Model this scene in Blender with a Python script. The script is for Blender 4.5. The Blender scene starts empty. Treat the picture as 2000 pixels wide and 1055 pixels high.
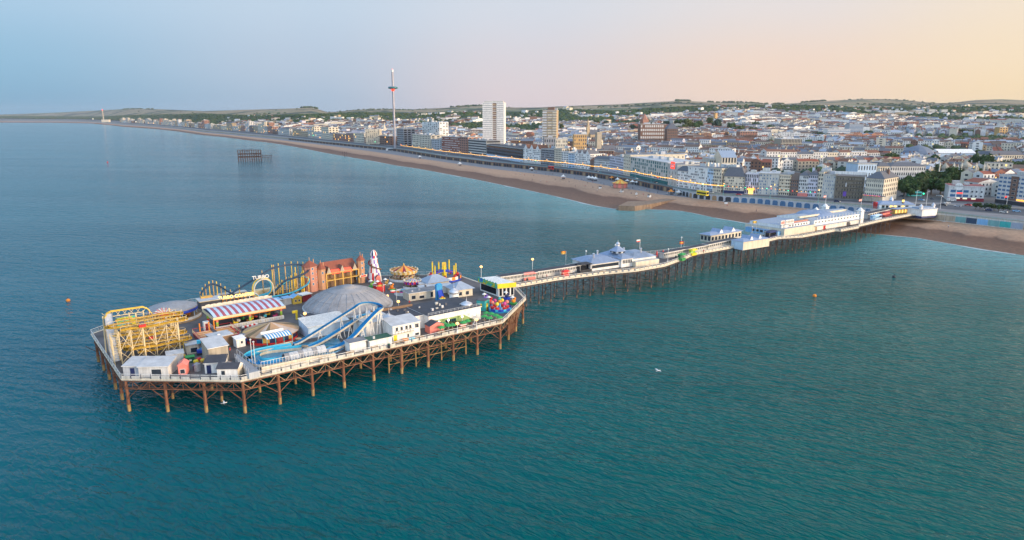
import bpy, bmesh, math, random
from math import sin, cos, pi, radians, atan2, hypot
from mathutils import Vector
R = random.Random(7)
SC = bpy.context.scene
COL = SC.collection

# ------------------------------------------------------------------ camera
H, F, HZ, CX, CY = 70.0, 1333.3, 225.0, 1000.0, 527.5
PT = math.atan((CY - HZ) / F)
cam = bpy.data.cameras.new('camera')
cam.lens = 24; cam.sensor_width = 36; cam.clip_start = 1; cam.clip_end = 60000
camo = bpy.data.objects.new('camera', cam); COL.objects.link(camo)
camo.location = (0, 0, H); camo.rotation_euler = (pi / 2 - PT, 0, 0)
SC.camera = camo

# ------------------------------------------------------------------ light
SUN_EL, SUN_AZ = radians(8), radians(114)          # azimuth clockwise from +Y (camera forward)
world = bpy.data.worlds.new('World'); SC.world = world; world.use_nodes = True
def build_world():
    nt = world.node_tree; N = nt.nodes; L = nt.links
    N.clear()
    out = N.new('ShaderNodeOutputWorld'); bg = N.new('ShaderNodeBackground')
    bg.inputs[1].default_value = 0.1
    L.new(bg.outputs[0], out.inputs[0])
    sky = N.new('ShaderNodeTexSky'); sky.sky_type = 'NISHITA'; sky.sun_disc = False
    sky.sun_elevation = SUN_EL; sky.sun_rotation = SUN_AZ
    sky.air_density = 1.0; sky.dust_density = 1.5; sky.ozone_density = 1.5
    tc = N.new('ShaderNodeTexCoord'); sep = N.new('ShaderNodeSeparateXYZ')
    L.new(tc.outputs['Generated'], sep.inputs[0])
    def ramp(stops, src):
        r = N.new('ShaderNodeValToRGB'); r.color_ramp.interpolation = 'EASE'
        el = r.color_ramp.elements
        while len(el) < len(stops): el.new(0.5)
        for e, (p, c) in zip(el, stops): e.position = p; e.color = (*[lin(k) for k in c], 1)
        L.new(src, r.inputs[0]); return r.outputs[0]
    mr = N.new('ShaderNodeMapRange'); mr.inputs[1].default_value = -1; mr.inputs[2].default_value = 1
    L.new(sep.outputs[0], mr.inputs[0])
    az = mr.outputs[0]
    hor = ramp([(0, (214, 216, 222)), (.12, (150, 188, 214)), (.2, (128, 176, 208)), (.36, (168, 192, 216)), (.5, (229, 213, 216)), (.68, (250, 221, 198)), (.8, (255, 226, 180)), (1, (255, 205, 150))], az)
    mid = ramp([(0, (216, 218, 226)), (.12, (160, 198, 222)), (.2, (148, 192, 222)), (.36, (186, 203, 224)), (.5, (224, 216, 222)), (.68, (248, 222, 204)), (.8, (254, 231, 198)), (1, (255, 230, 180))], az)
    top = ramp([(0, (220, 224, 232)), (.12, (184, 212, 234)), (.2, (178, 210, 236)), (.36, (198, 217, 236)), (.5, (218, 224, 235)), (.68, (236, 229, 228)), (.8, (250, 234, 214)), (1, (255, 236, 205))], az)  # left-end stops of these ramps lie out of view, brightened to fill shaded facades
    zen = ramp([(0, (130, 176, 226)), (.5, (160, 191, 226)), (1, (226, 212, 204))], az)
    def rng(a, b):
        m = N.new('ShaderNodeMapRange'); m.interpolation_type = 'SMOOTHSTEP'
        m.inputs[1].default_value = a; m.inputs[2].default_value = b
        L.new(sep.outputs[2], m.inputs[0]); return m.outputs[0]
    def mix(f, a, b, mode='MIX'):
        m = N.new('ShaderNodeMix'); m.data_type = 'RGBA'; m.blend_type = mode
        if isinstance(f, float): m.inputs[0].default_value = f
        else: L.new(f, m.inputs[0])
        for s, i in ((a, 6), (b, 7)):
            if isinstance(s, tuple): m.inputs[i].default_value = s
            else: L.new(s, m.inputs[i])
        return m.outputs[2]
    c = mix(rng(0.0, 0.07), hor, mid)
    c = mix(rng(0.05, 0.155), c, top)
    c = mix(rng(0.17, 0.5), c, mix(1.0, zen, (1.5, 1.5, 1.5, 1), 'MULTIPLY'))  # zenith above the view boosted as added fill light
    bk = N.new('ShaderNodeMapRange'); bk.interpolation_type = 'SMOOTHSTEP'      # unseen sky behind the viewer boosted, an added fill for the facades
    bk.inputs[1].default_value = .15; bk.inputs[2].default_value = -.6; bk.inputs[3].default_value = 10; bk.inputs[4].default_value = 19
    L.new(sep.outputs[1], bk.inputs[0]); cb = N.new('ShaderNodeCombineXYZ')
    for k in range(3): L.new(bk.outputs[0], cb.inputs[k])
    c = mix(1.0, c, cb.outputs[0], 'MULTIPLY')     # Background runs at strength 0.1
    c = mix(0.06, c, sky.outputs[0])
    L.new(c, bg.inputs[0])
def lin(c):
    c = c / 255.0
    return c / 12.92 if c <= 0.04045 else ((c + 0.055) / 1.055) ** 2.4
build_world()
sl = bpy.data.lights.new('sun', 'SUN'); sl.energy = 5.0; sl.angle = radians(22); sl.color = (1.0, 0.8, 0.6)
so = bpy.data.objects.new('sun', sl); COL.objects.link(so)
sd = Vector((sin(SUN_AZ) * cos(SUN_EL), cos(SUN_AZ) * cos(SUN_EL), sin(SUN_EL)))
so.rotation_euler = (-sd).to_track_quat('-Z', 'Y').to_euler()
so.location = (0, 0, 300)
SC.view_settings.view_transform = 'Standard'; SC.view_settings.look = 'None'
SC.view_settings.exposure = 0.0; SC.view_settings.gamma = 1.0
SC.render.engine = 'CYCLES'
SC.cycles.use_denoising = True
SC.cycles.max_bounces = 5; SC.cycles.diffuse_bounces = 2; SC.cycles.glossy_bounces = 3
SC.cycles.volume_bounces = 0

# ------------------------------------------------------------------ survey: a pixel of the 2000 px photograph to a point at height z
def G(u, v, z=0.0):
    a = (u - CX) / F; b = -(v - CY) / F
    dy = cos(PT) + b * sin(PT); dz = -sin(PT) + b * cos(PT)
    t = (z - H) / dz
    return (a * t, dy * t, z)
def ZV(v, y):
    b = -(v - CY) / F
    return H + (-sin(PT) + b * cos(PT)) * y / (cos(PT) + b * sin(PT))
def hgt(u, vb, vt, z):                                # height of something whose foot is seen at vb and top at vt
    x, y, _ = G(u, vb, z)
    return ZV(vt, y) - z
def fr(u1, v1, u2, v2, z):                            # front line of a building: origin, heading, width
    p = G(u1, v1, z); q = G(u2, v2, z)
    return p, atan2(q[1] - p[1], q[0] - p[0]), hypot(q[0] - p[0], q[1] - p[1])
def interp(xs, ys, x):
    if x <= xs[0]: return ys[0]
    for i in range(1, len(xs)):
        if x <= xs[i]:
            t = (x - xs[i - 1]) / (xs[i] - xs[i - 1]); return ys[i - 1] + t * (ys[i] - ys[i - 1])
    return ys[-1]
def sstep(a, b, x):
    t = min(1, max(0, (x - a) / (b - a))); return t * t * (3 - 2 * t)

# ------------------------------------------------------------------ materials
MATS = {}
def mat(name, rgb, rough=.7, var=.18, scale=.6, metal=0.0, streak=0.0, emit=None, es=0.0, bump=0.0, spec=.4):
    m = bpy.data.materials.new(name); m.use_nodes = True; MATS[name] = m
    nt = m.node_tree; N = nt.nodes; L = nt.links; b = N['Principled BSDF']
    b.inputs['Roughness'].default_value = rough; b.inputs['Metallic'].default_value = metal
    b.inputs['Specular IOR Level'].default_value = spec
    b.inputs['Base Color'].default_value = (*rgb, 1)
    if emit:
        b.inputs['Emission Color'].default_value = (*emit, 1); b.inputs['Emission Strength'].default_value = es
    if var > 0:
        g = N.new('ShaderNodeNewGeometry'); n = N.new('ShaderNodeTexNoise')
        n.inputs['Scale'].default_value = scale; n.inputs['Detail'].default_value = 5; n.inputs['Roughness'].default_value = .65
        mp = N.new('ShaderNodeMapping'); mp.inputs['Scale'].default_value = (1, 1, .35)
        L.new(g.outputs['Position'], mp.inputs[0]); L.new(mp.outputs[0], n.inputs['Vector'])
        r = N.new('ShaderNodeMapRange'); r.inputs[1].default_value = .3; r.inputs[2].default_value = .7
        r.inputs[3].default_value = 1 - var; r.inputs[4].default_value = 1 + var * .6
        L.new(n.outputs[0], r.inputs[0])
        fac = r.outputs[0]
        if streak > 0:
            n2 = N.new('ShaderNodeTexNoise'); n2.inputs['Scale'].default_value = 1; n2.inputs['Detail'].default_value = 4
            m2 = N.new('ShaderNodeMapping'); m2.inputs['Scale'].default_value = (2.5, 2.5, .12)
            L.new(g.outputs['Position'], m2.inputs[0]); L.new(m2.outputs[0], n2.inputs['Vector'])
            r2 = N.new('ShaderNodeMapRange'); r2.inputs[1].default_value = .42; r2.inputs[2].default_value = .62
            r2.inputs[3].default_value = 1; r2.inputs[4].default_value = 1 - streak
            L.new(n2.outputs[0], r2.inputs[0])
            mm = N.new('ShaderNodeMath'); mm.operation = 'MULTIPLY'; L.new(fac, mm.inputs[0]); L.new(r2.outputs[0], mm.inputs[1]); fac = mm.outputs[0]
        vm = N.new('ShaderNodeVectorMath'); vm.operation = 'SCALE'; vm.inputs[0].default_value = rgb
        L.new(fac, vm.inputs['Scale']); L.new(vm.outputs[0], b.inputs['Base Color'])
        if bump:
            bp = N.new('ShaderNodeBump'); bp.inputs['Strength'].default_value = bump; bp.inputs['Distance'].default_value = .1
            L.new(n.outputs[0], bp.inputs['Height']); L.new(bp.outputs[0], b.inputs['Normal'])
    return m
def rgb(r, g, b): return (lin(r), lin(g), lin(b))
for nm, c, kw in [
    ('white', (.85, .81, .74), dict(streak=.18)), ('cream', (.72, .62, .46), dict(streak=.15)), ('pale', (.68, .65, .6), dict(streak=.2)),
    ('offwhite', (.6, .57, .5), dict(streak=.25)), ('stone', (.42, .36, .27), dict(streak=.2)), ('tan', (.5, .37, .22), dict(streak=.15)),
    ('orange_stone', (.6, .36, .14), {}), ('brick', (.24, .085, .055), dict(scale=1.5)), ('brick_light', (.36, .17, .11), dict(scale=1.5)), ('brick_brown', (.2, .11, .075), dict(scale=1.5)),
    ('pink_wall', (.52, .23, .16), dict(streak=.15)), ('castle_wall', (.54, .28, .15), dict(streak=.2)), ('lilac', (.6, .57, .62), {}), ('pale_blue', (.5, .62, .72), {}),
    ('grey', (.3, .3, .31), dict(streak=.15)), ('light_grey', (.48, .49, .5), dict(streak=.15)), ('dark_grey', (.1, .1, .11), {}), ('charcoal', (.04, .042, .048), {}),
    ('slate', (.12, .122, .135), dict(scale=1.2)), ('slate_blue', (.155, .18, .225), dict(scale=1.2)), ('tile', (.2, .09, .055), dict(scale=1.2)), ('tile_red', (.27, .08, .045), dict(scale=1.2)), ('brown_roof', (.15, .1, .075), dict(scale=1.2)),
    ('lead', (.3, .35, .42), dict(scale=.8)), ('pier_roof', (.25, .31, .42), dict(scale=.8)), ('groyne_dark', (.25, .165, .105), dict(scale=.5, var=.4, bump=.4)), ('flat_roof', (.2, .2, .21), dict(scale=.3, var=.3)), ('dark_roof', (.055, .055, .065), dict(scale=.3, var=.3)), ('pale_roof', (.5, .5, .5), dict(scale=.4, var=.25)),
    ('teal_glass', (.04, .17, .17), dict(rough=.15)), ('glass', (.035, .045, .06), dict(rough=.12, var=.3, scale=.4)), ('glass_blue', (.07, .16, .28), dict(rough=.15)), ('dark_glass', (.015, .018, .025), dict(rough=.1)),
    ('deck', (.115, .1, .095), dict(scale=.16, var=.55)), ('deck_edge', (.42, .38, .32), dict(streak=.3)), ('rail_white', (.75, .72, .66), {}), ('rail_dark', (.06, .07, .1), {}),
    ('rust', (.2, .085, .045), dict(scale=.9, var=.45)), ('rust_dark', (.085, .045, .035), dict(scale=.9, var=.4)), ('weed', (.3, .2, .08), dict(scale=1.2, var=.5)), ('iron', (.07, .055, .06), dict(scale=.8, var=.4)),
    ('yellow', (.78, .5, .07), dict(rough=.45)), ('bright_yellow', (.85, .6, .03), dict(rough=.45)), ('cream_steel', (.74, .58, .33), dict(rough=.5)), ('orange', (.8, .25, .02), dict(rough=.45)), ('gold', (.62, .36, .08), dict(rough=.4)),
    ('red', (.6, .03, .025), dict(rough=.45)), ('dark_red', (.25, .02, .03), dict(rough=.5)), ('roof_red', (.42, .09, .11), dict(rough=.6)), ('magenta', (.6, .06, .25), dict(rough=.5)), ('coral', (.75, .22, .17), dict(rough=.6)),
    ('blue', (.02, .06, .42), dict(rough=.4)), ('flume_blue', (.03, .27, .52), dict(rough=.35)), ('cyan', (.06, .5, .68), dict(rough=.4)), ('sky_blue', (.2, .42, .65), dict(rough=.5)), ('navy', (.02, .03, .1), dict(rough=.5)), ('pool', (.03, .2, .3), dict(rough=.08)), ('track_blue', (.025, .06, .11), dict(rough=.4)),
    ('teal', (.04, .38, .36), dict(rough=.5)), ('rail_teal', (.16, .34, .33), dict(rough=.6)), ('green', (.04, .3, .07), dict(rough=.6)), ('lime', (.3, .55, .06), dict(rough=.5)), ('green_wall', (.3, .4, .14), dict(streak=.15)), ('purple', (.17, .08, .4), dict(rough=.5)), ('dark_green', (.02, .1, .06), dict(rough=.5)),
    ('metal', (.62, .62, .64), dict(rough=.35, metal=.6)), ('dome_grey', (.3, .29, .29), dict(scale=.25, var=.3, streak=.12)), ('brown', (.2, .12, .07), {}), ('wood', (.36, .24, .13), dict(scale=1.5)), ('tent_tan', (.46, .27, .14), dict(scale=.8)), ('tent_pale', (.5, .39, .31), dict(scale=.8)), ('tent_dark', (.19, .13, .06), dict(scale=.8)),
    ('trunk', (.09, .065, .045), {}), ('asphalt', (.075, .08, .09), dict(scale=.12, var=.3)), ('pavement', (.2, .19, .19), dict(scale=.2, var=.25)), ('paint', (.75, .75, .72), {}), ('town_ground', (.11, .105, .1), dict(scale=.02, var=.4)), ('lawn', (.13, .17, .06), dict(scale=.05, var=.35)),
    ('skin', (.5, .3, .22), {}), ('foam', (.42, .48, .47), dict(scale=.5, var=.4)), ('wood_floor', (.05, .065, .035), dict(scale=.02, var=.4)), ('steel_tower', (.34, .32, .34), dict(rough=.4, metal=.2)), ('scaffold', (.3, .24, .18), dict(scale=1.5)), ('groyne', (.4, .29, .17), dict(scale=.5, var=.35, bump=.4)), ('seat', (.3, .3, .3), {}),
]:
    mat(nm, c, **kw)
mat('lamp_warm', (1, .6, .25), var=0, emit=(1, .45, .1), es=3.2)
mat('lamp_white', (1, .9, .7), var=0, emit=(1, .86, .62), es=2.5)
mat('bulb_gold', (1, .6, .1), var=0, emit=(1, .40, .03), es=1.7)
mat('bulb_pale', (1, .8, .5), var=0, emit=(1, .62, .35), es=1.6)
mat('lit_window', (1, .7, .2), var=0, emit=(1, .62, .16), es=1.4)
mat('lit_orange', (1, .5, .1), var=0, emit=(1, .38, .05), es=1.8)
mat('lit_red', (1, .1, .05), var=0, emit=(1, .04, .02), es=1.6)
mat('lit_pink', (1, .1, .3), var=0, emit=(1, .06, .2), es=1.6)
mat('lit_green', (.1, 1, .5), var=0, emit=(.04, 1, .42), es=2.0)
mat('lit_cream', (1, .9, .6), var=0, emit=(1, .8, .45), es=.7)

# ------------------------------------------------------------------ mesh builder
class MB:
    def __init__(s): s.v = []; s.f = []; s.m = []; s.names = []
    def mi(s, m):
        if m not in s.names: s.names.append(m)
        return s.names.index(m)
    def face(s, pts, m):
        b = len(s.v); s.v += [tuple(p) for p in pts]; s.f.append(tuple(range(b, b + len(pts)))); s.m.append(s.mi(m))
    def box(s, x0, x1, y0, y1, z0, z1, m, top=None):
        b = len(s.v)
        s.v += [(x0, y0, z0), (x1, y0, z0), (x1, y1, z0), (x0, y1, z0), (x0, y0, z1), (x1, y0, z1), (x1, y1, z1), (x0, y1, z1)]
        k = s.mi(m); kt = s.mi(top) if top else k
        for q, kk in (((3, 2, 1, 0), k), ((4, 5, 6, 7), kt), ((0, 1, 5, 4), k), ((1, 2, 6, 5), k), ((2, 3, 7, 6), k), ((3, 0, 4, 7), k)):
            s.f.append(tuple(b + i for i in q)); s.m.append(kk)
    def rbox(s, cx, cy, a, w, d, z0, z1, m, top=None):     # box turned by angle a about its centre
        pts = [(-w / 2, -d / 2), (w / 2, -d / 2), (w / 2, d / 2), (-w / 2, d / 2)]
        s.prism([(cx + x * cos(a) - y * sin(a), cy + x * sin(a) + y * cos(a)) for x, y in pts], z0, z1, m, top)
    def prism(s, poly, z0, z1, m, top=None, bottom=True):
        n = len(poly); b = len(s.v); k = s.mi(m); kt = s.mi(top) if top else k
        s.v += [(x, y, z0) for x, y in poly] + [(x, y, z1) for x, y in poly]
        for i in range(n):
            j = (i + 1) % n; s.f.append((b + i, b + j, b + n + j, b + n + i)); s.m.append(k)
        s.f.append(tuple(b + n + i for i in range(n))); s.m.append(kt)
        if bottom: s.f.append(tuple(b + n - 1 - i for i in range(n))); s.m.append(k)
    def lathe(s, prof, n=24, m='white', cx=0, cy=0, mats=None, a0=0):  # prof [(r,z)], mats per sector function
        b = len(s.v)
        for r, z in prof:
            for i in range(n):
                a = a0 + 2 * pi * i / n; s.v.append((cx + r * cos(a), cy + r * sin(a), z))
        for j in range(len(prof) - 1):
            for i in range(n):
                i2 = (i + 1) % n
                s.f.append((b + j * n + i, b + j * n + i2, b + (j + 1) * n + i2, b + (j + 1) * n + i))
                s.m.append(s.mi(mats(i, j) if mats else m))
    def disc(s, r, z, m, n=24, cx=0, cy=0):
        s.face([(cx + r * cos(2 * pi * i / n), cy + r * sin(2 * pi * i / n), z) for i in range(n)], m)
    def cyl(s, cx, cy, z0, z1, r, m, n=10, r1=None):
        r1 = r if r1 is None else r1
        s.lathe([(r, z0), (r1, z1)], n, m, cx, cy); s.disc(r1, z1, m, n, cx, cy)
    def bar(s, p, q, r, m, n=4):
        p = Vector(p); q = Vector(q); d = (q - p)
        if d.length < 1e-6: return
        d.normalize(); up = Vector((0, 0, 1)) if abs(d.z) < .95 else Vector((1, 0, 0))
        a = d.cross(up).normalized(); c = a.cross(d)
        b = len(s.v); k = s.mi(m)
        for e in (p, q):
            for i in range(n):
                t = 2 * pi * (i + .5) / n; s.v.append(tuple(e + (a * cos(t) + c * sin(t)) * r))
        for i in range(n):
            j = (i + 1) % n; s.f.append((b + i, b + j, b + n + j, b + n + i)); s.m.append(k)
        s.f.append(tuple(b + n - 1 - i for i in range(n))); s.m.append(k)
        s.f.append(tuple(b + n + i for i in range(n))); s.m.append(k)
    def path(s, pts, r, m, n=5, closed=False):
        for i in range(len(pts) - 1 + (1 if closed else 0)): s.bar(pts[i], pts[(i + 1) % len(pts)], r, m, n)
    def sweep(s, pts, sec, m, closed=False):             # open section (list of (side, up)) swept along pts
        n = len(pts); k = len(sec); b = len(s.v)
        for i in range(n):
            a = Vector(pts[i - 1] if (i > 0 or closed) else pts[i]); c = Vector(pts[(i + 1) % n] if (i < n - 1 or closed) else pts[i])
            d = c - a; side = Vector((d.y, -d.x, 0)); side = side.normalized() if side.length > 1e-6 else Vector((1, 0, 0))
            p = Vector(pts[i])
            for x, y in sec: s.v.append(tuple(p + side * x + Vector((0, 0, y))))
        mm = m if isinstance(m, list) else [m] * (k - 1)
        for i in range(n - 1 + (1 if closed else 0)):
            i2 = (i + 1) % n
            for j in range(k - 1):
                s.f.append((b + i * k + j, b + i2 * k + j, b + i2 * k + j + 1, b + i * k + j + 1)); s.m.append(s.mi(mm[j]))
    def ball(s, cx, cy, cz, rx, ry, rz, m, n=10, k=6):
        b = len(s.v)
        for j in range(k + 1):
            t = pi * j / k - pi / 2
            for i in range(n):
                a = 2 * pi * i / n; s.v.append((cx + rx * cos(t) * cos(a), cy + ry * cos(t) * sin(a), cz + rz * sin(t)))
        for j in range(k):
            for i in range(n):
                i2 = (i + 1) % n; s.f.append((b + j * n + i, b + j * n + i2, b + (j + 1) * n + i2, b + (j + 1) * n + i)); s.m.append(s.mi(m))
    def gable(s, x0, x1, y0, y1, z0, z1, m, wall=None, ridge='x'):
        if ridge == 'x':
            ym = (y0 + y1) / 2
            s.face([(x0, y0, z0), (x1, y0, z0), (x1, ym, z1), (x0, ym, z1)], m); s.face([(x1, y1, z0), (x0, y1, z0), (x0, ym, z1), (x1, ym, z1)], m)
            s.face([(x0, y1, z0), (x0, y0, z0), (x0, ym, z1)], wall or m); s.face([(x1, y0, z0), (x1, y1, z0), (x1, ym, z1)], wall or m)
        else:
            xm = (x0 + x1) / 2
            s.face([(x1, y0, z0), (x1, y1, z0), (xm, y1, z1), (xm, y0, z1)], m); s.face([(x0, y1, z0), (x0, y0, z0), (xm, y0, z1), (xm, y1, z1)], m)
            s.face([(x0, y0, z0), (x1, y0, z0), (xm, y0, z1)], wall or m); s.face([(x1, y1, z0), (x0, y1, z0), (xm, y1, z1)], wall or m)
    def hip(s, x0, x1, y0, y1, z0, z1, m, inset=None):
        w, d = x1 - x0, y1 - y0; k = inset if inset is not None else min(w, d) / 2 * .999
        a = (x0 + k, y0 + k, z1); b = (x1 - k, y0 + k, z1); c = (x1 - k, y1 - k, z1); e = (x0 + k, y1 - k, z1)
        P = [(x0, y0, z0), (x1, y0, z0), (x1, y1, z0), (x0, y1, z0)]
        s.face([P[0], P[1], b, a], m); s.face([P[1], P[2], c, b], m); s.face([P[2], P[3], e, c], m); s.face([P[3], P[0], a, e], m); s.face([a, b, c, e], m)
    def xf(s, loc, rot=0.0, sc=1.0, start=0):
        c, n = cos(rot) * sc, sin(rot) * sc
        for i in range(start, len(s.v)):
            x, y, z = s.v[i]; s.v[i] = (loc[0] + x * c - y * n, loc[1] + x * n + y * c, loc[2] + z * sc)
    def mesh(s, name, smooth=False):
        me = bpy.data.meshes.new(name); me.from_pydata(s.v, [], s.f)
        for n in s.names: me.materials.append(MATS[n])
        me.polygons.foreach_set('material_index', s.m)
        if smooth: me.polygons.foreach_set('use_smooth', [True] * len(s.f))
        me.update(); return me
def link(name, me, parent=None, loc=(0, 0, 0), rot=0.0):
    o = bpy.data.objects.new(name, me); COL.objects.link(o); o.location = loc; o.rotation_euler = (0, 0, rot)
    if parent: o.parent = parent
    return o
def part(name, mb, parent, smooth=False, label=None, stuff=False, loc=(0, 0, 0), rot=0.0):
    o = link(name, mb.mesh(name, smooth), parent, loc, rot)
    if label: o['label'] = label
    if stuff: o['kind'] = 'stuff'
    return o
def tag(o, label, cat, group=None):
    o['label'] = label; o['category'] = cat
    if group: o['group'] = group
    return o
def thing(name, label, cat, loc=(0, 0, 0), rot=0.0, group=None):
    return tag(link(name, None, None, loc, rot), label, cat, group)
def solid(name, mb, label, cat, loc=(0, 0, 0), rot=0.0, group=None, smooth=False):
    return tag(link(name, mb.mesh(name, smooth), None, loc, rot), label, cat, group)
def struct(name, mb, smooth=False, kind='structure'):
    o = link(name, mb.mesh(name, smooth)); o['kind'] = kind; return o
def dup(root, loc, rot=None, label=None, sc=None):
    r = root.copy(); COL.objects.link(r); r.location = loc
    if rot is not None: r.rotation_euler = (0, 0, rot)
    if sc: r.scale = sc
    if label: r['label'] = label
    for ch in list(root.children):
        c = ch.copy(); COL.objects.link(c); c.parent = r
        for g in list(ch.children):
            d = g.copy(); COL.objects.link(d); d.parent = c
    return r
def text_mesh(txt, size, depth, m, bend=0.0):
    cu = bpy.data.curves.new('lettering', 'FONT'); cu.body = txt; cu.size = size; cu.extrude = depth; cu.align_x = 'CENTER'; cu.offset = size * .02
    o = bpy.data.objects.new('lettering', cu); COL.objects.link(o)
    dg = bpy.context.evaluated_depsgraph_get(); me = bpy.data.meshes.new_from_object(o.evaluated_get(dg))
    COL.objects.unlink(o); bpy.data.objects.remove(o)
    me.materials.clear(); me.materials.append(MATS[m])
    for v in me.vertices:                                  # stand the letters up, facing -y
        x, y, z = v.co; v.co = (x, -z, y - bend * x * x)
    return me
# ================================================================== SETTING
WATER = [(-500, 236.5), (-200, 238), (0, 239.6), (120, 240), (180, 241.6), (240, 248), (300, 252), (380, 262), (400, 264.7), (436, 268), (479, 273.7), (533, 280), (580, 288), (630, 298), (670, 305), (697, 309.7), (740, 317), (776, 324), (808, 328.6), (866, 339), (920, 349), (1000, 366), (1054, 377), (1108, 389), (1162, 402), (1198, 408), (1261, 409), (1306, 410.5), (1336, 413), (1396, 425.8), (1457, 436), (1510, 442), (1600, 449), (1715, 458), (1790, 465), (1850, 475.5), (1925, 488), (2000, 499), (2300, 545)]
BTOP = [(-500, 234), (-200, 235.5), (0, 237.2), (120, 237.6), (180, 239), (240, 244.5), (300, 248), (400, 259.5), (479, 267), (580, 278), (634, 284), (688, 291), (760, 301), (812, 309), (884, 319), (956, 329.5), (1028, 337.6), (1100, 346), (1162, 358), (1216, 368), (1260, 374), (1288, 380), (1342, 386), (1408, 389), (1453, 395), (1498, 398), (1588, 405), (1700, 413), (1835, 427), (1887, 434), (1940, 441), (2000, 448), (2300, 485)]
UPPER = [(-500, 232.3), (-200, 233.7), (0, 235), (120, 235.6), (180, 237), (240, 241.5), (300, 245), (400, 255.5), (479, 262), (580, 271.5), (634, 277), (700, 283.5), (776, 291), (866, 305), (956, 316), (1028, 323), (1090, 329), (1162, 338), (1234, 350), (1270, 358), (1306, 365), (1354, 376), (1417, 382.6), (1480, 386), (1543, 392), (1606, 397.5), (1660, 402), (1712, 408), (1800, 414), (1838, 417), (1900, 423.5), (2000, 434), (2300, 466)]
BLINE = [(-500, 231.4), (-200, 232.8), (0, 233.8), (120, 234.4), (180, 235.6), (240, 239.6), (300, 242.5), (400, 251), (479, 257), (580, 266), (634, 271.5), (700, 278.5), (776, 285), (860, 296), (914, 301), (950, 305.5), (1020, 317), (1057, 321), (1152, 331), (1190, 335), (1230, 344), (1320, 365), (1405, 376), (1455, 378.5), (1540, 382), (1610, 386), (1690, 390), (1744, 394), (1850, 396), (1930, 399), (2000, 402), (2300, 425)]
V1 = [(-500, 230), (0, 228), (200, 230), (300, 227), (400, 225), (500, 229), (600, 227), (700, 223), (800, 225), (900, 223), (1000, 223), (1100, 216), (1200, 220), (1300, 213), (1400, 209), (1500, 207.5), (1600, 209), (1700, 213), (1800, 212), (1900, 211), (2000, 209), (2400, 206)]
V2 = [(-500, 231), (0, 224), (100, 220.5), (200, 215.5), (260, 212.5), (300, 213), (400, 217), (480, 214.5), (560, 212.5), (612, 210), (622, 213), (633, 219), (650, 219), (700, 214.5), (750, 213), (800, 214), (870, 210.5), (920, 207.5), (950, 206), (1000, 210), (1050, 210), (1100, 207.5), (1200, 204), (1260, 200.5), (1320, 197), (1345, 197.5), (1400, 200.5), (1450, 200.5), (1500, 204), (1530, 203), (1600, 198), (1680, 193.5), (1750, 194.5), (1830, 202), (1860, 200.5), (1900, 195.5), (1950, 194), (2000, 196), (2100, 200), (2400, 205)]
def coast(pts, z):
    o = sorted((x / y, y) for x, y, _ in (G(u, v, z) for u, v in pts)); return [a for a, _ in o], [b for _, b in o]
CW, CB, CU, CL = coast(WATER, 0), coast(BTOP, 4.5), coast(UPPER, 9.0), coast(BLINE, 9.2)
KU = F / cos(PT)
def az_u(u): return (u - CX) / KU
def near_far(az):
    u = CX + az * KU; yl = interp(*CL, az)
    y1 = max(3000, yl * 1.35 + 300); y2 = y1 + 4500
    z1 = max(10, ZV(interp(*zip(*V1), u), y1)); z2 = max(20, ZV(interp(*zip(*V2), u), y2))
    return yl, y1, y2, z1, z2
def terrain(x, y):
    az = x / y; yl, y1, y2, z1, z2 = near_far(az)
    if y <= yl: return 9.2
    if y <= y1: return 9.2 + (z1 - 9.2) * ((y - yl) / (y1 - yl)) ** 2.2
    t = (y - y1) / (y2 - y1)
    dip = -12 * sin(pi * min(1, t * 1.4)) * (1 if t < .714 else 0)
    return z1 + (z2 - z1) * (t ** 1.5) + dip

def nodes_of(name):
    m = bpy.data.materials.new(name); m.use_nodes = True; MATS[name] = m
    nt = m.node_tree; return m, nt, nt.nodes, nt.links, nt.nodes['Principled BSDF']
def tex(N, L, kind, scale, vec=None, mscale=(1, 1, 1), mrot=0.0, detail=4, out=0, **kw):
    t = N.new(kind); t.inputs['Scale'].default_value = scale
    if 'Detail' in t.inputs: t.inputs['Detail'].default_value = detail
    for k, v in kw.items(): t.inputs[k].default_value = v
    g = N.new('ShaderNodeNewGeometry'); mp = N.new('ShaderNodeMapping'); mp.vector_type = 'TEXTURE'; mp.inputs['Scale'].default_value = [1 / k if k else 1e6 for k in mscale]; mp.inputs['Rotation'].default_value = (0, 0, mrot)
    L.new(g.outputs['Position'], mp.inputs[0]); L.new(mp.outputs[0], t.inputs['Vector']); return t.outputs[out]
def cramp(N, L, src, stops, interp_='LINEAR'):
    r = N.new('ShaderNodeValToRGB'); r.color_ramp.interpolation = interp_; el = r.color_ramp.elements
    while len(el) < len(stops): el.new(.5)
    for e, (p, c) in zip(el, stops): e.position = p; e.color = (*c, 1)
    L.new(src, r.inputs[0]); return r.outputs[0]
def nmix(N, L, f, a, b, mode='MIX'):
    m = N.new('ShaderNodeMix'); m.data_type = 'RGBA'; m.blend_type = mode
    for s, i in ((f, 0), (a, 6), (b, 7)):
        if isinstance(s, (tuple, float)): m.inputs[i].default_value = s
        else: L.new(s, m.inputs[i])
    return m.outputs[2]
def nmath(N, L, op, a, b):
    m = N.new('ShaderNodeMath'); m.operation = op
    for s, i in ((a, 0), (b, 1)):
        if isinstance(s, (int, float)): m.inputs[i].default_value = s
        else: L.new(s, m.inputs[i])
    return m.outputs[0]

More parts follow.
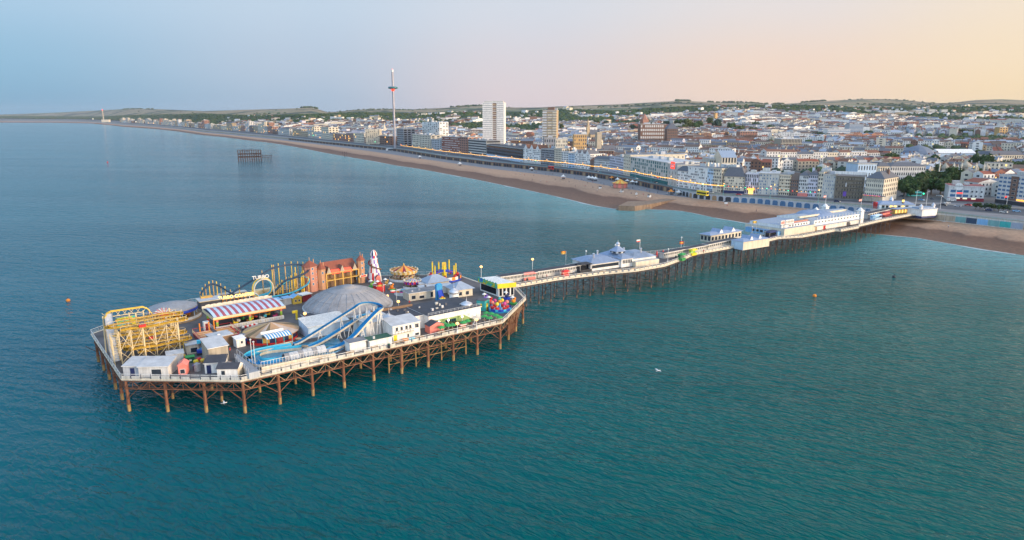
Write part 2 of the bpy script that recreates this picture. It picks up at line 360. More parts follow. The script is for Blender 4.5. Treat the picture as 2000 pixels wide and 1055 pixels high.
# ---- water
def water_material():
    m, nt, N, L, b = nodes_of('sea_water')
    b.inputs['IOR'].default_value = 1.2; b.inputs['Specular IOR Level'].default_value = .36; b.inputs['Specular Tint'].default_value = (.55, .92, 1, 1); b.inputs['Roughness'].default_value = .11
    at = N.new('ShaderNodeAttribute'); at.attribute_name = 'shallow'
    big = tex(N, L, 'ShaderNodeTexNoise', 1 / 260., mscale=(.45, 1.6, 1), mrot=-.2, detail=5)
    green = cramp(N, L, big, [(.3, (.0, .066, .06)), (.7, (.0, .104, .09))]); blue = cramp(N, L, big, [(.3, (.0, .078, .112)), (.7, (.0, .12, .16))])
    gp = N.new('ShaderNodeNewGeometry'); sp = N.new('ShaderNodeSeparateXYZ'); L.new(gp.outputs['Position'], sp.inputs[0])   # base colour turned bluer on the left, standing in for reflected blue sky
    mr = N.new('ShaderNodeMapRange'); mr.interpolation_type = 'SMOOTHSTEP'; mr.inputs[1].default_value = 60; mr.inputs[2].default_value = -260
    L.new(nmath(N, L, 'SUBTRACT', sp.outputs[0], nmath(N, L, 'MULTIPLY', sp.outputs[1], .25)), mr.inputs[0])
    offshore = nmix(N, L, mr.outputs[0], green, blue)
    c = nmix(N, L, at.outputs['Fac'], offshore, (.13, .33, .33, 1)); L.new(c, b.inputs['Base Color'])
    w1 = tex(N, L, 'ShaderNodeTexNoise', .78, mscale=(.42, 1.15, 1), mrot=-.62, detail=1, Roughness=.35, Distortion=.8)
    w2 = tex(N, L, 'ShaderNodeTexNoise', .2, mscale=(.4, 1.2, 1), mrot=-.3, detail=1)
    w3 = tex(N, L, 'ShaderNodeTexNoise', 1.9, mscale=(.6, 1.1, 1), mrot=-.9, detail=1)
    calm = tex(N, L, 'ShaderNodeTexNoise', 1 / 90., mscale=(.25, 1.6, 1), mrot=-.15, detail=3)
    amp = N.new('ShaderNodeMapRange'); amp.inputs[1].default_value = .25; amp.inputs[2].default_value = .65; amp.inputs[3].default_value = .45; amp.inputs[4].default_value = 1.15
    L.new(calm, amp.inputs[0])
    h = nmath(N, L, 'ADD', nmath(N, L, 'ADD', nmath(N, L, 'MULTIPLY', w1, 1.0), nmath(N, L, 'MULTIPLY', w2, 1.8)), nmath(N, L, 'MULTIPLY', w3, .22))
    h = nmath(N, L, 'MULTIPLY', h, amp.outputs[0])
    bp = N.new('ShaderNodeBump'); bp.inputs['Strength'].default_value = 1.0; bp.inputs['Distance'].default_value = .58
    L.new(h, bp.inputs['Height']); L.new(bp.outputs[0], b.inputs['Normal'])
water_material()
def build_water():
    def axis(ranges):
        o = []
        for a, b, s in ranges:
            n = int(round((b - a) / s)); o += [a + (b - a) * i / n for i in range(n)]
        return o + [ranges[-1][1]]
    xs = axis([(-40000, -8000, 4000), (-8000, -2000, 400), (-2000, -400, 80), (-400, 600, 20), (600, 2000, 140), (2000, 40000, 9500)])
    ys = axis([(-6000, -200, 1450), (-200, 200, 50), (200, 900, 16), (900, 2400, 60), (2400, 9000, 300), (9000, 40000, 7750)])
    cp = [G(u, v, 0) for u, v in WATER]
    def dist(x, y):
        best = 1e9
        for (ax, ay, _), (bx, by, _) in zip(cp, cp[1:]):
            dx, dy = bx - ax, by - ay; t = max(0, min(1, ((x - ax) * dx + (y - ay) * dy) / (dx * dx + dy * dy)))
            best = min(best, hypot(x - ax - t * dx, y - ay - t * dy))
        return best
    me = bpy.data.meshes.new('sea'); nx = len(xs)
    V = [(x, y, 0) for y in ys for x in xs]
    me.from_pydata(V, [], [(j * nx + i, j * nx + i + 1, (j + 1) * nx + i + 1, (j + 1) * nx + i) for j in range(len(ys) - 1) for i in range(nx - 1)])
    at = me.attributes.new('shallow', 'FLOAT', 'POINT')
    at.data.foreach_set('value', [max(0, 1 - dist(x, y) / 135) ** 1.6 if y > 0 and abs(x) < 3000 and y < 5000 else 0 for x, y, _ in V])
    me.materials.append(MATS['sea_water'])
    o = link('sea', me); o['kind'] = 'structure'
build_water()

# ---- ground materials
def beach_material():
    m, nt, N, L, b = nodes_of('shingle')
    b.inputs['Roughness'].default_value = .85
    g = N.new('ShaderNodeNewGeometry'); sp = N.new('ShaderNodeSeparateXYZ'); L.new(g.outputs['Position'], sp.inputs[0])
    n = tex(N, L, 'ShaderNodeTexNoise', 1 / 14., mscale=(.2, 1.5, 1), mrot=-.75, detail=6)
    zz = nmath(N, L, 'ADD', sp.outputs[2], nmath(N, L, 'MULTIPLY', n, 1.4))
    mr = N.new('ShaderNodeMapRange'); mr.inputs[1].default_value = .5; mr.inputs[2].default_value = 5.5; L.new(zz, mr.inputs[0])
    c = cramp(N, L, mr.outputs[0], [(.0, (.2, .115, .072)), (.25, (.165, .085, .05)), (.45, (.15, .075, .044)), (.56, (.33, .19, .115)), (.75, (.44, .265, .16)), (1, (.42, .255, .16))])
    f = tex(N, L, 'ShaderNodeTexNoise', .5, detail=6)
    c = nmix(N, L, 1.0, c, cramp(N, L, f, [(.3, (.75, .75, .75)), (.7, (1.15, 1.12, 1.1))]), 'MULTIPLY')
    L.new(c, b.inputs['Base Color'])
    bp = N.new('ShaderNodeBump'); bp.inputs['Strength'].default_value = .5; bp.inputs['Distance'].default_value = .4; L.new(f, bp.inputs['Height']); L.new(bp.outputs[0], b.inputs['Normal'])
beach_material()
def hill_material():
    m, nt, N, L, b = nodes_of('downland')
    b.inputs['Roughness'].default_value = .9; b.inputs['Specular IOR Level'].default_value = .1
    v = tex(N, L, 'ShaderNodeTexVoronoi', 1 / 620., mscale=(1, .5, 0), out=1)
    sx = N.new('ShaderNodeSeparateColor'); L.new(v, sx.inputs[0])
    fields = cramp(N, L, sx.outputs[0], [(0, (.38, .26, .17)), (.2, (.17, .18, .1)), (.36, (.4, .28, .18)), (.52, (.12, .15, .09)), (.68, (.2, .2, .11)), (.84, (.3, .23, .14))], 'CONSTANT')
    w = tex(N, L, 'ShaderNodeTexNoise', 1 / 420., mscale=(1, .5, 0), detail=6)
    c = nmix(N, L, cramp(N, L, w, [(.52, (0, 0, 0)), (.57, (1, 1, 1))]), fields, (.045, .07, .05, 1))
    f = tex(N, L, 'ShaderNodeTexNoise', 1 / 40., mscale=(1, .5, 1), detail=5)
    c = nmix(N, L, 1.0, c, cramp(N, L, f, [(.3, (.7, .7, .7)), (.7, (1.2, 1.2, 1.2))]), 'MULTIPLY')
    L.new(c, b.inputs['Base Color'])
hill_material()
def build_terrain():
    cols = [az_u(u) for u in range(-480, 2440, 16)]
    prof = []
    for az in cols:
        yw = interp(*CW, az); yb = interp(*CB, az); yu = interp(*CU, az); yl, y1, y2, z1, z2 = near_far(az)
        yb = max(yb, yw + 6); yu = max(yu, yb + 1); yl = max(yl, yu + 6)
        wob = 1 + .1 * sin(az * 90) + .06 * sin(az * 210 + 1)
        rows = [(yw - 30, -3), (yw, 0), (yw + .2 * (yb - yw), 1.0), (yw + .42 * wob * (yb - yw), 1.9), (yw + .5 * wob * (yb - yw), 2.9), (yw + .78 * (yb - yw), 3.7), (yb, 4.5), (yu, 4.6), (yu + .25, 9.0),
                (yu + .3 * (yl - yu), 9.05), (yu + .32 * (yl - yu), 8.93), (yu + .82 * (yl - yu), 8.97), (yu + .84 * (yl - yu), 9.1), (yl, 9.2)]
        for i in range(1, 17):
            y = yl + (y1 - yl) * (i / 16) ** 1.3; rows.append((y, terrain(az * y, y)))
        for i in range(1, 16):
            y = y1 + (y2 - y1) * i / 15; rows.append((y, terrain(az * y, y)))
        rows += [(y2 + 900, z2 * .9 - 20), (y2 + 5000, -50)]
        prof.append(rows)
    def strip(name, a, b, mats, smooth=True):
        m = MB(); nr = b - a + 1
        for az, rows in zip(cols, prof): m.v += [(az * y, y, z) for y, z in rows[a:b + 1]]
        for i in range(len(cols) - 1):
            for j in range(nr - 1):
                m.f.append((i * nr + j, (i + 1) * nr + j, (i + 1) * nr + j + 1, i * nr + j + 1)); m.m.append(m.mi(mats[j]))
        struct(name, m, smooth)
    strip('beach', 0, 6, ['shingle'] * 6)
    strip('promenade', 6, 9, ['pavement', 'stone', 'pavement'], False)
    strip('kerb', 9, 10, ['stone'], False)
    strip('road', 10, 12, ['asphalt', 'stone'], False)
    strip('pavement', 12, 13, ['pavement'], False)
    strip('ground', 13, 29, ['town_ground'] * 12 + ['wood_floor'] * 4)
    strip('hills', 29, 46, ['downland'] * 17)
build_terrain()
def surf():
    m = MB(); cp = [G(u, v, 0) for u, v in WATER if 380 < u < 2300]; o = []
    for (ax, ay, _), (bx, by, _) in zip(cp, cp[1:]):
        s = hypot(bx - ax, by - ay); n = max(1, int(s / 3)); tx, ty = (bx - ax) / s, (by - ay) / s
        for i in range(n):
            k = len(o); x, y = ax + (bx - ax) * i / n, ay + (by - ay) * i / n; w = max(.15, .6 + .8 * sin(k * .13) + .7 * sin(k * .41 + 2) + .5 * sin(k * .9)); c = .6 * sin(k * .07)
            o.append((x, y, ty, -tx, c - .7, c + w))
    for p, q in zip(o, o[1:]): m.face([(p[0] + p[2] * p[4], p[1] + p[3] * p[4], .06), (p[0] + p[2] * p[5], p[1] + p[3] * p[5], .03), (q[0] + q[2] * q[5], q[1] + q[3] * q[5], .03), (q[0] + q[2] * q[4], q[1] + q[3] * q[4], .06)], 'foam')
    struct('surf', m)
surf()

def along(pts, z, u0, u1, step, off=0.0):              # points every `step` metres along a coast line
    o = []; P = [G(u, v, z) for u, v in pts if u0 - 90 <= u <= u1 + 90]
    P = [p for p in P]; d = 0.0; nxt = 0.0
    for a, b in zip(P, P[1:]):
        s = hypot(b[0] - a[0], b[1] - a[1]); tx, ty = (b[0] - a[0]) / s, (b[1] - a[1]) / s
        while nxt <= d + s:
            t = nxt - d; o.append((a[0] + tx * t - ty * off, a[1] + ty * t + tx * off, z, atan2(ty, tx))); nxt += step
        d += s
    lo, hi = az_u(u0), az_u(u1)
    return [p for p in o if lo <= p[0] / p[1] <= hi]

# ---- trees: leaf clumps spread through each crown
def foliage_material(nm, c1, c2):
    m, nt, N, L, b = nodes_of(nm)
    b.inputs['Roughness'].default_value = .8; b.inputs['Specular IOR Level'].default_value = .15
    f = tex(N, L, 'ShaderNodeTexNoise', .35, detail=6)
    L.new(cramp(N, L, f, [(.32, c1), (.68, c2)]), b.inputs['Base Color'])
foliage_material('leaf_dark', (.02, .048, .02), (.075, .115, .035))
foliage_material('leaf_olive', (.035, .055, .02), (.11, .12, .045))
foliage_material('leaf_far', (.026, .05, .036), (.06, .09, .055))
def crown_mesh(name, seed, leaf, n=1500):
    r = random.Random(seed); m = MB(); lobes = []
    for i in range(11):
        a = r.uniform(0, 2 * pi); d = r.uniform(0, .62) ; z = r.uniform(.42, .85)
        lobes.append((cos(a) * d, sin(a) * d, z, r.uniform(.24, .42)))
    lobes.append((0, 0, .7, .45)); k = m.mi(leaf)
    for i in range(n):
        lx, ly, lz, lr = r.choice(lobes)
        dv = Vector((r.gauss(0, 1), r.gauss(0, 1), r.gauss(0, 1))).normalized(); q = r.uniform(.55, 1.08) * lr
        p = Vector((lx, ly, lz)) + Vector((dv.x, dv.y, dv.z * .8)) * q
        s = r.uniform(.035, .085); t = Vector((r.gauss(0, 1), r.gauss(0, 1), r.gauss(0, 1))).normalized(); nn = (dv + t * .7).normalized()
        a = nn.cross(Vector((0.1, .3, 1))).normalized() * s; c = nn.cross(a).normalized() * s
        b0 = len(m.v); m.v += [tuple(p - a - c * .6), tuple(p + a - c), tuple(p + a * .8 + c), tuple(p - a + c * .7)]
        m.f.append((b0, b0 + 1, b0 + 2, b0 + 3)); m.m.append(k)
    for lx, ly, lz, lr in lobes: m.ball(lx, ly, lz, lr * .62, lr * .62, lr * .5, leaf, 7, 4)
    return m.mesh(name)
CROWNS = [crown_mesh('crown', 31 + i, ('leaf_dark', 'leaf_dark', 'leaf_olive')[i % 3]) for i in range(6)]
SMALLC = [crown_mesh('crown', 61 + i, ('leaf_dark', 'leaf_olive', 'leaf_far')[i % 3], 260) for i in range(5)]
tm = MB(); tm.lathe([(.07, 0), (.045, .25), (.03, .55)], 7, 'trunk')
for i in range(5):
    a = i * 1.3; tm.bar((0, 0, .3), (cos(a) * .4, sin(a) * .4, .62), .018, 'trunk')
TRUNK = tm.mesh('trunk')
def tree(x, y, z, w, h, label, group, i=0, small=False):
    t = thing('broadleaf_tree', label, 'tree', (x, y, z), i * 1.7, group); t.scale = (w / 1.7, w / 1.7, h / 1.15)
    link('trunk', TRUNK, t); link('crown', (SMALLC if small else CROWNS)[i % (5 if small else 6)], t); return t

def ground_at(u, v):                                    # where the line of sight through a pixel meets the ground
    dy = 1.0; lo, hi = 150.0, 9000.0
    for _ in range(40):
        y = (lo + hi) / 2
        b = -(v - CY) / F; x = (u - CX) / F * y / (cos(PT) + b * sin(PT))
        if ZV(v, y) > terrain(x, y): lo = y
        else: hi = y
    return (x, y, terrain(x, y))
# ================================================================== THE PIER
DZ = 8.6
HEAD = [(-121.2, 187.6), (-119.7, 193.4), (-108, 221), (-51, 261), (-22, 263), (-12.9, 250.5), (0.9, 242.4), (4.7, 225.8), (-2.8, 199.1), (-64.4, 152.2), (-93.3, 153.2)]
NEARE = [(1005, 560), (1089.6, 545.4), (1180, 534.5), (1241, 529), (1298, 519), (1328, 508), (1357, 496.3), (1437, 482), (1501, 470), (1519, 465.5), (1567, 462.5), (1606, 455), (1630, 450.5), (1642, 451), (1676.5, 444.5), (1677, 441.5), (1718, 432), (1780, 420), (1800, 419.5)]
FARE = [(1800, 407), (1745, 409), (1712, 413), (1690, 417), (1640, 420), (1560, 437), (1500, 453), (1487, 461), (1450, 466), (1381, 481), (1289, 494), (1176, 505), (1079, 530), (1000, 544), (958, 551.5)]
def px(l, z): return [G(u, v, z)[:2] for u, v in l]
NEARW, FARW = px(NEARE, DZ), px(FARE, DZ)
NECK = NEARW + FARW
EA = radians(37.4); E1 = (cos(EA), sin(EA)); E2 = (-sin(EA), cos(EA))
def inside(p, poly):
    x, y = p; r = False
    for i in range(len(poly)):
        (x1, y1), (x2, y2) = poly[i], poly[i - 1]
        if (y1 > y) != (y2 > y) and x < (x2 - x1) * (y - y1) / (y2 - y1) + x1: r = not r
    return r
def edge_walk(pts, step, inset=0.0):
    o = []
    for (ax, ay), (bx, by) in zip(pts, pts[1:]):
        s = hypot(bx - ax, by - ay); n = max(1, round(s / step)); tx, ty = (bx - ax) / s, (by - ay) / s
        for i in range(n): o.append((ax + tx * s * i / n - ty * inset, ay + ty * s * i / n + tx * inset, tx, ty))
    return o
def railing(pts, z, step=2.2, h=1.15, post='rail_white', rail='rail_white', panel=None):
    m = MB()
    for (ax, ay), (bx, by) in zip(pts, pts[1:]):
        for k, rr in ((h, .07), (h * .62, .035), (h * .3, .035)): m.bar((ax, ay, z + k), (bx, by, z + k), rr, rail)
        if panel:
            s = hypot(bx - ax, by - ay); nx, ny = -(by - ay) / s * .05, (bx - ax) / s * .05
            m.face([(ax + nx, ay + ny, z + .1), (bx + nx, by + ny, z + .1), (bx + nx, by + ny, z + h * .78), (ax + nx, ay + ny, z + h * .78)], panel)
    for x, y, tx, ty in edge_walk(pts, step): m.bar((x, y, z), (x, y, z + h + .1), .075, post)
    return m
def pile_mesh(r, bottom, wz, m1='rust', m2='weed'):
    m = MB(); m.cyl(0, 0, wz, DZ - .6, r, m1, 9); m.cyl(0, 0, bottom, wz, r * 1.12, m2, 9); m.cyl(0, 0, wz - .12, wz + .12, r * 1.35, m1, 9); m.cyl(0, 0, DZ - 2.9, DZ - 2.7, r * 1.4, m1, 9)
    return m.mesh('pile')
# rays and surfaces of the head
def build_head():
    t = thing('fairground_platform', 'wide funfair platform of the pier standing on rusty iron piles in the sea', 'pier', (-60, 205, 0))
    ox, oy = -60, 205
    loc = [(x - ox, y - oy) for x, y in HEAD]
    d = MB(); d.prism(loc, DZ - .5, DZ, 'deck_edge', 'deck'); part('deck', d, t)
    # fascia, planks of the outer walk
    f = MB(); ring = loc + [loc[0]]
    for (ax, ay), (bx, by) in zip(ring, ring[1:]):
        s = hypot(bx - ax, by - ay); nx, ny = -(by - ay) / s, (bx - ax) / s
        f.prism([(ax + nx * .12, ay + ny * .12), (bx + nx * .12, by + ny * .12), (bx - nx * .5, by - ny * .5), (ax - nx * .5, ay - ny * .5)][::-1], DZ - .26, DZ + .06, 'cream')
    part('edge_fascia', f, t)
    rp = [p for i, p in enumerate(ring)]
    part('railing', railing(ring[:5] + [], DZ, 2.4, 1.2, 'rail_dark', 'rail_white'), t)
    pa = railing(ring[6:], DZ, 2.4, 1.2, 'rail_dark', 'rail_white', None)
    for seg in (ring[9:11], ring[8:10], ring[7:9]):
        (ax, ay), (bx, by) = seg; s = hypot(bx - ax, by - ay); n = int(s / 2.4)
        for i in range(n):
            if (i % 5) != 4:
                p = (ax + (bx - ax) * (i + .08) / n, ay + (by - ay) * (i + .08) / n); q = (ax + (bx - ax) * (i + .92) / n, ay + (by - ay) * (i + .92) / n)
                nx, ny = (by - ay) / s * .12, -(bx - ax) / s * .12
                nx, ny = -nx, -ny
                pa.face([(p[0] + nx, p[1] + ny, DZ + .1), (q[0] + nx, q[1] + ny, DZ + .1), (q[0] + nx, q[1] + ny, DZ + .75), (p[0] + nx, p[1] + ny, DZ + .75)], 'offwhite')
    part('railing', pa, t)
    # lattice girders
    def truss(m, a, b, zt, zb, col, col2):
        s = hypot(b[0] - a[0], b[1] - a[1]); n = max(2, round(s / 2.1)); P = lambda i, z: (a[0] + (b[0] - a[0]) * i / n, a[1] + (b[1] - a[1]) * i / n, z)
        m.bar(P(0, zt), P(n, zt), .14, col); m.bar(P(0, zb), P(n, zb), .15, col); m.bar(P(0, (zt + zb) / 2 - .6), P(n, (zt + zb) / 2 - .6), .05, col)
        for i in range(n):
            k = i % 4
            m.bar(P(i, zt if k % 2 else zb), P(i + 1, zb if k % 2 else zt), .085, col2)
            if k in (1, 3): m.bar(P(i, zt), P(i, zb), .07, col)
    g = MB()
    for i in range(len(ring) - 1):
        (ax, ay), (bx, by) = ring[i], ring[i + 1]; truss(g, (ax * .992, ay * .992), (bx * .992, by * .992), DZ - .75, DZ - 2.7, 'rust', 'wood' if i in (8, 7) else 'rust')
    part('edge_girder', g, t)
    g = MB()
    for k in range(1, 8):                                # inner girders parallel to the long front edge
        pts = [(s * 1.0 * E1[0] + (k * 9.4 - 42) * E2[0], s * E1[1] + (k * 9.4 - 42) * E2[1]) for s in range(-80, 81)]
        pts = [p for p in pts if inside(p, loc)]
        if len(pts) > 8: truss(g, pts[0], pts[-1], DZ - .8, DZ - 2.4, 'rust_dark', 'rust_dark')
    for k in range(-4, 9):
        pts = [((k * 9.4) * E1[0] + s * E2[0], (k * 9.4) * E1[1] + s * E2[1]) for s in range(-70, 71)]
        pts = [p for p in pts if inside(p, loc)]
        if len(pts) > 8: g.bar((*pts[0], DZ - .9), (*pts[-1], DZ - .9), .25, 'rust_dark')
    part('inner_girder', g, t)
    # piles
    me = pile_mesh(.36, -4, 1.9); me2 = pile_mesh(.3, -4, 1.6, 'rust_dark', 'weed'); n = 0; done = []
    br = MB()
    def addp(x, y, m_): link('pile', m_, t, (x, y, 0)); done.append((x, y))
    for i in range(len(loc)):
        a, b = ring[i], ring[i + 1]; s = hypot(b[0] - a[0], b[1] - a[1]); k = max(1, round(s / 8.6))
        for j in range(k):
            x, y = (a[0] + (b[0] - a[0]) * j / k) * .985, (a[1] + (b[1] - a[1]) * j / k) * .985
            addp(x, y, me)
            tx, ty = (b[0] - a[0]) / s, (b[1] - a[1]) / s
            for sg in (-1, 1): br.bar((x, y, 3.0), (x + sg * tx * 3.6, y + sg * ty * 3.6, DZ - 2.7), .1, 'rust')
            nx, ny = ty, -tx
            br.bar((x, y, 3.2), (x + nx * 3.8, y + ny * 3.8, DZ - 2.4), .09, 'rust_dark'); br.bar((x, y, DZ - 2.7), (x + nx * 9, y + ny * 9, DZ - 2.7), .08, 'rust_dark')
    for i in range(-9, 10):
        for j in range(-6, 7):
            x, y = i * 9.4 * E1[0] + j * 9.4 * E2[0], i * 9.4 * E1[1] + j * 9.4 * E2[1]
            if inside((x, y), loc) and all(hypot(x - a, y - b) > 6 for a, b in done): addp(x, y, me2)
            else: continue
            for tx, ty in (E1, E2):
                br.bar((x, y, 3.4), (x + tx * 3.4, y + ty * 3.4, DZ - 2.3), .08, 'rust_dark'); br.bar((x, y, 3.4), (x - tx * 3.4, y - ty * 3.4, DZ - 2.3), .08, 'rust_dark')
    part('bracing', br, t)
    # landing stage under the right-hand corner and low beams below the long side
    ls = MB()
    for k in range(6):
        bx, by = loc[7][0] - 2.2 - k * .5, loc[7][1] - 6 - k * 1.2
        ls.bar((bx - 2.5, by - 2, -2), (bx + .5, by, DZ - .8), .28, 'brown')
        ls.bar((bx - 1.5, by - 3, -2), (bx - .2, by - 1, DZ - 1), .24, 'rust')
    part('timber_fender', ls, t)
    lo = MB()
    for k in range(7):
        f0 = .52 + k * .055; x = loc[9][0] + (loc[8][0] - loc[9][0]) * f0 + E2[0] * 3; y = loc[9][1] + (loc[8][1] - loc[9][1]) * f0 + E2[1] * 3
        lo.cyl(x, y, -2, 5.8, .2, 'weed', 7)
        if k < 6:
            d = (loc[8][0] - loc[9][0]) * .055, (loc[8][1] - loc[9][1]) * .055
            for z in (2.4, 4.2): lo.bar((x, y, z), (x + d[0], y + d[1], z), .12, 'weed')
            lo.bar((x, y, .5), (x + d[0], y + d[1], 4.2), .08, 'rust')
    part('landing_stage', lo, t)
build_head()

def build_neck():
    ox, oy = NEARW[0]
    t = thing('pier_walkway', 'long narrow white-railed pier walkway on thin iron legs running to the shore', 'pier', (ox, oy, 0))
    loc = [(x - ox, y - oy) for x, y in NECK]; nn = len(NEARW)
    d = MB(); d.prism(loc, DZ - .5, DZ + .004, 'deck_edge', 'deck'); part('deck', d, t)
    near = loc[:nn]; far = loc[nn:]
    f = MB()
    for pts in (near, far):
        for (ax, ay), (bx, by) in zip(pts, pts[1:]):
            s = hypot(bx - ax, by - ay); nx, ny = (by - ay) / s, -(bx - ax) / s
            f.prism([(ax + nx * .35, ay + ny * .35), (bx + nx * .35, by + ny * .35), (bx - nx * .15, by - ny * .15), (ax - nx * .15, ay - ny * .15)], DZ - .32, DZ + .07, 'cream')
    part('edge_fascia', f, t)
    part('railing', railing(far, DZ, 2.6, 1.25, 'rail_white', 'rail_white', None), t)
    pa = railing(near, DZ, 2.6, 1.25, 'rail_white', 'rail_white', None)
    for pts in (near,):
        for x, y, tx, ty in edge_walk(pts, 2.6):
            pa.face([(x + tx * .3, y + ty * .3, DZ + .12), (x + tx * 2.2, y + ty * 2.2, DZ + .12), (x + tx * 2.2, y + ty * 2.2, DZ + .7), (x + tx * .3, y + ty * .3, DZ + .7)], 'cream')
    part('railing', pa, t)
    # bents of four legs with cross bracing
    me = pile_mesh(.19, -3, 1.2, 'iron', 'brown'); total = near[-1]
    ln = []; st = edge_walk(near, 3.1); br = MB(); legs = 0; rest = MB(); prev = None
    acc = 0
    for i, (x, y, tx, ty) in enumerate(st):
        if i % 2: continue
        # width of the deck here: shoot across
        nx, ny = -EXN[1], EXN[0]
        w = 3
        while inside((x + nx * (w + 1), y + ny * (w + 1)), loc) and w < 26: w += 1
        if not inside((x + nx * 2, y + ny * 2), loc): continue
        if x + ox > 232: break
        k = 3 if w < 16 else 4; row = []
        for j in range(k):
            px_, py_ = x + nx * (.5 + (w - .8) * j / (k - 1)), y + ny * (.5 + (w - .8) * j / (k - 1))
            if legs < 99: link('pile', me, t, (px_, py_, 0)); legs += 1
            else: rest.cyl(px_, py_, -3, 1.2, .21, 'brown', 6); rest.cyl(px_, py_, 1.2, DZ - .6, .19, 'iron', 6)
            row.append((px_, py_))
        for (a, b), (c, e) in zip(row, row[1:]):
            br.bar((a, b, 2), (c, e, DZ - 1.2), .05, 'iron'); br.bar((a, b, DZ - 1.2), (c, e, 2), .05, 'iron')
            br.bar((a, b, 4.4), (c, e, 4.4), .07, 'iron'); br.bar((a, b, DZ - .9), (c, e, DZ - .9), .16, 'iron')
        if prev and (i // 2) % 3:
            for (a, b), (c, e) in zip(prev, row):
                br.bar((a, b, 4.4), (c, e, 4.4), .07, 'iron')
                br.bar((a, b, 2.2), (c, e, 4.4), .05, 'iron'); br.bar((a, b, DZ - 1.2), (c, e, 4.4), .05, 'iron')
        prev = row
    part('bracing', br, t)
    if rest.v: part('pile', rest, t, stuff=True)
    b = MB()
    for pts in (near, far[::-1]):
        for (ax, ay), (bx, by) in zip(pts, pts[1:]): b.bar((ax * .999, ay * .999, DZ - .9), (bx * .999, by * .999, DZ - .9), .22, 'iron')
    part('beam', b, t)
_d = (NEARW[7][0] - NEARW[0][0], NEARW[7][1] - NEARW[0][1]); _s = hypot(*_d); EXN = (_d[0] / _s, _d[1] / _s)
build_neck()
NA = atan2(EXN[1], EXN[0])

# ---- buildings on the walkway
def win_mesh(w, h, frame='rail_white', glass='glass', d=.06):
    m = MB(); m.box(-w / 2 - .08, w / 2 + .08, -d * .5, .02, -.08, h + .08, frame); m.box(-w / 2, w / 2, -d, 0.01, 0, h, glass); return m.mesh('window')
_WM = {}
def window(parent, x, y, z, w, h, rot=0.0, frame='rail_white', glass='glass', name='window'):
    k = (round(w, 2), round(h, 2), frame, glass)
    if k not in _WM: _WM[k] = win_mesh(w, h, frame, glass)
    return link(name, _WM[k], parent, (x, y, z), rot)
def screen(name, u1, v1, u2, v2, h, dep, label, bays):
    p, a, w = fr(u1, v1, u2, v2, DZ)
    t = thing(name, label, 'shelter', (p[0], p[1], DZ), a)
    m = MB(); m.box(0, w, 0, dep, 0, h, 'offwhite'); part('wall', m, t)
    r = MB(); r.box(-.4, w + .4, -.5, dep + .5, h + .002, h + .25, 'rail_white', 'dark_roof'); part('roof', r, t)
    for i in range(bays): window(t, (i + .5) * w / bays, 0, h * .52, w / bays * .55, h * .36)
    return t
screen('glazed_shelter', 978, 554, 1048, 544.5, 2.5, 2.6, 'white shelter with a row of small windows nearest the fairground end of the walkway', 26)
screen('glazed_shelter', 1050, 543.5, 1133, 530.5, 2.5, 2.6, 'white shelter with dark roof leading up to the blue-roofed pavilion', 26)
screen('glazed_shelter', 1296, 505.5, 1380, 489.5, 2.4, 2.6, 'white shelter with dark roof just past the two red parasols', 22)
screen('glazed_shelter', 1382, 489, 1440, 476.5, 2.6, 2.6, 'shelter strip on the walkway between the facing kiosks', 16)
screen('glazed_shelter', 1502, 463, 1528, 457.5, 2.4, 2.6, 'short shelter just before the big white amusement hall', 8)
screen('glazed_shelter', 1694, 427.5, 1752, 414.5, 2.8, 3, 'white shelter between the amusement hall and the shore entrance', 14)

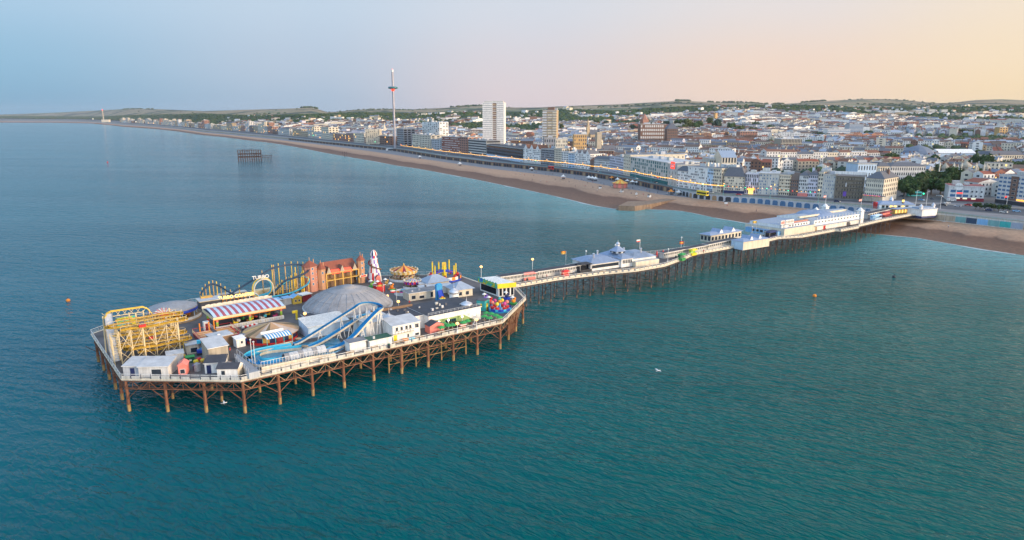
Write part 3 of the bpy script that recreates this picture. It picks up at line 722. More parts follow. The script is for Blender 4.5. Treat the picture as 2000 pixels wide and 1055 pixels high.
def palm_court():
    p, a, w = fr(1158, 531.5, 1284, 513.5, DZ)
    t = thing('pier_pavilion', 'long white pavilion with blue-grey seamed roofs and a central domed cupola', 'pavilion', (p[0], p[1], DZ), a); t.scale = (1, 1, .79)
    d = 14.0; m = MB(); c0, c1 = w * .44, w * .62
    m.box(0, c0, 1.5, d, 0, 3.6, 'white'); m.box(c0, c1, .6, d + 1, 0, 4.4, 'white'); m.box(c1, w, 1.2, d, 0, 3.6, 'white')
    part('wall', m, t)
    ex = MB(); ex.box(c1 - .4, w - .6, -1.6, 1.15, 0, 2.6, 'cream', 'offwhite'); part('front_store', ex, t)
    def seams(mm, x0, x1, y0, z0, y1, z1, n):
        for i in range(n + 1):
            x = x0 + (x1 - x0) * i / n; mm.bar((x, y0, z0 + .06), (x, y1, z1 + .06), .09, 'lead')
    r = MB(); r.hip(-.6, c0 + .1, .9, d + .6, 3.6, 5.9, 'pier_roof', 4.5); seams(r, 1.5, c0 - 2, 1, 3.65, 5.2, 5.8, 14); part('roof', r, t)
    r = MB(); r.hip(c1 - .1, w + .6, .7, d + .6, 3.6, 5.9, 'lead', 4.5); seams(r, c1 + 2, w - 3, .8, 3.65, 5, 5.8, 16); part('roof', r, t)
    r = MB(); r.hip(c0 - .5, c1 + .5, .1, d + 1.4, 4.4, 6.6, 'pier_roof', 3.6); seams(r, c0 + .4, c1 - .4, .2, 4.45, 3.6, 6.5, 8); part('roof', r, t)
    q = MB(); cx, cy = (c0 + c1) / 2, d * .5
    q.lathe([(3.0, 6.4), (3.0, 7.5)], 8, 'white', cx, cy); q.lathe([(3.6, 7.5), (2.2, 8.4), (1.0, 9.5), (.7, 9.8)], 8, 'pier_roof', cx, cy)
    q.lathe([(.7, 9.8), (.7, 10.6)], 8, 'white', cx, cy); q.lathe([(.85, 10.6), (.95, 11), (.6, 11.6), (.15, 12), (.08, 13)], 8, 'metal', cx, cy)
    cu = part('cupola', q, t)
    for i in range(8):
        g = MB(); an = (i + .5) * pi / 4; g.rbox(cx + 3.0 * cos(an), cy + 3.0 * sin(an), an + pi / 2, 1.1, .16, 6.55, 7.3, 'glass'); part('window', g, cu)
    for i in range(20): window(t, .9 + i * (c0 - 1.4) / 20, 1.5, 1.3, .75, 1.6)
    for i in range(6): window(t, c0 + .9 + i * (c1 - c0 - 1) / 6, .6, 2.0, .6, 1.8)
    for i in range(8): window(t, w - .05, 2 + i * 1.5, 1.3, .7, 1.5, pi / 2)
    fl = MB(); fl.bar((w - 4, d * .5, 6.4), (w - 4, d * .5, 12), .08, 'rail_white'); part('flag_pole', fl, t)
    pg = MB(); pg.box(w - 5.9, w - 4, d * .5, d * .5 + .05, 11.2, 11.9, 'white'); pg.box(w - 5.9, w - 4, d * .5 - .01, d * .5 + .06, 10.6, 11.2, 'red'); part('pennant', pg, t)
    for i, (x, y) in enumerate([(4, 5), (9, 9), (w - 12, 8), (w - 6, 4)]):
        v = MB(); v.cyl(x, y, 5.6, 7.6, .35, 'metal', 8); v.lathe([(.35, 7.6), (.6, 7.9), (0.05, 8.3)], 8, 'metal', x, y); part('roof_vent', v, t)
palm_court()

def kiosk(u1, v1, u2, v2, d, h, wall, label, over=1.2, gl=8):
    p, a, w = fr(u1, v1, u2, v2, DZ)
    t = thing('pier_kiosk', label, 'kiosk', (p[0], p[1], DZ), a)
    m = MB(); m.box(0, w, 0, d, 0, h, wall); part('wall', m, t)
    m = MB(); m.hip(-over, w + over, -.6, d + .6, h, h + .9, 'pier_roof', d * .42)
    m.gable(w * .28, w * .42, .4, d - .4, h + .2, h + 2.3, 'pier_roof', 'white', 'y'); m.gable(w * .68, w * .82, .4, d - .4, h + .2, h + 2.3, 'pier_roof', 'white', 'y')
    part('roof', m, t)
    for i in range(gl): window(t, (i + .5) * w / gl, 0, .9, w / gl * .6, h * .5)
    for i in range(3): window(t, 0, (i + .5) * d / 3, .8, d / 3 * .6, h * .55, -pi / 2, 'pier_roof')
kiosk(1388, 474, 1447, 464.5, 6.5, 3.6, 'cream', 'kiosk with blue-grey gabled roof on the far side of the walkway', gl=9)
def white_store():
    p, a, w = fr(1451, 487.5, 1502, 479.5, DZ - .3)
    t = thing('pier_kiosk', 'blank white walled kiosk hanging over the near side of the walkway', 'kiosk', (p[0], p[1], DZ - .5), a)
    m = MB(); m.box(0, w, 0, 7, -.2, 3.8, 'cream'); m.box(-.04, 0.01, .0, 7, -.2, 3.75, 'pale_blue'); part('wall', m, t)
    m = MB(); m.hip(-.4, w + .4, -.4, 7.4, 3.8, 4.6, 'pier_roof', 3); m.gable(w * .3, w * .42, .8, 6.4, 4, 6, 'pier_roof', 'white', 'y'); m.gable(w * .62, w * .74, .8, 6.4, 4, 6, 'pier_roof', 'white', 'y'); part('roof', m, t)
    m = MB()
    for i in range(5):
        m.bar((w * i / 4, .6, -8), (w * i / 4, .6, -.2), .18, 'iron'); m.bar((w * i / 4, .6, -.4), (w * i / 4, 7, -.4), .2, 'iron')
        if i < 4: m.bar((w * i / 4, .6, -6), (w * (i + 1) / 4, .6, -1), .06, 'iron'); m.bar((w * i / 4, .6, -1), (w * (i + 1) / 4, .6, -6), .06, 'iron')
    part('support_legs', m, t)
white_store()

def palace():
    p, a, w = fr(1531, 462, 1688, 436, DZ)
    t = thing('amusement_hall', 'large white pier hall with low dome, round windows and corner towers near the shore', 'hall', (p[0], p[1], DZ), a); t.scale = (1, 1, .84)
    d = 24.0; m = MB(); x1 = w * .36
    m.box(0, x1, 0, d, 0, 4.6, 'cream', 'lead'); m.box(-2.5, 0, 2, d - 2, 0, 3, 'sky_blue', 'pier_roof'); m.box(1, x1 - 2, 2.5, d - 2, 4.6, 6.4, 'white', 'lead')
    m.box(x1, w - 3, 1, d, 0, 6.8, 'white', 'lead'); part('wall', m, t)
    g = MB(); g.box(x1 - 1, w - 2.8, -.9, 1.0, 3.2, 3.5, 'offwhite', 'lead'); part('canopy', g, t)
    dc = w * .60; dr = 10.5
    b = MB(); b.ball(dc, d * .5, 6.6, dr, dr, 4.2, 'pier_roof', 28, 14)
    for i in range(14):
        e = pi * i / 14
        for sg in (0, pi): b.path([(dc + dr * 1.004 * cos(t_) * cos(e + sg), d * .5 + dr * 1.004 * cos(t_) * sin(e + sg), 6.6 + 4.23 * sin(t_)) for t_ in [pi / 2 * k / 6 for k in range(7)]], .08, 'lead', 3)
    part('dome', b, t)
    r = MB(); r.gable(x1 + .2, dc - dr, 1, d, 6.8, 9.0, 'lead', 'white'); r.gable(dc + dr, w - 3, 1, d, 6.8, 9.0, 'lead', 'white'); part('roof', r, t)
    k = MB(); k.box(x1 - 6, dc - dr + 6, 6, 7.5, 8.2, 9.2, 'cream'); k.box(dc + 8, w - 6, 8, 9.5, 8.2, 9.2, 'cream'); k.box(x1 * .35, x1 - 1, 4, 5, 6.4, 7.3, 'pink_wall'); part('roof_light', k, t)
    for i in range(15):
        x = x1 + 1.6 + i * (w - 3 - x1 - 3) / 14
        o = MB(); o.lathe([(.62, 0), (.62, .1)], 10, 'rail_white'); o.disc(.45, .11, 'glass', 10)
        me = o.mesh('round_window'); ob = link('round_window', me, t, (x, 1.0, 5.4)); ob.rotation_euler = (pi / 2, 0, 0)
        f = MB(); f.bar((x + .95, 1.0, 6.4), (x + .95, 1.0, 8.1), .18, 'white'); f.ball(x + .95, 1.0, 8.3, .3, .3, .3, 'white', 6, 4); part('finial', f, t)
    for i in range(7): window(t, x1 * .3 + i * x1 * .09, 2.5, 5.0, 1.1, .9)
    for i in range(6): window(t, -2.5, 4 + i * 2.6, 1, 1.8, 1.5, -pi / 2)
    dr_ = MB(); dr_.box(w * .48, w * .485 + 1.6, .9, 1.02, 0, 2.9, 'red'); dr_.box(w * .37, w * .40, .9, 1.02, 0, 2.6, 'wood'); dr_.box(w * .78, w * .82, .9, 1.02, 0, 2.7, 'dark_grey'); part('door', dr_, t)
    for i, (x, y) in enumerate(((w - 2.6, 0.2), (w - 2.6, d - 2))):
        q = MB(); q.box(x - 1.5, x + 1.5, y, y + 3, 0, 8.6, 'white'); q.box(x - 1.8, x + 1.8, y - .3, y + 3.3, 8.6, 9, 'white'); q.lathe([(1.7, 9), (1.3, 9.9), (.4, 10.6), (.1, 11.6)], 8, 'white', x, y + 1.5); q.bar((x, y + 1.5, 11), (x, y + 1.5, 17), .09, 'rail_white')
        tw = part('corner_tower', q, t); fl = MB(); fl.box(x - 2.8, x, y + 1.48, y + 1.53, 15.4, 16.8, 'lit_pink' if 0 else 'coral'); fl.box(x - 2.8, x, y + 1.45, y + 1.56, 16.0, 16.25, 'white'); part('flag', fl, tw)
    q = MB(); q.box(dc - 1, dc + 1, d * .45, d * .45 + 2, 10.4, 11.2, 'white'); q.lathe([(1.1, 11.2), (.6, 11.8), (.1, 12.6)], 8, 'white', dc, d * .45 + 1); part('lantern', q, t)
    s = MB(); s.box(-1.2, 2.2, 1.6, 1.75, 7.0, 9.6, 'white'); s.box(2.8, 10.2, 1.6, 1.75, 7.0, 9.6, 'white')
    for x in (-1, 2, 3, 6.5, 10): s.bar((x, 1.9, 4.5), (x, 1.9, 9.5), .1, 'rail_dark')
    sg = part('roof_sign', s, t)
    for i in range(10):
        l = MB(); x = 3.2 + i * .68; l.box(x, x + .16, 1.54, 1.6, 7.6, 9.0, 'brown'); l.box(x, x + .45, 1.54, 1.6, 8.2 if i % 2 else 8.75, 8.4 if i % 2 else 9.0, 'brown'); part('letter', l, sg)
    l = MB(); l.box(-.8, 1.8, 1.54, 1.6, 7.5, 9.1, 'coral'); part('emblem', l, sg)
palace()
def entrance():
    p, a, w = fr(1800, 421.5, 1836, 418.5, DZ)
    t = thing('round_pier_hall', 'white curved end building with two small domes beside the beach', 'building', (p[0], p[1], DZ), a); t.scale = (1, 1, .8)
    m = MB(); pts = [(0, 0), (w * .7, -.6), (w * .92, 1.2), (w, 4), (w * .9, 8), (w * .6, 10), (0, 10)]
    m.prism(pts, -.6, 4.4, 'white'); m.prism([(x * 1.01 - .05, y * 1.01 - .05) for x, y in pts], -2.2, -.6, 'navy'); part('wall', m, t)
    r = MB(); r.prism([(w / 2 + (x - w / 2) * 1.05, 5 + (y - 5) * 1.05) for x, y in pts], 4.4, 4.8, 'rail_white', 'lead'); r.prism([(w / 2 + (x - w / 2) * .8, 5 + (y - 5) * .7) for x, y in pts], 4.8, 5.8, 'lead'); part('roof', r, t)
    for x, y in ((w * .82, 3), (.6, 1.5)):
        q = MB(); q.cyl(x, y, 4.8, 6.6, 1.0, 'white', 8); q.lathe([(1.3, 6.6), (1.2, 7.4), (.6, 8.1), (.1, 9)], 8, 'metal', x, y); part('small_dome', q, t)
    p, a, w = fr(1716, 409, 1786, 409.5, DZ)
    t = thing('entrance_arcade', 'long blue-grey roofed entrance arcade where the pier meets the road', 'arcade', (p[0], p[1], DZ), a)
    m = MB(); m.box(0, w, 0, 9, 0, 3.3, 'pale_blue'); m.box(-1.2, 0, 2, 6, 0, 4.4, 'red'); part('wall', m, t)
    r = MB(); r.hip(-.5, w + .5, -.8, 9.8, 3.3, 5.2, 'pier_roof', 4); r.lathe([(1.2, 4.6), (1.2, 5.8), (1.5, 5.9), (.9, 7), (.1, 8.2)], 8, 'metal', w * .42, 4.5); part('roof', r, t)
    for i in range(7): window(t, w * .12 + i * w * .11, 0, .4, w * .075, 2.2, 0, 'wood', 'lit_window' if i in (2, 3, 5) else 'glass')
    p, a, w = fr(1752, 419, 1788, 416, DZ)
    t = thing('lit_kiosk_row', 'row of pier stalls glowing yellow behind timber posts at the shore end', 'kiosk', (p[0], p[1], DZ), a)
    m = MB(); m.box(0, w, 1.6, 5, 0, 3.1, 'gold'); part('wall', m, t)
    r = MB(); r.box(-.4, w + .4, -.3, 5.3, 3.1, 3.4, 'lead'); part('roof', r, t)
    for i in range(6):
        q = MB(); q.box(w * (i + .15) / 6, w * (i + .85) / 6, 1.5, 1.62, .5, 2.5, 'lit_window'); part('stall_front', q, t)
        q = MB(); q.bar((w * i / 6, .1, 0), (w * i / 6, .1, 3.1), .13, 'wood'); part('post', q, t)
    p = G(1762, 409, DZ); t = thing('clock_lantern', 'black pillar with a glowing yellow lantern head at the pier entrance', 'lamp', p)
    m = MB(); m.cyl(0, 0, 0, 4.6, .55, 'charcoal', 8, .4); m.cyl(0, 0, 0, .8, .9, 'charcoal', 8); m.cyl(0, 0, 4.6, 4.9, .8, 'charcoal', 8); part('pillar', m, t)
    m = MB(); m.cyl(0, 0, 4.9, 6.5, .6, 'lit_window', 8, .75); part('lantern', m, t)
    m = MB(); m.lathe([(.95, 6.5), (.4, 7.2), (.08, 8.2)], 8, 'charcoal'); part('cap', m, t)
entrance()

# ---- lamps and flags along the pier
def pier_lamp(u, v, lit, label, h=5.2, z=DZ):
    t = thing('pier_lamp', label, 'lamp post', G(u, v, z), 0, 'lamp posts along the pier')
    m = MB(); m.cyl(0, 0, 0, h, .11, 'rail_white', 6, .07); m.cyl(0, 0, 0, .8, .22, 'rail_white', 6); part('post', m, t)
    m = MB(); c = 'lamp_warm' if lit == 1 else 'lamp_white' if lit == 2 else 'pale'
    m.ball(0, 0, h + .34, .5 if lit == 1 else .36, .5 if lit == 1 else .36, .42, c, 8, 6); m.cyl(0, 0, h + .6, h + .85, .28, 'rail_white', 8, .04); part('lamp_head', m, t)
for u, v, lit, lb in [(940, 549, 1, 'orange-glowing lamp at the corner where the walkway leaves the fairground'), (1040, 533, 1, 'lit orange lamp above the first white shelter'), (1144, 516, 0, 'unlit white lamp left of the pavilion cupola'), (1201, 503, 0, 'unlit white lamp behind the pavilion roof left of the cupola'), (1330, 487, 0, 'unlit white lamp behind the shelter past the pavilion'), (1304, 512, 0, 'white lamp at the near rail by the red parasols'), (1468, 464, 0, 'unlit lamp behind the white hanging kiosk'), (1518, 456, 0, 'unlit lamp beside the amusement hall sign')]:
    pier_lamp(u, v, lit, lb)
def flagpole(u, v, h, cols, label, z=DZ):
    t = thing('flagpole', label, 'flagpole', G(u, v, z), 0, 'flagpoles on the pier')
    m = MB(); m.cyl(0, 0, 0, h, .07, 'rail_white', 6, .04); part('pole', m, t)
    m = MB(); n = 5
    for j, c in enumerate(cols):
        z1 = h - .1 - j * 1.3 / len(cols); z0 = z1 - 1.3 / len(cols)
        for i in range(n):
            x0, x1 = -2.1 * i / n, -2.1 * (i + 1) / n; y0, y1 = .18 * sin(i * 1.3), .18 * sin((i + 1) * 1.3)
            m.face([(x0, y0, z0), (x1, y1, z0 - .03), (x1, y1, z1 - .03), (x0, y0, z1)], c)
    part('flag', m, t)
flagpole(1105, 520, 6.5, ['orange', 'gold'], 'flagpole flying an orange flag on the walkway left of the pavilion')
flagpole(1335, 492, 5, ['red', 'yellow', 'red'], 'flagpole with a red and yellow banner past the pavilion')
flagpole(1476, 461, 8, ['yellow', 'gold'], 'flagpole with a yellow flag behind the white hanging kiosk')
def parasol(u, v, label):
    t = thing('closed_parasol', label, 'parasol', G(u, v, DZ), 0, 'red parasols by the pavilion')
    m = MB(); m.cyl(0, 0, 0, 3.4, .05, 'rail_white', 6); m.cyl(0, 0, 0, .15, .5, 'dark_grey', 8); part('pole', m, t)
    m = MB(); m.lathe([(.28, .9), (.42, 1.6), (.3, 2.8), (.06, 3.5)], 8, 'red'); part('canopy', m, t)
parasol(1282.5, 505, 'folded red parasol nearer the pavilion end wall'); parasol(1294.5, 503, 'folded red parasol further from the pavilion')
def stall(u1, v1, u2, v2, d, h, c1, c2, label):
    p, a, w = fr(u1, v1, u2, v2, DZ); t = thing('pier_stall', label, 'stall', (p[0], p[1], DZ), a, 'stalls on the pier walkway')
    m = MB(); m.box(0, w, 0, d, 0, 1.0, c1); m.box(.05, w - .05, d * .5, d, 1, h, c2)
    for x in (.08, w - .08): m.bar((x, .08, 1), (x, .08, h), .06, 'rail_white')
    part('counter', m, t); m = MB(); m.hip(-.3, w + .3, -.4, d + .3, h, h + .6, c1, d * .45); part('roof', m, t)
stall(1332, 510, 1339, 508, 2.2, 2.6, 'green', 'dark_green', 'green stall at the near rail where the walkway narrows')
stall(1101, 541, 1112, 539.2, 1.6, 1.9, 'red', 'coral', 'red stall in front of the second white shelter')
stall(1133, 533.5, 1156, 530, 3.5, 3.2, 'charcoal', 'dark_glass', 'dark glazed cafe front at the left end of the pavilion')
stall(1024, 548.5, 1046, 545.5, 1.5, 2.3, 'coral', 'orange', 'orange and pink painted stall by the first shelter')
stall(1352, 500, 1361, 498, 1.8, 2.4, 'bright_yellow', 'lime', 'yellow stall on the walkway past the pavilion')
stall(1503, 466, 1518, 463, 2.5, 2.9, 'navy', 'dark_glass', 'dark stall between the hanging kiosk and the amusement hall')
stall(1709, 430.5, 1722, 427.5, 3, 2.4, 'pale_blue', 'sky_blue', 'pale blue stall past the amusement hall')
stall(1728, 424, 1742, 421, 2.5, 2.5, 'dark_red', 'coral', 'dark red stall near the shore end of the walkway')
# ================================================================== THE FAIRGROUND ON THE PIER HEAD
def at(u, v): return G(u, v, DZ)
def bt(name, label, cat, u1, v1, u2, v2, group=None):
    p, a, w = fr(u1, v1, u2, v2, DZ); return thing(name, label, cat, (p[0], p[1], DZ), a, group), w
def ring_pts(cx, cy, rx, ry, z, n, a0=0, a1=2 * pi): return [(cx + rx * cos(a0 + (a1 - a0) * i / n), cy + ry * sin(a0 + (a1 - a0) * i / n), z) for i in range(n + 1)]

def crazy_mouse():
    t, w = bt('steel_coaster', 'yellow and cream steel coaster of stacked zigzag decks at the left end', 'roller coaster', 240, 713, 354, 692)
    d = 13.0
    c = MB()
    for ix in range(6):
        for iy in range(4):
            x, y = w * ix / 5, .4 + iy * 3.6; r = .2 if ix in (2, 5) and iy in (0, 3) else .11
            c.bar((x, y, 0), (x, y, 10.0 if r > .15 else 8.6), r, 'cream_steel', 6)
    part('column', c, t, stuff=False)
    b = MB()
    for iy in (0, 1, 3):
        y = .4 + iy * 3.6
        for ix in range(5):
            xa, xb = w * ix / 5, w * (ix + 1) / 5
            for z0, z1 in ((.3, 3.2), (3.6, 8.4)):
                if (ix + iy) % 2: b.bar((xa, y, z0), (xb, y, z1), .07, 'cream_steel'); 
                else: b.bar((xa, y, z1), (xb, y, z0), .07, 'cream_steel')
                if ix in (0, 4): b.bar((xa, y, z0), (xb, y, z1), .07, 'cream_steel')
    for ix in range(6):
        for iy in range(3):
            x = w * ix / 5
            for z in (3.2, 5.6, 8.5): b.bar((x, .4 + iy * 3.6, z), (x, 4 + iy * 3.6, z), .08, 'cream_steel')
            if ix % 2: b.bar((x, .4 + iy * 3.6, 3.4), (x, 4 + iy * 3.6, 8.3), .06, 'cream_steel')
    part('bracing', b, t)
    def serp(z, rows, x0, x1):
        pts = []
        for i, y in enumerate(rows):
            xs = (x0, x1) if i % 2 == 0 else (x1, x0)
            pts += [(xs[0] + (xs[1] - xs[0]) * k / 6, y, z + .12 * sin(k * 1.5)) for k in range(7)]
            if i < len(rows) - 1:
                yc = (y + rows[i + 1]) / 2; rr = (rows[i + 1] - y) / 2; sg = 1 if i % 2 == 0 else -1
                pts += [(xs[1] + sg * 1.5 * rr * sin(pi * k / 7), yc - rr * cos(pi * k / 7), z) for k in range(1, 7)]
        return pts
    SEC = [(-.45, .3), (-.45, -.08), (.45, -.08), (.45, .3)]
    for z, rows, x0, x1, nm in ((8.8, [.5, 3.6, 7.0, 10.2], .5, w + .2, 'upper_track'), (5.6, [3.6, 7.0, 10.2], 2, w - 2, 'middle_track'), (3.4, [.5, 3.6, 7.0, 10.2], 2.5, w + .6, 'lower_track'), (1.3, [3.6, 7.0, 10.2], 4, w - 1, 'bottom_track')):
        q = MB(); P = serp(z, rows, x0, x1); q.sweep(P, SEC, ['yellow', 'cream_steel', 'yellow']); q.sweep(P, SEC[::-1], ['yellow', 'cream_steel', 'yellow'])
        for k in range(0, len(P), 2): q.bar((P[k][0], P[k][1] - .55, z), (P[k][0], P[k][1] - .55, z + 1.1), .05, 'cream_steel')
        q.path([(x, y - .55, z + 1.1) for x, y, _ in P], .045, 'cream_steel', 3)
        part(nm, q, t)
    q = MB(); y = d + .4; top = [(-1.8, y, 9.4), (-1.0, y, 10.6), (0, y, 11.0), (w * .55, y, 11.0), (w * .63, y - .3, 10.4), (w * .68, y - .6, 9.2), (w * .7, y - 1.6, 8.6)]
    q.path(top, .13, 'yellow', 6); q.path([(x, yy - 1.0, z) for x, yy, z in top], .13, 'yellow', 6)
    q.bar((-2.2, y - .5, 9.6), (w * .55, y - .5, 9.6), .12, 'cream_steel')
    for i in range(12):
        x = -1.2 + i * (w * .55 + 1.2) / 11; q.bar((x, y - .5, 9.6), (x + (.9 if i % 2 else -.9), y - .5, 10.8), .06, 'cream_steel')
    for x in (-2.0, -.6, w * .3, w * .55, w * .66): q.bar((x - .4, y - .9, 0), (x, y - .5, 10), .15, 'cream_steel', 6); q.bar((x + .5, y + .2, 0), (x, y - .5, 10), .13, 'cream_steel', 6)
    part('lift_track', q, t)
    q = MB(); q.sweep([(-1.2, 3, .3), (-1.2, 6, 3), (-1, 10, 7.4), (-.6, 13, 10.4)], [(-.9, .4), (-.9, 0), (.9, 0), (.9, .4)], 'light_grey'); part('lift_chute', q, t)
    q = MB()
    for k in range(5):
        for z in (1.7, 3.4, 5.1, 6.8): q.bar((-1.6, k * 1.5, z), (.2, k * 1.5, z), .06, 'cream_steel'); q.bar((-1.6, k * 1.5, z), (-1.6, k * 1.5 + 1.5, z - 1.7), .05, 'cream_steel')
        q.bar((-1.6, k * 1.5, 0), (-1.6, k * 1.5, 7), .08, 'cream_steel')
    part('stair_tower', q, t)
    cr = MB(); cr.box(-.8, .8, -.6, .6, 0, .7, 'red'); cr.box(-.5, .5, -.45, .45, .7, 1.3, 'dark_grey'); link('car', cr.mesh('car'), t, (w * .4, .5, 8.95)); link('car', cr.mesh('car'), t, (w * .6, 7, 3.55))
crazy_mouse()
def mural():
    m, nt, N, L, b = nodes_of('mural_paint')
    n = tex(N, L, 'ShaderNodeTexNoise', .35, detail=2, Distortion=1.2)
    L.new(cramp(N, L, n, [(.3, (.02, .1, .4)), (.42, (.02, .35, .45)), (.5, (.05, .4, .1)), (.58, (.5, .5, .03)), (.7, (.7, .3, .03))]), b.inputs['Base Color'])
    t, w = bt('painted_panel', 'painted blue green and yellow scenery panel behind the yellow coaster', 'panel', 231, 650, 268, 643)
    m = MB(); m.box(0, w, 0, .3, 1.2, 4.2, 'mural_paint')
    part('board', m, t); m = MB()
    for i in range(4): m.bar((w * i / 3, .5, 0), (w * i / 3, .5, 4.2), .1, 'dark_grey')
    part('frame', m, t)
mural()

def waltzer():
    p = at(340, 621); t = thing('waltzer_ride', 'round covered ride with grey roof, royal blue fascia and white sunburst sign', 'ride', p, EA); r = 6.9
    m = MB(); m.lathe([(r, 3.7), (r * .6, 4.5), (.3, 5.1), (.01, 5.15)], 28, 'grey'); m.lathe([(r + .05, 3.4), (r + .05, 3.75), (r, 3.75)], 28, 'dome_grey'); part('roof', m, t)
    m = MB(); m.lathe([(r + .02, 3.4), (r + .12, 2.6)], 28, 'blue'); m.lathe([(r - .1, 2.6), (r - .1, 3.4)], 28, 'blue'); part('fascia', m, t)
    for i in range(9):
        q = MB(); a = i * 2 * pi / 9; q.bar((r * cos(a) * .96, r * sin(a) * .96, .2), (r * cos(a) * .96, r * sin(a) * .96, 2.7), .16, 'pale_blue', 6); part('post', q, t)
    m = MB(); m.lathe([(r + 1, 0), (r + 1, .5), (r + .3, .5), (r + .3, .75), (.1, .75)], 28, 'wood'); m.lathe([(2.2, .75), (2.2, 2.6), (.1, 2.8)], 12, 'navy'); part('platform', m, t)
    m = MB(); m.lathe([(r + .9, .5), (r + .9, 1.3)], 28, 'rail_white'); part('fence', m, t)
    for i in range(7):
        q = MB(); a = i * 2 * pi / 7 + .3; x, y = 4.3 * cos(a), 4.3 * sin(a); q.ball(x, y, 1.3, .85, .85, .75, 'orange', 8, 5); part('tub', q, t)
    sg = MB(); cx = .1; y = -r - .25
    sg.box(-3.0, 3.0, y, y + .15, 2.9, 3.4, 'red'); sg.box(-3.2, 3.2, y - .02, y + .16, 3.4, 3.6, 'rail_white')
    for i in range(11):
        a = pi * (i + .5) / 11; sg.bar((cos(a) * .7, y, 3.6 + .3 * sin(a)), (cos(a) * 2.7, y, 3.6 + 1.7 * sin(a)), .13, 'rail_white' if i % 2 else 'coral')
    s = part('sunburst_sign', sg, t); s.rotation_euler = (0, 0, radians(-30))
waltzer()

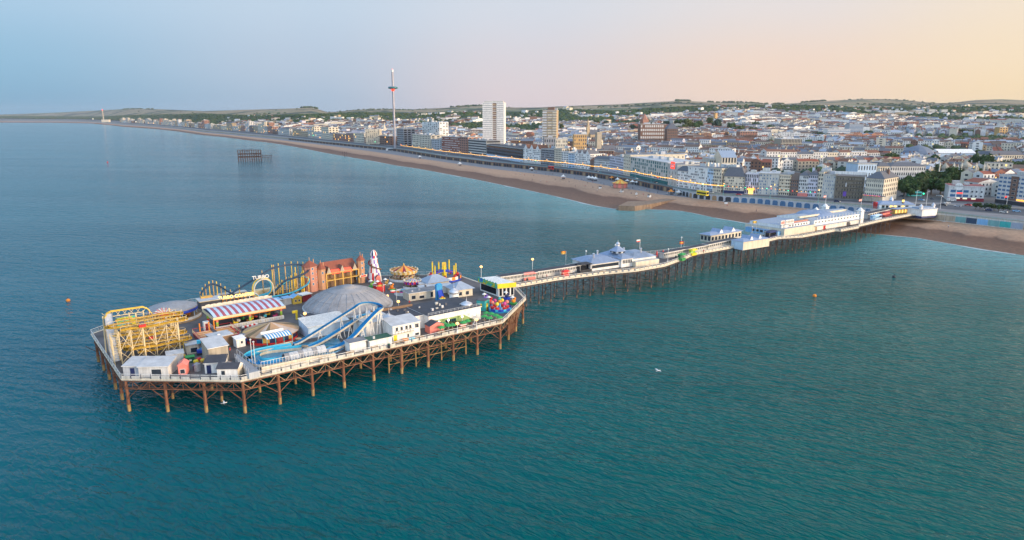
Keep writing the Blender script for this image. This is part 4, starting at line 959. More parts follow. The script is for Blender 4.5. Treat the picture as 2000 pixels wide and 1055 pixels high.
def turbo():
    t, w = bt('loop_coaster', 'blue tracked coaster on orange-yellow columns with a loop, along the back edge', 'roller coaster', 397, 597, 600, 567)
    def curve(P, n=6):
        o = []
        for i in range(len(P) - 1):
            p0, p1, p2, p3 = (Vector(P[max(i - 1, 0)]), Vector(P[i]), Vector(P[i + 1]), Vector(P[min(i + 2, len(P) - 1)]))
            for k in range(n):
                s = k / n; o.append(tuple(.5 * ((2 * p1) + (p2 - p0) * s + (2 * p0 - 5 * p1 + 4 * p2 - p3) * s * s + (3 * p1 - p0 - 3 * p2 + p3) * s ** 3)))
        return o + [tuple(P[-1])]
    W = w / 40.0
    lift = curve([(6 * W, .6, .8), (9 * W, .6, 2.0), (25 * W, .6, 8.9), (28 * W, .6, 9.7), (33 * W, .8, 10.1), (38 * W, .4, 9.7), (40.5 * W, -2, 9.0), (39 * W, -4, 7.8), (34 * W, -4.2, 6.4), (30 * W, -4, 5.6), (27 * W, -3, 3), (24 * W, -2.5, .8), (21 * W, -2.5, .6)])
    back = curve([(14 * W, -1, .7), (10 * W, 1.5, 3.2), (7 * W, 2, 5.5), (4.3 * W, 2, 6.6), (1.5 * W, 1.6, 5.4), (-.5 * W, .5, 3.2), (.5 * W, -1.4, 1.6), (4 * W, -2.2, .8), (10 * W, -2.4, .7), (18 * W, -2.5, .7)])
    sp = curve([(20 * W, -1, .8), (26 * W, -1.4, 2.0), (31 * W, -1.2, 4.4), (36 * W, -1.4, 5.8), (39.5 * W, -3, 5.2), (38.5 * W, -5, 3.6), (33 * W, -5.2, 1.6), (28 * W, -5, 1), (24 * W, -5, .9)])
    cm = MB()
    for P, nm, col in ((lift, 'lift_track', 'track_blue'), (back, 'hill_track', 'track_blue'), (sp, 'spiral_track', 'cyan')):
        q = MB()
        for o in (-.4, .4): q.path([(x, y + o, z) for x, y, z in P], .13, col, 4)
        q.path([(x, y, z - .35) for x, y, z in P], .15, col if nm == 'lift_track' else 'track_blue', 5)
        for k in range(0, len(P), 1): q.bar((P[k][0], P[k][1] - .4, P[k][2]), (P[k][0], P[k][1] + .4, P[k][2]), .05, col)
        part(nm, q, t)
        for k in range(2, len(P), 3):
            x, y, z = P[k]
            if z > 1.2: cm.bar((x, y + .7, 0), (x, y + .7, z + .9), .17, 'orange_stone' if k % 2 else 'yellow', 6); cm.bar((x, y + .7, z - .3), (x, y, z - .35), .1, 'yellow')
    for k in range(9):
        x = (33.5 + k * .95) * W; cm.bar((x, -4 + (k % 3) * 1.6, 0), (x, -4 + (k % 3) * 1.6, 6 + k % 3 * 1.6), .15, 'yellow', 5)
        if k: cm.bar((x - .95 * W, -4, 2.6 + k % 2), (x, -2.5, 2.6), .08, 'yellow')
    part('columns', cm, t)
    q = MB(); lc = 21.5 * W; R_ = 3.0
    P = [(lc + R_ * sin(a), -2.5 - 1.1 * (a / (2 * pi) - .5), R_ + .8 - (R_ + .1) * cos(a)) for a in [2 * pi * i / 28 for i in range(29)]]
    for o in (-.35, .35): q.path([(x, y + o, z) for x, y, z in P], .14, 'cyan', 5)
    q.path([((x - lc) * 1.12 + lc, y, (z - R_ - .8) * 1.12 + R_ + .8) for x, y, z in P], .26, 'yellow', 6); part('loop', q, t)
    q = MB(); A = [(lc - 3.2, -4.2, 0), (lc - 3.2, -4.2, 3.6)] + [(lc + 3.2 * cos(a), -4.2, 3.8 + 3.3 * sin(a)) for a in [pi - pi * i / 14 for i in range(15)]] + [(lc + 3.2, -4.2, 3.6), (lc + 3.2, -4.2, 0)]
    q.path(A, .22, 'cream', 6); part('arch', q, t)
    me = text_mesh('TURBO', 1.7, .12, 'rail_white'); link('sign_lettering', me, t, (lc - .8, -4.3, 7.5))
    # station building with its own sign
    s = MB(); s.box(-2, 5 * W, -6.4, -1.5, 0, 2.9, 'dark_grey'); s.box(5 * W, 17 * W, -5.5, -3.4, 0, 1.0, 'teal'); part('station_wall', s, t)
    s = MB(); s.box(-2.4, 5.6 * W, -6.9, -1.2, 2.9, 3.15, 'cream_steel', 'pale_roof'); s.box(5.6 * W, 17 * W, -5.9, -2.8, 2.5, 2.7, 'cream_steel', 'pale_roof'); s.box(-1, 3 * W, -3, -1.6, 3.15, 3.7, 'gold'); part('station_roof', s, t)
    s = MB()
    for i in range(9): x = (5.6 + i * 1.4) * W; s.bar((x, -5.8, 0), (x, -5.8, 2.5), .12, 'orange')
    part('station_post', s, t)
    me = text_mesh('TURBO COASTER', 1.55, .1, 'lit_window', 0.0); o = link('sign_lettering', me, t, (10.6 * W, -6.1, 2.7)); o.scale = (.93, 1, 1)
    q = MB(); q.path([(17 * W + 1.5 * cos(a), -5.9, 1.8 + 1.4 * sin(a)) for a in [pi * i / 10 for i in range(11)]], .16, 'rail_white', 6); part('small_arch', q, t)
    q = MB(); q.box(6 * W, 17 * W, 2, 5, 0, 2.2, 'dome_grey', 'offwhite'); q.box(19 * W, 30 * W, 1.8, 4, 0, 2.0, 'cream_steel', 'cream_steel'); part('machine_shed', q, t)
turbo()

def castle():
    t, w = bt('castle_funhouse', 'pink and tan castle-like funhouse with brown red roof and red awnings', 'funhouse', 604, 573, 720, 552)
    def tower(x, y, r, h, wallm, wins, n=8):
        q = MB(); q.lathe([(r, 0), (r, h)], n, wallm, x, y, a0=pi / 8, mats=lambda i, j: 'pink_wall' if i % 2 and wallm == 'pink_wall' else wallm); q.lathe([(r * 1.18, h), (.1, h + 1.9)], n, 'tile_red', x, y, a0=pi / 8); q.disc(r * 1.15, h, 'tile', n, x, y); q.bar((x, y, h + 1.6), (x, y, h + 3), .1, 'castle_wall')
        q.cyl(x + r * .6, y, h + .6, h + 2.2, .22, 'castle_wall', 6)
        tt = part('tower', q, t)
        for k in wins: window(tt, x - .1, y - r * .93, k, .55, .8, 0, 'cream', 'glass_blue')
        for k in wins: window(tt, x + r * .66, y - r * .66, k + .2, .5, .7, pi / 4, 'cream', 'glass_blue')
    tower(2.2, 3, 2.5, 9.2, 'pink_wall', (2.5, 4.4, 6.4, 8))
    tower(w - 1.8, 2.2, 1.5, 8.6, 'castle_wall', (3, 5.4, 7.2), 8)
    tower(6.2, 2.6, 1.6, 7.6, 'castle_wall', (2.6, 5.8), 8)
    x0, x1 = 7.6, w - 3.2
    m = MB(); m.box(x0, x1, 3.5, 9, 0, 5.6, 'brown'); part('wall', m, t)
    m = MB(); m.gable(x0 - .2, x1 + .2, 1.6, 10.6, 5.6, 9.0, 'tile_red', 'castle_wall'); part('roof', m, t)
    m = MB(); n = 4
    for i in range(n + 1): x = x0 + (x1 - x0) * i / n; m.box(x - .2, x + .2, 1.3, 1.7, 0, 5.6, 'gold')
    m.box(x0, x1, 1.25, 1.75, 5.3, 5.7, 'gold'); m.box(x0, x1, 1.2, 3.5, 2.8, 3.1, 'gold'); part('balcony', m, t)
    for k in (.3, .66):
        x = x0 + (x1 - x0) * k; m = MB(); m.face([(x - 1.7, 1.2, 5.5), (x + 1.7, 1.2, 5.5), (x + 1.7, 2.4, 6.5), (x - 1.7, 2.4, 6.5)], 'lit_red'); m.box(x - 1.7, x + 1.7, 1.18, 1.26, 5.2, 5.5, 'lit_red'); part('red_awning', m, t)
    for k in (.08, .49, .88):
        x = x0 + (x1 - x0) * k; m = MB(); m.gable(x - .9, x + .9, 1.2, 4, 5.7, 8.0, 'tile', 'stone', 'y'); part('dormer', m, t)
    m = MB(); m.box(w - 3.4, w - .3, .3, .5, 2.4, 3.2, 'cream'); m.box(w - 2.9, w - .8, .24, .3, 2.55, 3.05, 'red'); part('name_board', m, t)
castle()

def helter():
    p = at(732, 549); t = thing('helter_skelter', 'white conical helter skelter tower with purple and red stripes and spiral slide', 'slide tower', p, EA)
    cols = ['white', 'white', 'purple', 'white', 'white', 'red']
    m = MB(); m.lathe([(2.8, 0), (2.15, 3.5), (1.5, 7), (1.3, 8.6)], 18, mats=lambda i, j: cols[(i + j) % 6]); part('tower', m, t)
    m = MB(); m.lathe([(1.35, 8.6), (1.35, 8.9), (1.1, 8.9), (1.1, 10.0)], 12, mats=lambda i, j: 'white' if j < 2 else ('white', 'purple', 'red')[i % 3]); part('top_room', m, t)
    m = MB(); m.lathe([(1.35, 10), (1.2, 10.9), (.7, 11.7), (.05, 12.1)], 12, mats=lambda i, j: ('white', 'red', 'white', 'navy')[i % 4]); part('cupola', m, t)
    P = []
    for i in range(49):
        f = i / 48; a = .4 + f * 3.2 * pi; z = 8.7 * (1 - f) + .4; r = 2.85 - .17 * z + .3; P.append((r * cos(a), r * sin(a), z))
    m = MB(); m.sweep(P, [(-.3, .25), (-.28, -.08), (.28, -.08), (.3, .25)], ['wood', 'dark_red', 'wood']); m.sweep(P, [(.3, .25), (.28, -.08), (-.28, -.08), (-.3, .25)], 'brown'); part('spiral_slide', m, t)
    m = MB(); m.box(-.9, .9, -3.1, -1.6, 0, 2.0, 'coral'); m.gable(-1.1, 1.1, -3.3, -1.4, 2, 3, 'dark_red', 'coral', 'y'); part('entrance', m, t)
helter()

def carousel(u, v, r, he, ha, label, cols, band, horses, base='rail_white', name='carousel'):
    t = thing(name, label, 'carousel', at(u, v), .2)
    n = 36; m = MB(); k = len(cols)
    m.lathe([(r, he + .2), (r * .55, he + (ha - he) * .55), (.1, ha)], n, mats=lambda i, j: cols[(i // (1 if k > 3 else 2)) % k] if j or k > 3 else (cols[(i // 2) % k])); m.lathe([(.25, ha - .1), (.3, ha + .3), (.05, ha + .9)], 8, 'gold'); part('canopy', m, t)
    m = MB(); m.lathe([(r * 1.0, he - .45), (r * 1.02, he + .75)], n, mats=lambda i, j: band[i % len(band)])
    for i in range(n // 2): a = (i + .5) * 4 * pi / n; m.ball(r * 1.02 * cos(a), r * 1.02 * sin(a), he + .7, .42, .42, .3, 'cream', 6, 3)
    m.lathe([(r * .99, he + .7), (r * .99, he - .45)], n, 'gold'); part('rounding_board', m, t)
    m = MB(); m.lathe([(r * .97, 0), (r * .97, .5), (.1, .5)], n, 'wood'); m.lathe([(r * 1.12, 0), (r * 1.12, .9)], n, base); part('platform', m, t)
    m = MB(); m.lathe([(r * .24, .5), (r * .3, he * .5), (r * .22, he)], 12, mats=lambda i, j: 'gold' if i % 2 else 'brown'); part('centre_drum', m, t)
    hm = MB(); hm.bar((0, 0, -.7), (0, 0, he - 1.2), .05, 'gold'); hm.ball(0, 0, 0, .62, .24, .3, 'cream', 7, 4); hm.bar((.45, 0, .1), (.72, 0, .62), .13, 'cream', 5); hm.ball(.85, 0, .62, .24, .1, .12, 'cream', 6, 3); hm.box(-.2, .2, -.25, .25, .18, .36, 'red')
    for x in (-.4, .4): hm.bar((x, .1, -.2), (x * 1.3, .1, -.65), .06, 'cream'); hm.bar((x, -.1, -.2), (x * 1.1, -.1, -.62), .06, 'cream')
    hme = hm.mesh('horse')
    for i in range(horses): a = 2 * pi * i / horses; link('horse', hme, t, (r * .76 * cos(a), r * .76 * sin(a), 1.35 + .25 * (i % 2)), a + pi / 2)
carousel(789.5, 545, 5.1, 3.1, 5.4, 'large galloper carousel with orange and red striped conical top and scalloped cream edge', ['orange', 'dark_red', 'gold'], ['gold', 'cream_steel'], 14)
carousel(806, 561.5, 3.1, 2.1, 3.5, 'small carousel with a blue yellow and pink striped top on a white base', ['cyan', 'bright_yellow', 'magenta', 'sky_blue', 'yellow', 'blue'], ['magenta', 'red', 'blue'], 8, name='small_carousel')

def teacups():
    t = thing('spinning_cup_ride', 'open round kids ride inside a white ring fence', 'ride', at(788.5, 574)); r = 3.3
    m = MB(); m.lathe([(r, 0), (r, 1.1), (r - .15, 1.1), (r - .15, .3), (.1, .3)], 26, mats=lambda i, j: 'rail_white' if j < 3 else 'navy'); part('fence', m, t)
    cm_ = ('red', 'bright_yellow', 'cyan', 'white', 'orange', 'magenta', 'white')
    for i in range(7):
        a = i * 2 * pi / 7; q = MB(); q.lathe([(.4, .35), (.65, 1.1), (.55, 1.1), (.35, .5), (.05, .5)], 9, cm_[i], 2.1 * cos(a), 2.1 * sin(a)); part('cup', q, t)
    m = MB(); m.cyl(0, 0, .3, 1.6, .35, 'coral', 8, .1); part('hub', m, t)
teacups()

def flyer():
    t = thing('flying_arm_ride', 'ride with tall yellow towers and red cars on a round blue fenced deck', 'ride', at(868, 545), .1); r = 6.5
    m = MB(); m.lathe([(r, 0), (r, .7), (.1, .7)], 28, mats=lambda i, j: 'blue' if j == 0 else 'slate_blue'); part('platform', m, t)
    m = MB(); m.lathe([(r + .1, .7), (r + .1, 1.9)], 28, mats=lambda i, j: ('rail_white', 'rail_white', 'orange', 'rail_white', 'navy', 'orange', 'navy')[i % 7] if i > 17 else 'rail_white'); part('fence', m, t)
    m = MB(); m.cyl(0, 0, .7, 2.6, .9, 'bright_yellow', 10); m.face([(-.9, 0, 3.8), (.9, 0, 3.8), (.6, .1, 6.6), (-.6, .1, 6.6)], 'bright_yellow'); m.box(-.8, .8, .02, .3, 3.8, 6.4, 'yellow'); part('hub', m, t)
    for i in range(7):
        a = i * 2 * pi / 7 + .25; x, y = 4.6 * cos(a), 4.6 * sin(a)
        q = MB(); q.bar((.5 * cos(a), .5 * sin(a), 3.2), (x, y, 2.8), .22, 'blue', 6); ar = part('arm', q, t)
        q = MB(); q.bar((x, y, .9), (x, y, 6.4 if i % 2 else 5.6), .26, 'bright_yellow', 6); q.ball(x, y, 6.5 if i % 2 else 5.7, .32, .32, .3, 'gold', 7, 4); part('tower', q, ar)
        q = MB(); q.ball(x * 1.12, y * 1.12, 1.5, .8, .8, .75, 'red', 8, 5); q.box(x * 1.12 - .4, x * 1.12 + .4, y * 1.12 - .3, y * 1.12 + .3, 2.0, 2.5, 'dark_red'); part('car', q, ar)
flyer()

def big_dome():
    t = thing('arcade_dome', 'very large low grey ribbed dome roof over the amusement arcade', 'dome', at(681, 612), EA); r = 13.7
    m = MB(); prof = [(r, 2.9), (r * .985, 3.5), (r * .9, 4.6), (r * .76, 5.9), (r * .58, 7.1), (r * .45, 7.75), (r * .43, 7.95), (r * .3, 8.45), (r * .17, 8.75), (r * .16, 9.0), (r * .06, 9.15), (.05, 9.2)]
    m.lathe(prof, 56, 'dome_grey'); part('dome', m, t, True)
    m = MB()
    for i in range(28):
        a = 2 * pi * i / 28; m.path([((q + .03) * cos(a), (q + .03) * sin(a), z + .04) for q, z in prof[1:6]], .07, 'grey', 3)
    for q, z in (prof[1], prof[3], prof[5], prof[8]): m.path([((q + .03) * cos(a), (q + .03) * sin(a), z + .03) for a in [2 * pi * i / 56 for i in range(57)]], .06, 'grey', 3)
    part('rib', m, t)
    m = MB(); m.lathe([(r + .25, 2.5), (r + .25, 3.0), (r - .4, 3.05)], 56, 'light_grey'); m.lathe([(r - .7, 0), (r - .7, 2.5)], 56, mats=lambda i, j: 'pale' if i % 4 else 'dark_glass'); m.lathe([(r - .7, 2.5), (r + .25, 2.5)], 56, 'dark_grey'); part('drum', m, t)
big_dome()

def dodgems():
    t, w = bt('dodgem_hall', 'open sided dodgem hall with a red and pale blue striped arched roof', 'ride', 424, 645, 551, 622)
    d = 10.0
    m = MB(); m.box(0, w, 0, d, 0, .35, 'charcoal'); part('floor', m, t)
    m = MB(); n = 23; k = 5
    prof = [(-.9 + (d + 1.8) * j / k, 3.7 + 1.3 * sin(pi * (.12 + .76 * j / k))) for j in range(k + 1)]
    for i in range(n):
        xa, xb = -.8 + (w + 1.6) * i / n, -.8 + (w + 1.6) * (i + 1) / n
        for j in range(k):
            (ya, za), (yb, zb) = prof[j], prof[j + 1]; off = 0 if j < 3 else .25
            m.face([(xa + off, ya, za), (xb + off, ya, za), (xb + off, yb, zb), (xa + off, yb, zb)], 'roof_red' if i % 2 else 'pale_blue')
    m.face([(-.8, y, z) for y, z in prof], 'navy'); m.face([(w + .8, y, z) for y, z in prof][::-1], 'navy')
    part('striped_roof', m, t)
    m = MB(); m.box(-1, w + 1, -1.15, -.9, 3.3, 4.15, 'cream_steel'); m.box(-1, w + 1, d + .9, d + 1.1, 3.4, 4.9, 'cream'); m.box(-1.0, -.8, -.9, d + .9, 3.3, 4.1, 'cream_steel'); m.box(w + .8, w + 1, -.9, d + .9, 3.3, 4.1, 'cream_steel'); m.box(-1, w + 1, -1.18, -1.15, 3.3, 3.5, 'orange')
    for i in range(12): m.ball(w * (i + .5) / 12, d + 1, 4.95, .9, .12, .3, 'cream', 6, 3)
    part('fascia', m, t)
    for x in (0.2, w / 2, w - .2):
        for y in (0, d): q = MB(); q.box(x - .3, x + .3, y - .3, y + .3, 0, 1.2, 'red'); q.box(x - .3, x + .3, y - .3, y + .3, 1.2, 2.4, 'lime'); q.box(x - .3, x + .3, y - .3, y + .3, 2.4, 3.6, 'coral'); part('pillar', q, t)
    m = MB(); m.box(-.4, w + .4, -.75, -.6, 0, 1.15, 'rail_white'); m.box(-.75, -.6, -.6, d * .6, 0, 1.1, 'rail_white'); m.box(w + .3, w + .4, -.6, d, 0, 1.0, 'rail_white')
    for i in range(27): m.box(w * i / 27 + .1, w * (i + .8) / 27, -.78, -.75, .15, .95, 'cream' if i % 3 else 'pale')
    part('fence', m, t)
    q = MB(); q.box(-3.1, -1.6, 1.5, 2.9, 0, 2.6, 'rail_white'); q.box(-2.7, -2.0, 1.44, 1.5, 0, 2.1, 'dark_red'); part('pay_box', q, t)
    cc = ('bright_yellow', 'white', 'green', 'orange', 'bright_yellow', 'red', 'white', 'cyan', 'bright_yellow', 'magenta')
    nm = {'bright_yellow': 'yellow', 'cyan': 'pale blue'}
    cw, sw = cos(t.rotation_euler[2]), sin(t.rotation_euler[2]); L0 = t.location
    for i in range(10):
        x, y = w * (.3 + .068 * i), 1.3 + (i % 3) * 1.4
        b = MB(); b.prism([(-.9, -.5), (.6, -.55), (1.0, 0), (.6, .55), (-.9, .5)], 0, .45, 'charcoal'); b.prism([(-.75, -.42), (.5, -.45), (.85, 0), (.5, .45), (-.75, .42)], .45, .8, cc[i]); b.box(-.7, -.4, -.4, .4, .8, 1.2, cc[i]); b.bar((-.75, 0, .8), (-.75, 0, 3.2), .03, 'metal')
        ct = thing('dodgem_car', f"{nm.get(cc[i], cc[i])} dodgem car under the striped roof, {['at the left end', 'second from the left end', 'third from the left end', 'fourth from the left end', 'just left of the middle pillar', 'just right of the middle pillar', 'fourth from the right end', 'third from the right end', 'second from the right end', 'at the right end'][i]}", 'dodgem car', (L0[0] + x * cw - y * sw, L0[1] + x * sw + y * cw, DZ + .36), t.rotation_euler[2] + i * 1.1, 'dodgem cars under the striped roof')
        part('body', b, ct); s_ = MB(); s_.ball(-.1, 0, 1.0, .2, .25, .22, 'dark_grey', 6, 4); part('seat', s_, ct)
dodgems()

def stage():
    t, w = bt('red_platform_ride', 'low red and yellow planked ride deck with orange posts and red rails', 'ride', 394, 673, 471, 658.5); d = 9.5
    m = MB(); m.box(0, w, 0, d, 0, .9, 'dark_red', 'red')
    for i in range(9): m.box(.6, w * .44, .7 + i * .95, 1.2 + i * .95, .9, .96, 'gold' if i % 2 else 'cream_steel'); m.box(w * .56, w - .6, .7 + i * .95, 1.2 + i * .95, .9, .96, 'gold' if i % 2 else 'cream_steel')
    m.box(w * .45, w * .55, .2, d - .2, .9, 1.0, 'dark_grey'); part('deck', m, t)
    m = MB()
    for x in (0, w):
        for y in [d * k / 7 for k in range(8)]: m.bar((x, y, .9), (x, y, 2.0), .06, 'cream_steel')
        m.bar((x, 0, 2), (x, d, 2), .06, 'red'); m.bar((x, 0, 1.5), (x, d, 1.5), .05, 'cream_steel')
    m.bar((0, d, 2), (w, d, 2), .05, 'red'); m.bar((0, 0, 1.9), (w, 0, 1.9), .05, 'red'); part('rail', m, t)
    for x in (w * .18, w * .42, w * .55): q = MB(); q.bar((x, d - .3, .9), (x, d - .3, 3.4), .2, 'orange', 6); part('post', q, t)
stage()

def bldg(name, label, cat, u1, v1, u2, v2, d, h, wall, roof='flat', rm='flat_roof', rh=1.2, wins=(), door=None, over=.25, group=None, side=None):
    t, w = bt(name, label, cat, u1, v1, u2, v2, group)
    m = MB(); m.box(0, w, 0, d, 0, h, wall)
    if side: m.box(w, w + .04, 0, d, 0, h - .01, side)
    part('wall', m, t); m = MB(); o = over
    if roof == 'flat':
        m.box(-o, w + o, -o, d + o, h + .002, h + .22, 'rail_white' if rm != 'pale_roof' else 'light_grey', rm)
        for k in range(int(w * d / 22)):
            x, y, s_ = R.uniform(.1, .85) * w, R.uniform(.15, .8) * d, R.uniform(.25, .6); m.box(x, x + s_ * 1.6, y, y + s_, h + .22, h + .22 + R.uniform(.3, .8), R.choice(['metal', 'light_grey', 'dark_grey', 'offwhite']))
    elif roof == 'shed': m.face([(-o, -o, h), (w + o, -o, h), (w + o, d + o, h + rh), (-o, d + o, h + rh)], rm); m.face([(-o, -o, h - .15), (w + o, -o, h - .15), (w + o, -o, h), (-o, -o, h)], 'rail_white'); m.face([(w, 0, h), (w, d, h), (w, d, h + rh)], wall); m.face([(0, d, h), (0, 0, h), (0, d, h + rh)], wall)
    elif roof == 'gable': m.gable(-o, w + o, -o, d + o, h, h + rh, rm, wall)
    elif roof == 'gabley': m.gable(-o, w + o, -o, d + o, h, h + rh, rm, wall, 'y')
    elif roof == 'hip': m.hip(-o, w + o, -o, d + o, h, h + rh, rm)
    part('roof', m, t)
    for x, z, ww, hh in wins: window(t, w * x, 0, z, ww, hh)
    if door: q = MB(); q.box(w * door - .5, w * door + .5, -.05, 0.01, 0, min(2.1, h - .1), 'navy'); part('door', q, t)
    return t, w
bldg('open_shelter', 'grey box shelter with pale flat roof and open front beside the red ride deck', 'shelter', 416, 683, 456, 674, 4.2, 3.1, 'brown', 'flat', 'pale_roof')
bldg('ticket_hut', 'small white hut with one dark window left of the round tent', 'hut', 463, 680, 480, 676, 2.2, 2.4, 'white', 'shed', 'rail_white', .4, [(.6, 1.0, .5, .7)])
bldg('blue_hut', 'small blue hut behind the white ticket hut', 'hut', 473, 672, 484, 670, 1.6, 2.3, 'blue', 'flat', 'flat_roof')
def twist_tent():
    t = thing('round_tent', 'round twelve sided tent with brown cream and olive striped canvas over a red base', 'tent', at(531, 660)); r = 7.6; n = 24
    cols = ['tent_tan', 'tent_pale', 'tent_pale', 'tent_dark', 'tent_tan', 'gold', 'tent_dark', 'tent_pale', 'tent_tan', 'coral', 'tent_dark', 'tent_pale']
    m = MB(); m.lathe([(r, 2.4), (r * .5, 3.5), (.3, 4.6), (.05, 4.7)], n, mats=lambda i, j: 'tent_tan' if (i * 7 + 3) % 5 < 2 else cols[(i * 5) % 12]); m.lathe([(r, 2.4), (r - .1, 2.1)], n, 'tent_tan'); part('canvas', m, t)
    m = MB(); m.lathe([(r * .93, 0), (r * .93, .7)], n, 'red'); m.lathe([(r * .9, .7), (r * .9, 2.2)], n, mats=lambda i, j: ('dark_red', 'navy', 'gold', 'navy')[i % 4]); part('base', m, t)
twist_tent()
def awning():
    t, w = bt('striped_awning', 'arched blue and white striped awning at the log flume station', 'awning', 523, 682.5, 572, 672); d = 3.6; n = 18
    m = MB(); k = 5; P = [(d * j / k, 2.5 + .9 * sin(pi * (.08 + .6 * j / k))) for j in range(k + 1)]
    for i in range(n):
        for (ya, za), (yb, zb) in zip(P, P[1:]): m.face([(w * i / n, ya, za), (w * (i + 1) / n, ya, za), (w * (i + 1) / n, yb, zb), (w * i / n, yb, zb)], 'blue' if 0 else ('flume_blue' if i % 2 else 'white'))
    m.face([(0, y, z) for y, z in P], 'flume_blue'); part('canopy', m, t)
    m = MB(); m.box(-.3, w * .86, d + .05, d + .3, 3.1, 3.9, 'rail_white'); part('sign_board', m, t)
    for i in range(4): q = MB(); q.bar((w * i / 3, .1, 0), (w * i / 3, .1, 2.6), .09, 'teal'); q.bar((w * i / 3, d, 0), (w * i / 3, d, 3), .09, 'teal'); part('post', q, t)
    m = MB(); m.box(0, w, -.2, .1, 0, .9, 'cream'); m.box(0, w, .1, d, 0, .3, 'dark_grey'); part('platform', m, t)
awning()

def flume():
    ox, oy, _ = at(600, 690); t = thing('log_flume', 'log flume with bright blue water chutes on white legs and a looping trough', 'water ride', (ox, oy, DZ))
    def P(l): return [(G(u, v, DZ)[0] - ox, G(u, v, DZ)[1] - oy, z) for u, v, z in l]      # foot pixels and heights
    def smooth(l, n=5):
        o = []
        for i in range(len(l) - 1):
            p0, p1, p2, p3 = (Vector(l[max(i - 1, 0)]), Vector(l[i]), Vector(l[i + 1]), Vector(l[min(i + 2, len(l) - 1)]))
            for k in range(n):
                s = k / n; o.append(tuple(.5 * ((2 * p1) + (p2 - p0) * s + (2 * p0 - 5 * p1 + 4 * p2 - p3) * s * s + (3 * p1 - p0 - 3 * p2 + p3) * s ** 3)))
        return o + [tuple(l[-1])]
    SEC = [(-.95, .75), (-.85, 0), (.85, 0), (.95, .75)]
    def chute(nm, l, side='flume_blue', floor='flume_blue', sc=1.0):
        Q = smooth(P(l)); q = MB(); S = [(x * sc, y * sc) for x, y in SEC]
        q.sweep(Q, S, [side, floor, side]); q.sweep(Q, [(x * 1.08, y - .06) for x, y in S[::-1]], ['offwhite', 'light_grey', 'cream']); part(nm, q, t); return Q
    lift = chute('lift_chute', [(574, 677, .5), (590, 674, 1.0), (650, 663, 4.8), (690, 656, 7.5), (705, 653, 8.6), (722, 652, 8.9), (738, 654, 8.8), (746, 658, 8.7)], 'flume_blue', 'navy', .7)
    drop = chute('high_drop', [(746, 658, 8.7), (745, 662, 8.5), (735, 665, 7.6), (714, 670, 5.2), (690, 677, 2.5), (668, 683, 1.0), (640, 690, .5)], 'flume_blue', 'flume_blue', .85)
    low = chute('low_drop', [(722, 646, 4.6), (708, 651, 4.8), (694, 656, 4.2), (668, 662, 2.6), (640, 670, 1.2), (612, 680, .5), (590, 685, .4)], 'flume_blue', 'flume_blue', .8)
    chute('loop_trough', [(590, 684, .4), (560, 687, .4), (530, 690, .4), (508, 695, .4), (500, 702, .4), (508, 709, .4), (530, 710, .4), (556, 706, .4)], 'cyan', 'pool')
    chute('outer_trough', [(570, 680, .4), (530, 685.5, .4), (500, 692, .4), (486, 699, .4), (482, 705, .4)], 'cyan', 'flume_blue')
    chute('outer_trough', [(483, 699, .4), (492, 710, .4), (506, 717, .4), (530, 716, .4), (556, 711, .4)], 'flume_blue', 'flume_blue')
    m = MB(); pts = [p[:2] for p in P([(500, 720, 0), (480, 703, 0), (520, 684, 0), (660, 662, 0), (672, 682, 0), (640, 696, 0)])]; m.prism(pts, 0, .35, 'sky_blue', 'pool'); part('basin', m, t)
    lg = MB()
    for Q in (lift, drop, low):
        for k in range(4, len(Q) - 1, 4):
            x, y, z = Q[k]
            if z > 1.6: lg.bar((x - .5, y - .7, 0), (x, y, z), .13, 'rail_white', 5); lg.bar((x + .7, y + .5, 0), (x, y, z), .13, 'rail_white', 5); lg.bar((x - .3, y - .4, z * .55), (x + .4, y + .3, z * .55), .07, 'rail_white')
    part('support_legs', lg, t)
    q = MB(); S = P([(560, 712, 0), (640, 693, 0)]); a = Vector(S[0]); b = Vector(S[1]); dr = (b - a).normalized(); nv = Vector((-dr.y, dr.x, 0)); n = 9
    for i in range(n):
        c0 = a + (b - a) * (i / n); c1 = a + (b - a) * ((i + .94) / n)
        pr = [(3.2 * k / 6, .9 + 1.5 * sin(pi * (k + .0) / 6)) for k in range(7)]
        for (w0, z0), (w1, z1) in zip(pr, pr[1:]): q.face([tuple(c0 + nv * w0 + Vector((0, 0, z0))), tuple(c1 + nv * w0 + Vector((0, 0, z0))), tuple(c1 + nv * w1 + Vector((0, 0, z1))), tuple(c0 + nv * w1 + Vector((0, 0, z1)))], 'light_grey' if i % 3 else 'dome_grey')
    part('tunnel_cover', q, t)
    q = MB(); S = P([(512, 729, 0), (606, 708, 0), (656, 701, 0)]); 
    for a, b in zip(S, S[1:]):
        a, b = Vector(a), Vector(b); nv = Vector((-(b - a).y, (b - a).x, 0)).normalized() * .25
        q.prism([tuple(a)[:2], tuple(b)[:2], tuple(b + nv)[:2], tuple(a + nv)[:2]], 0, 1.5, 'cream')
        for i in range(16): x = a + (b - a) * (i / 16) + nv; q.bar((x.x, x.y, 1.5), (x.x, x.y, 2.8), .05, 'rail_white')
        q.bar((a.x + nv.x, a.y + nv.y, 2.8), (b.x + nv.x, b.y + nv.y, 2.8), .06, 'rail_white')
    part('outer_wall', q, t)
    q = MB()
    for p in P([(584, 672, 1.2), (596, 683, .6)]): q.ball(p[0], p[1], p[2] + .3, 1.1, .5, .4, 'wood', 8, 4)
    part('log_boat', q, t)
flume()
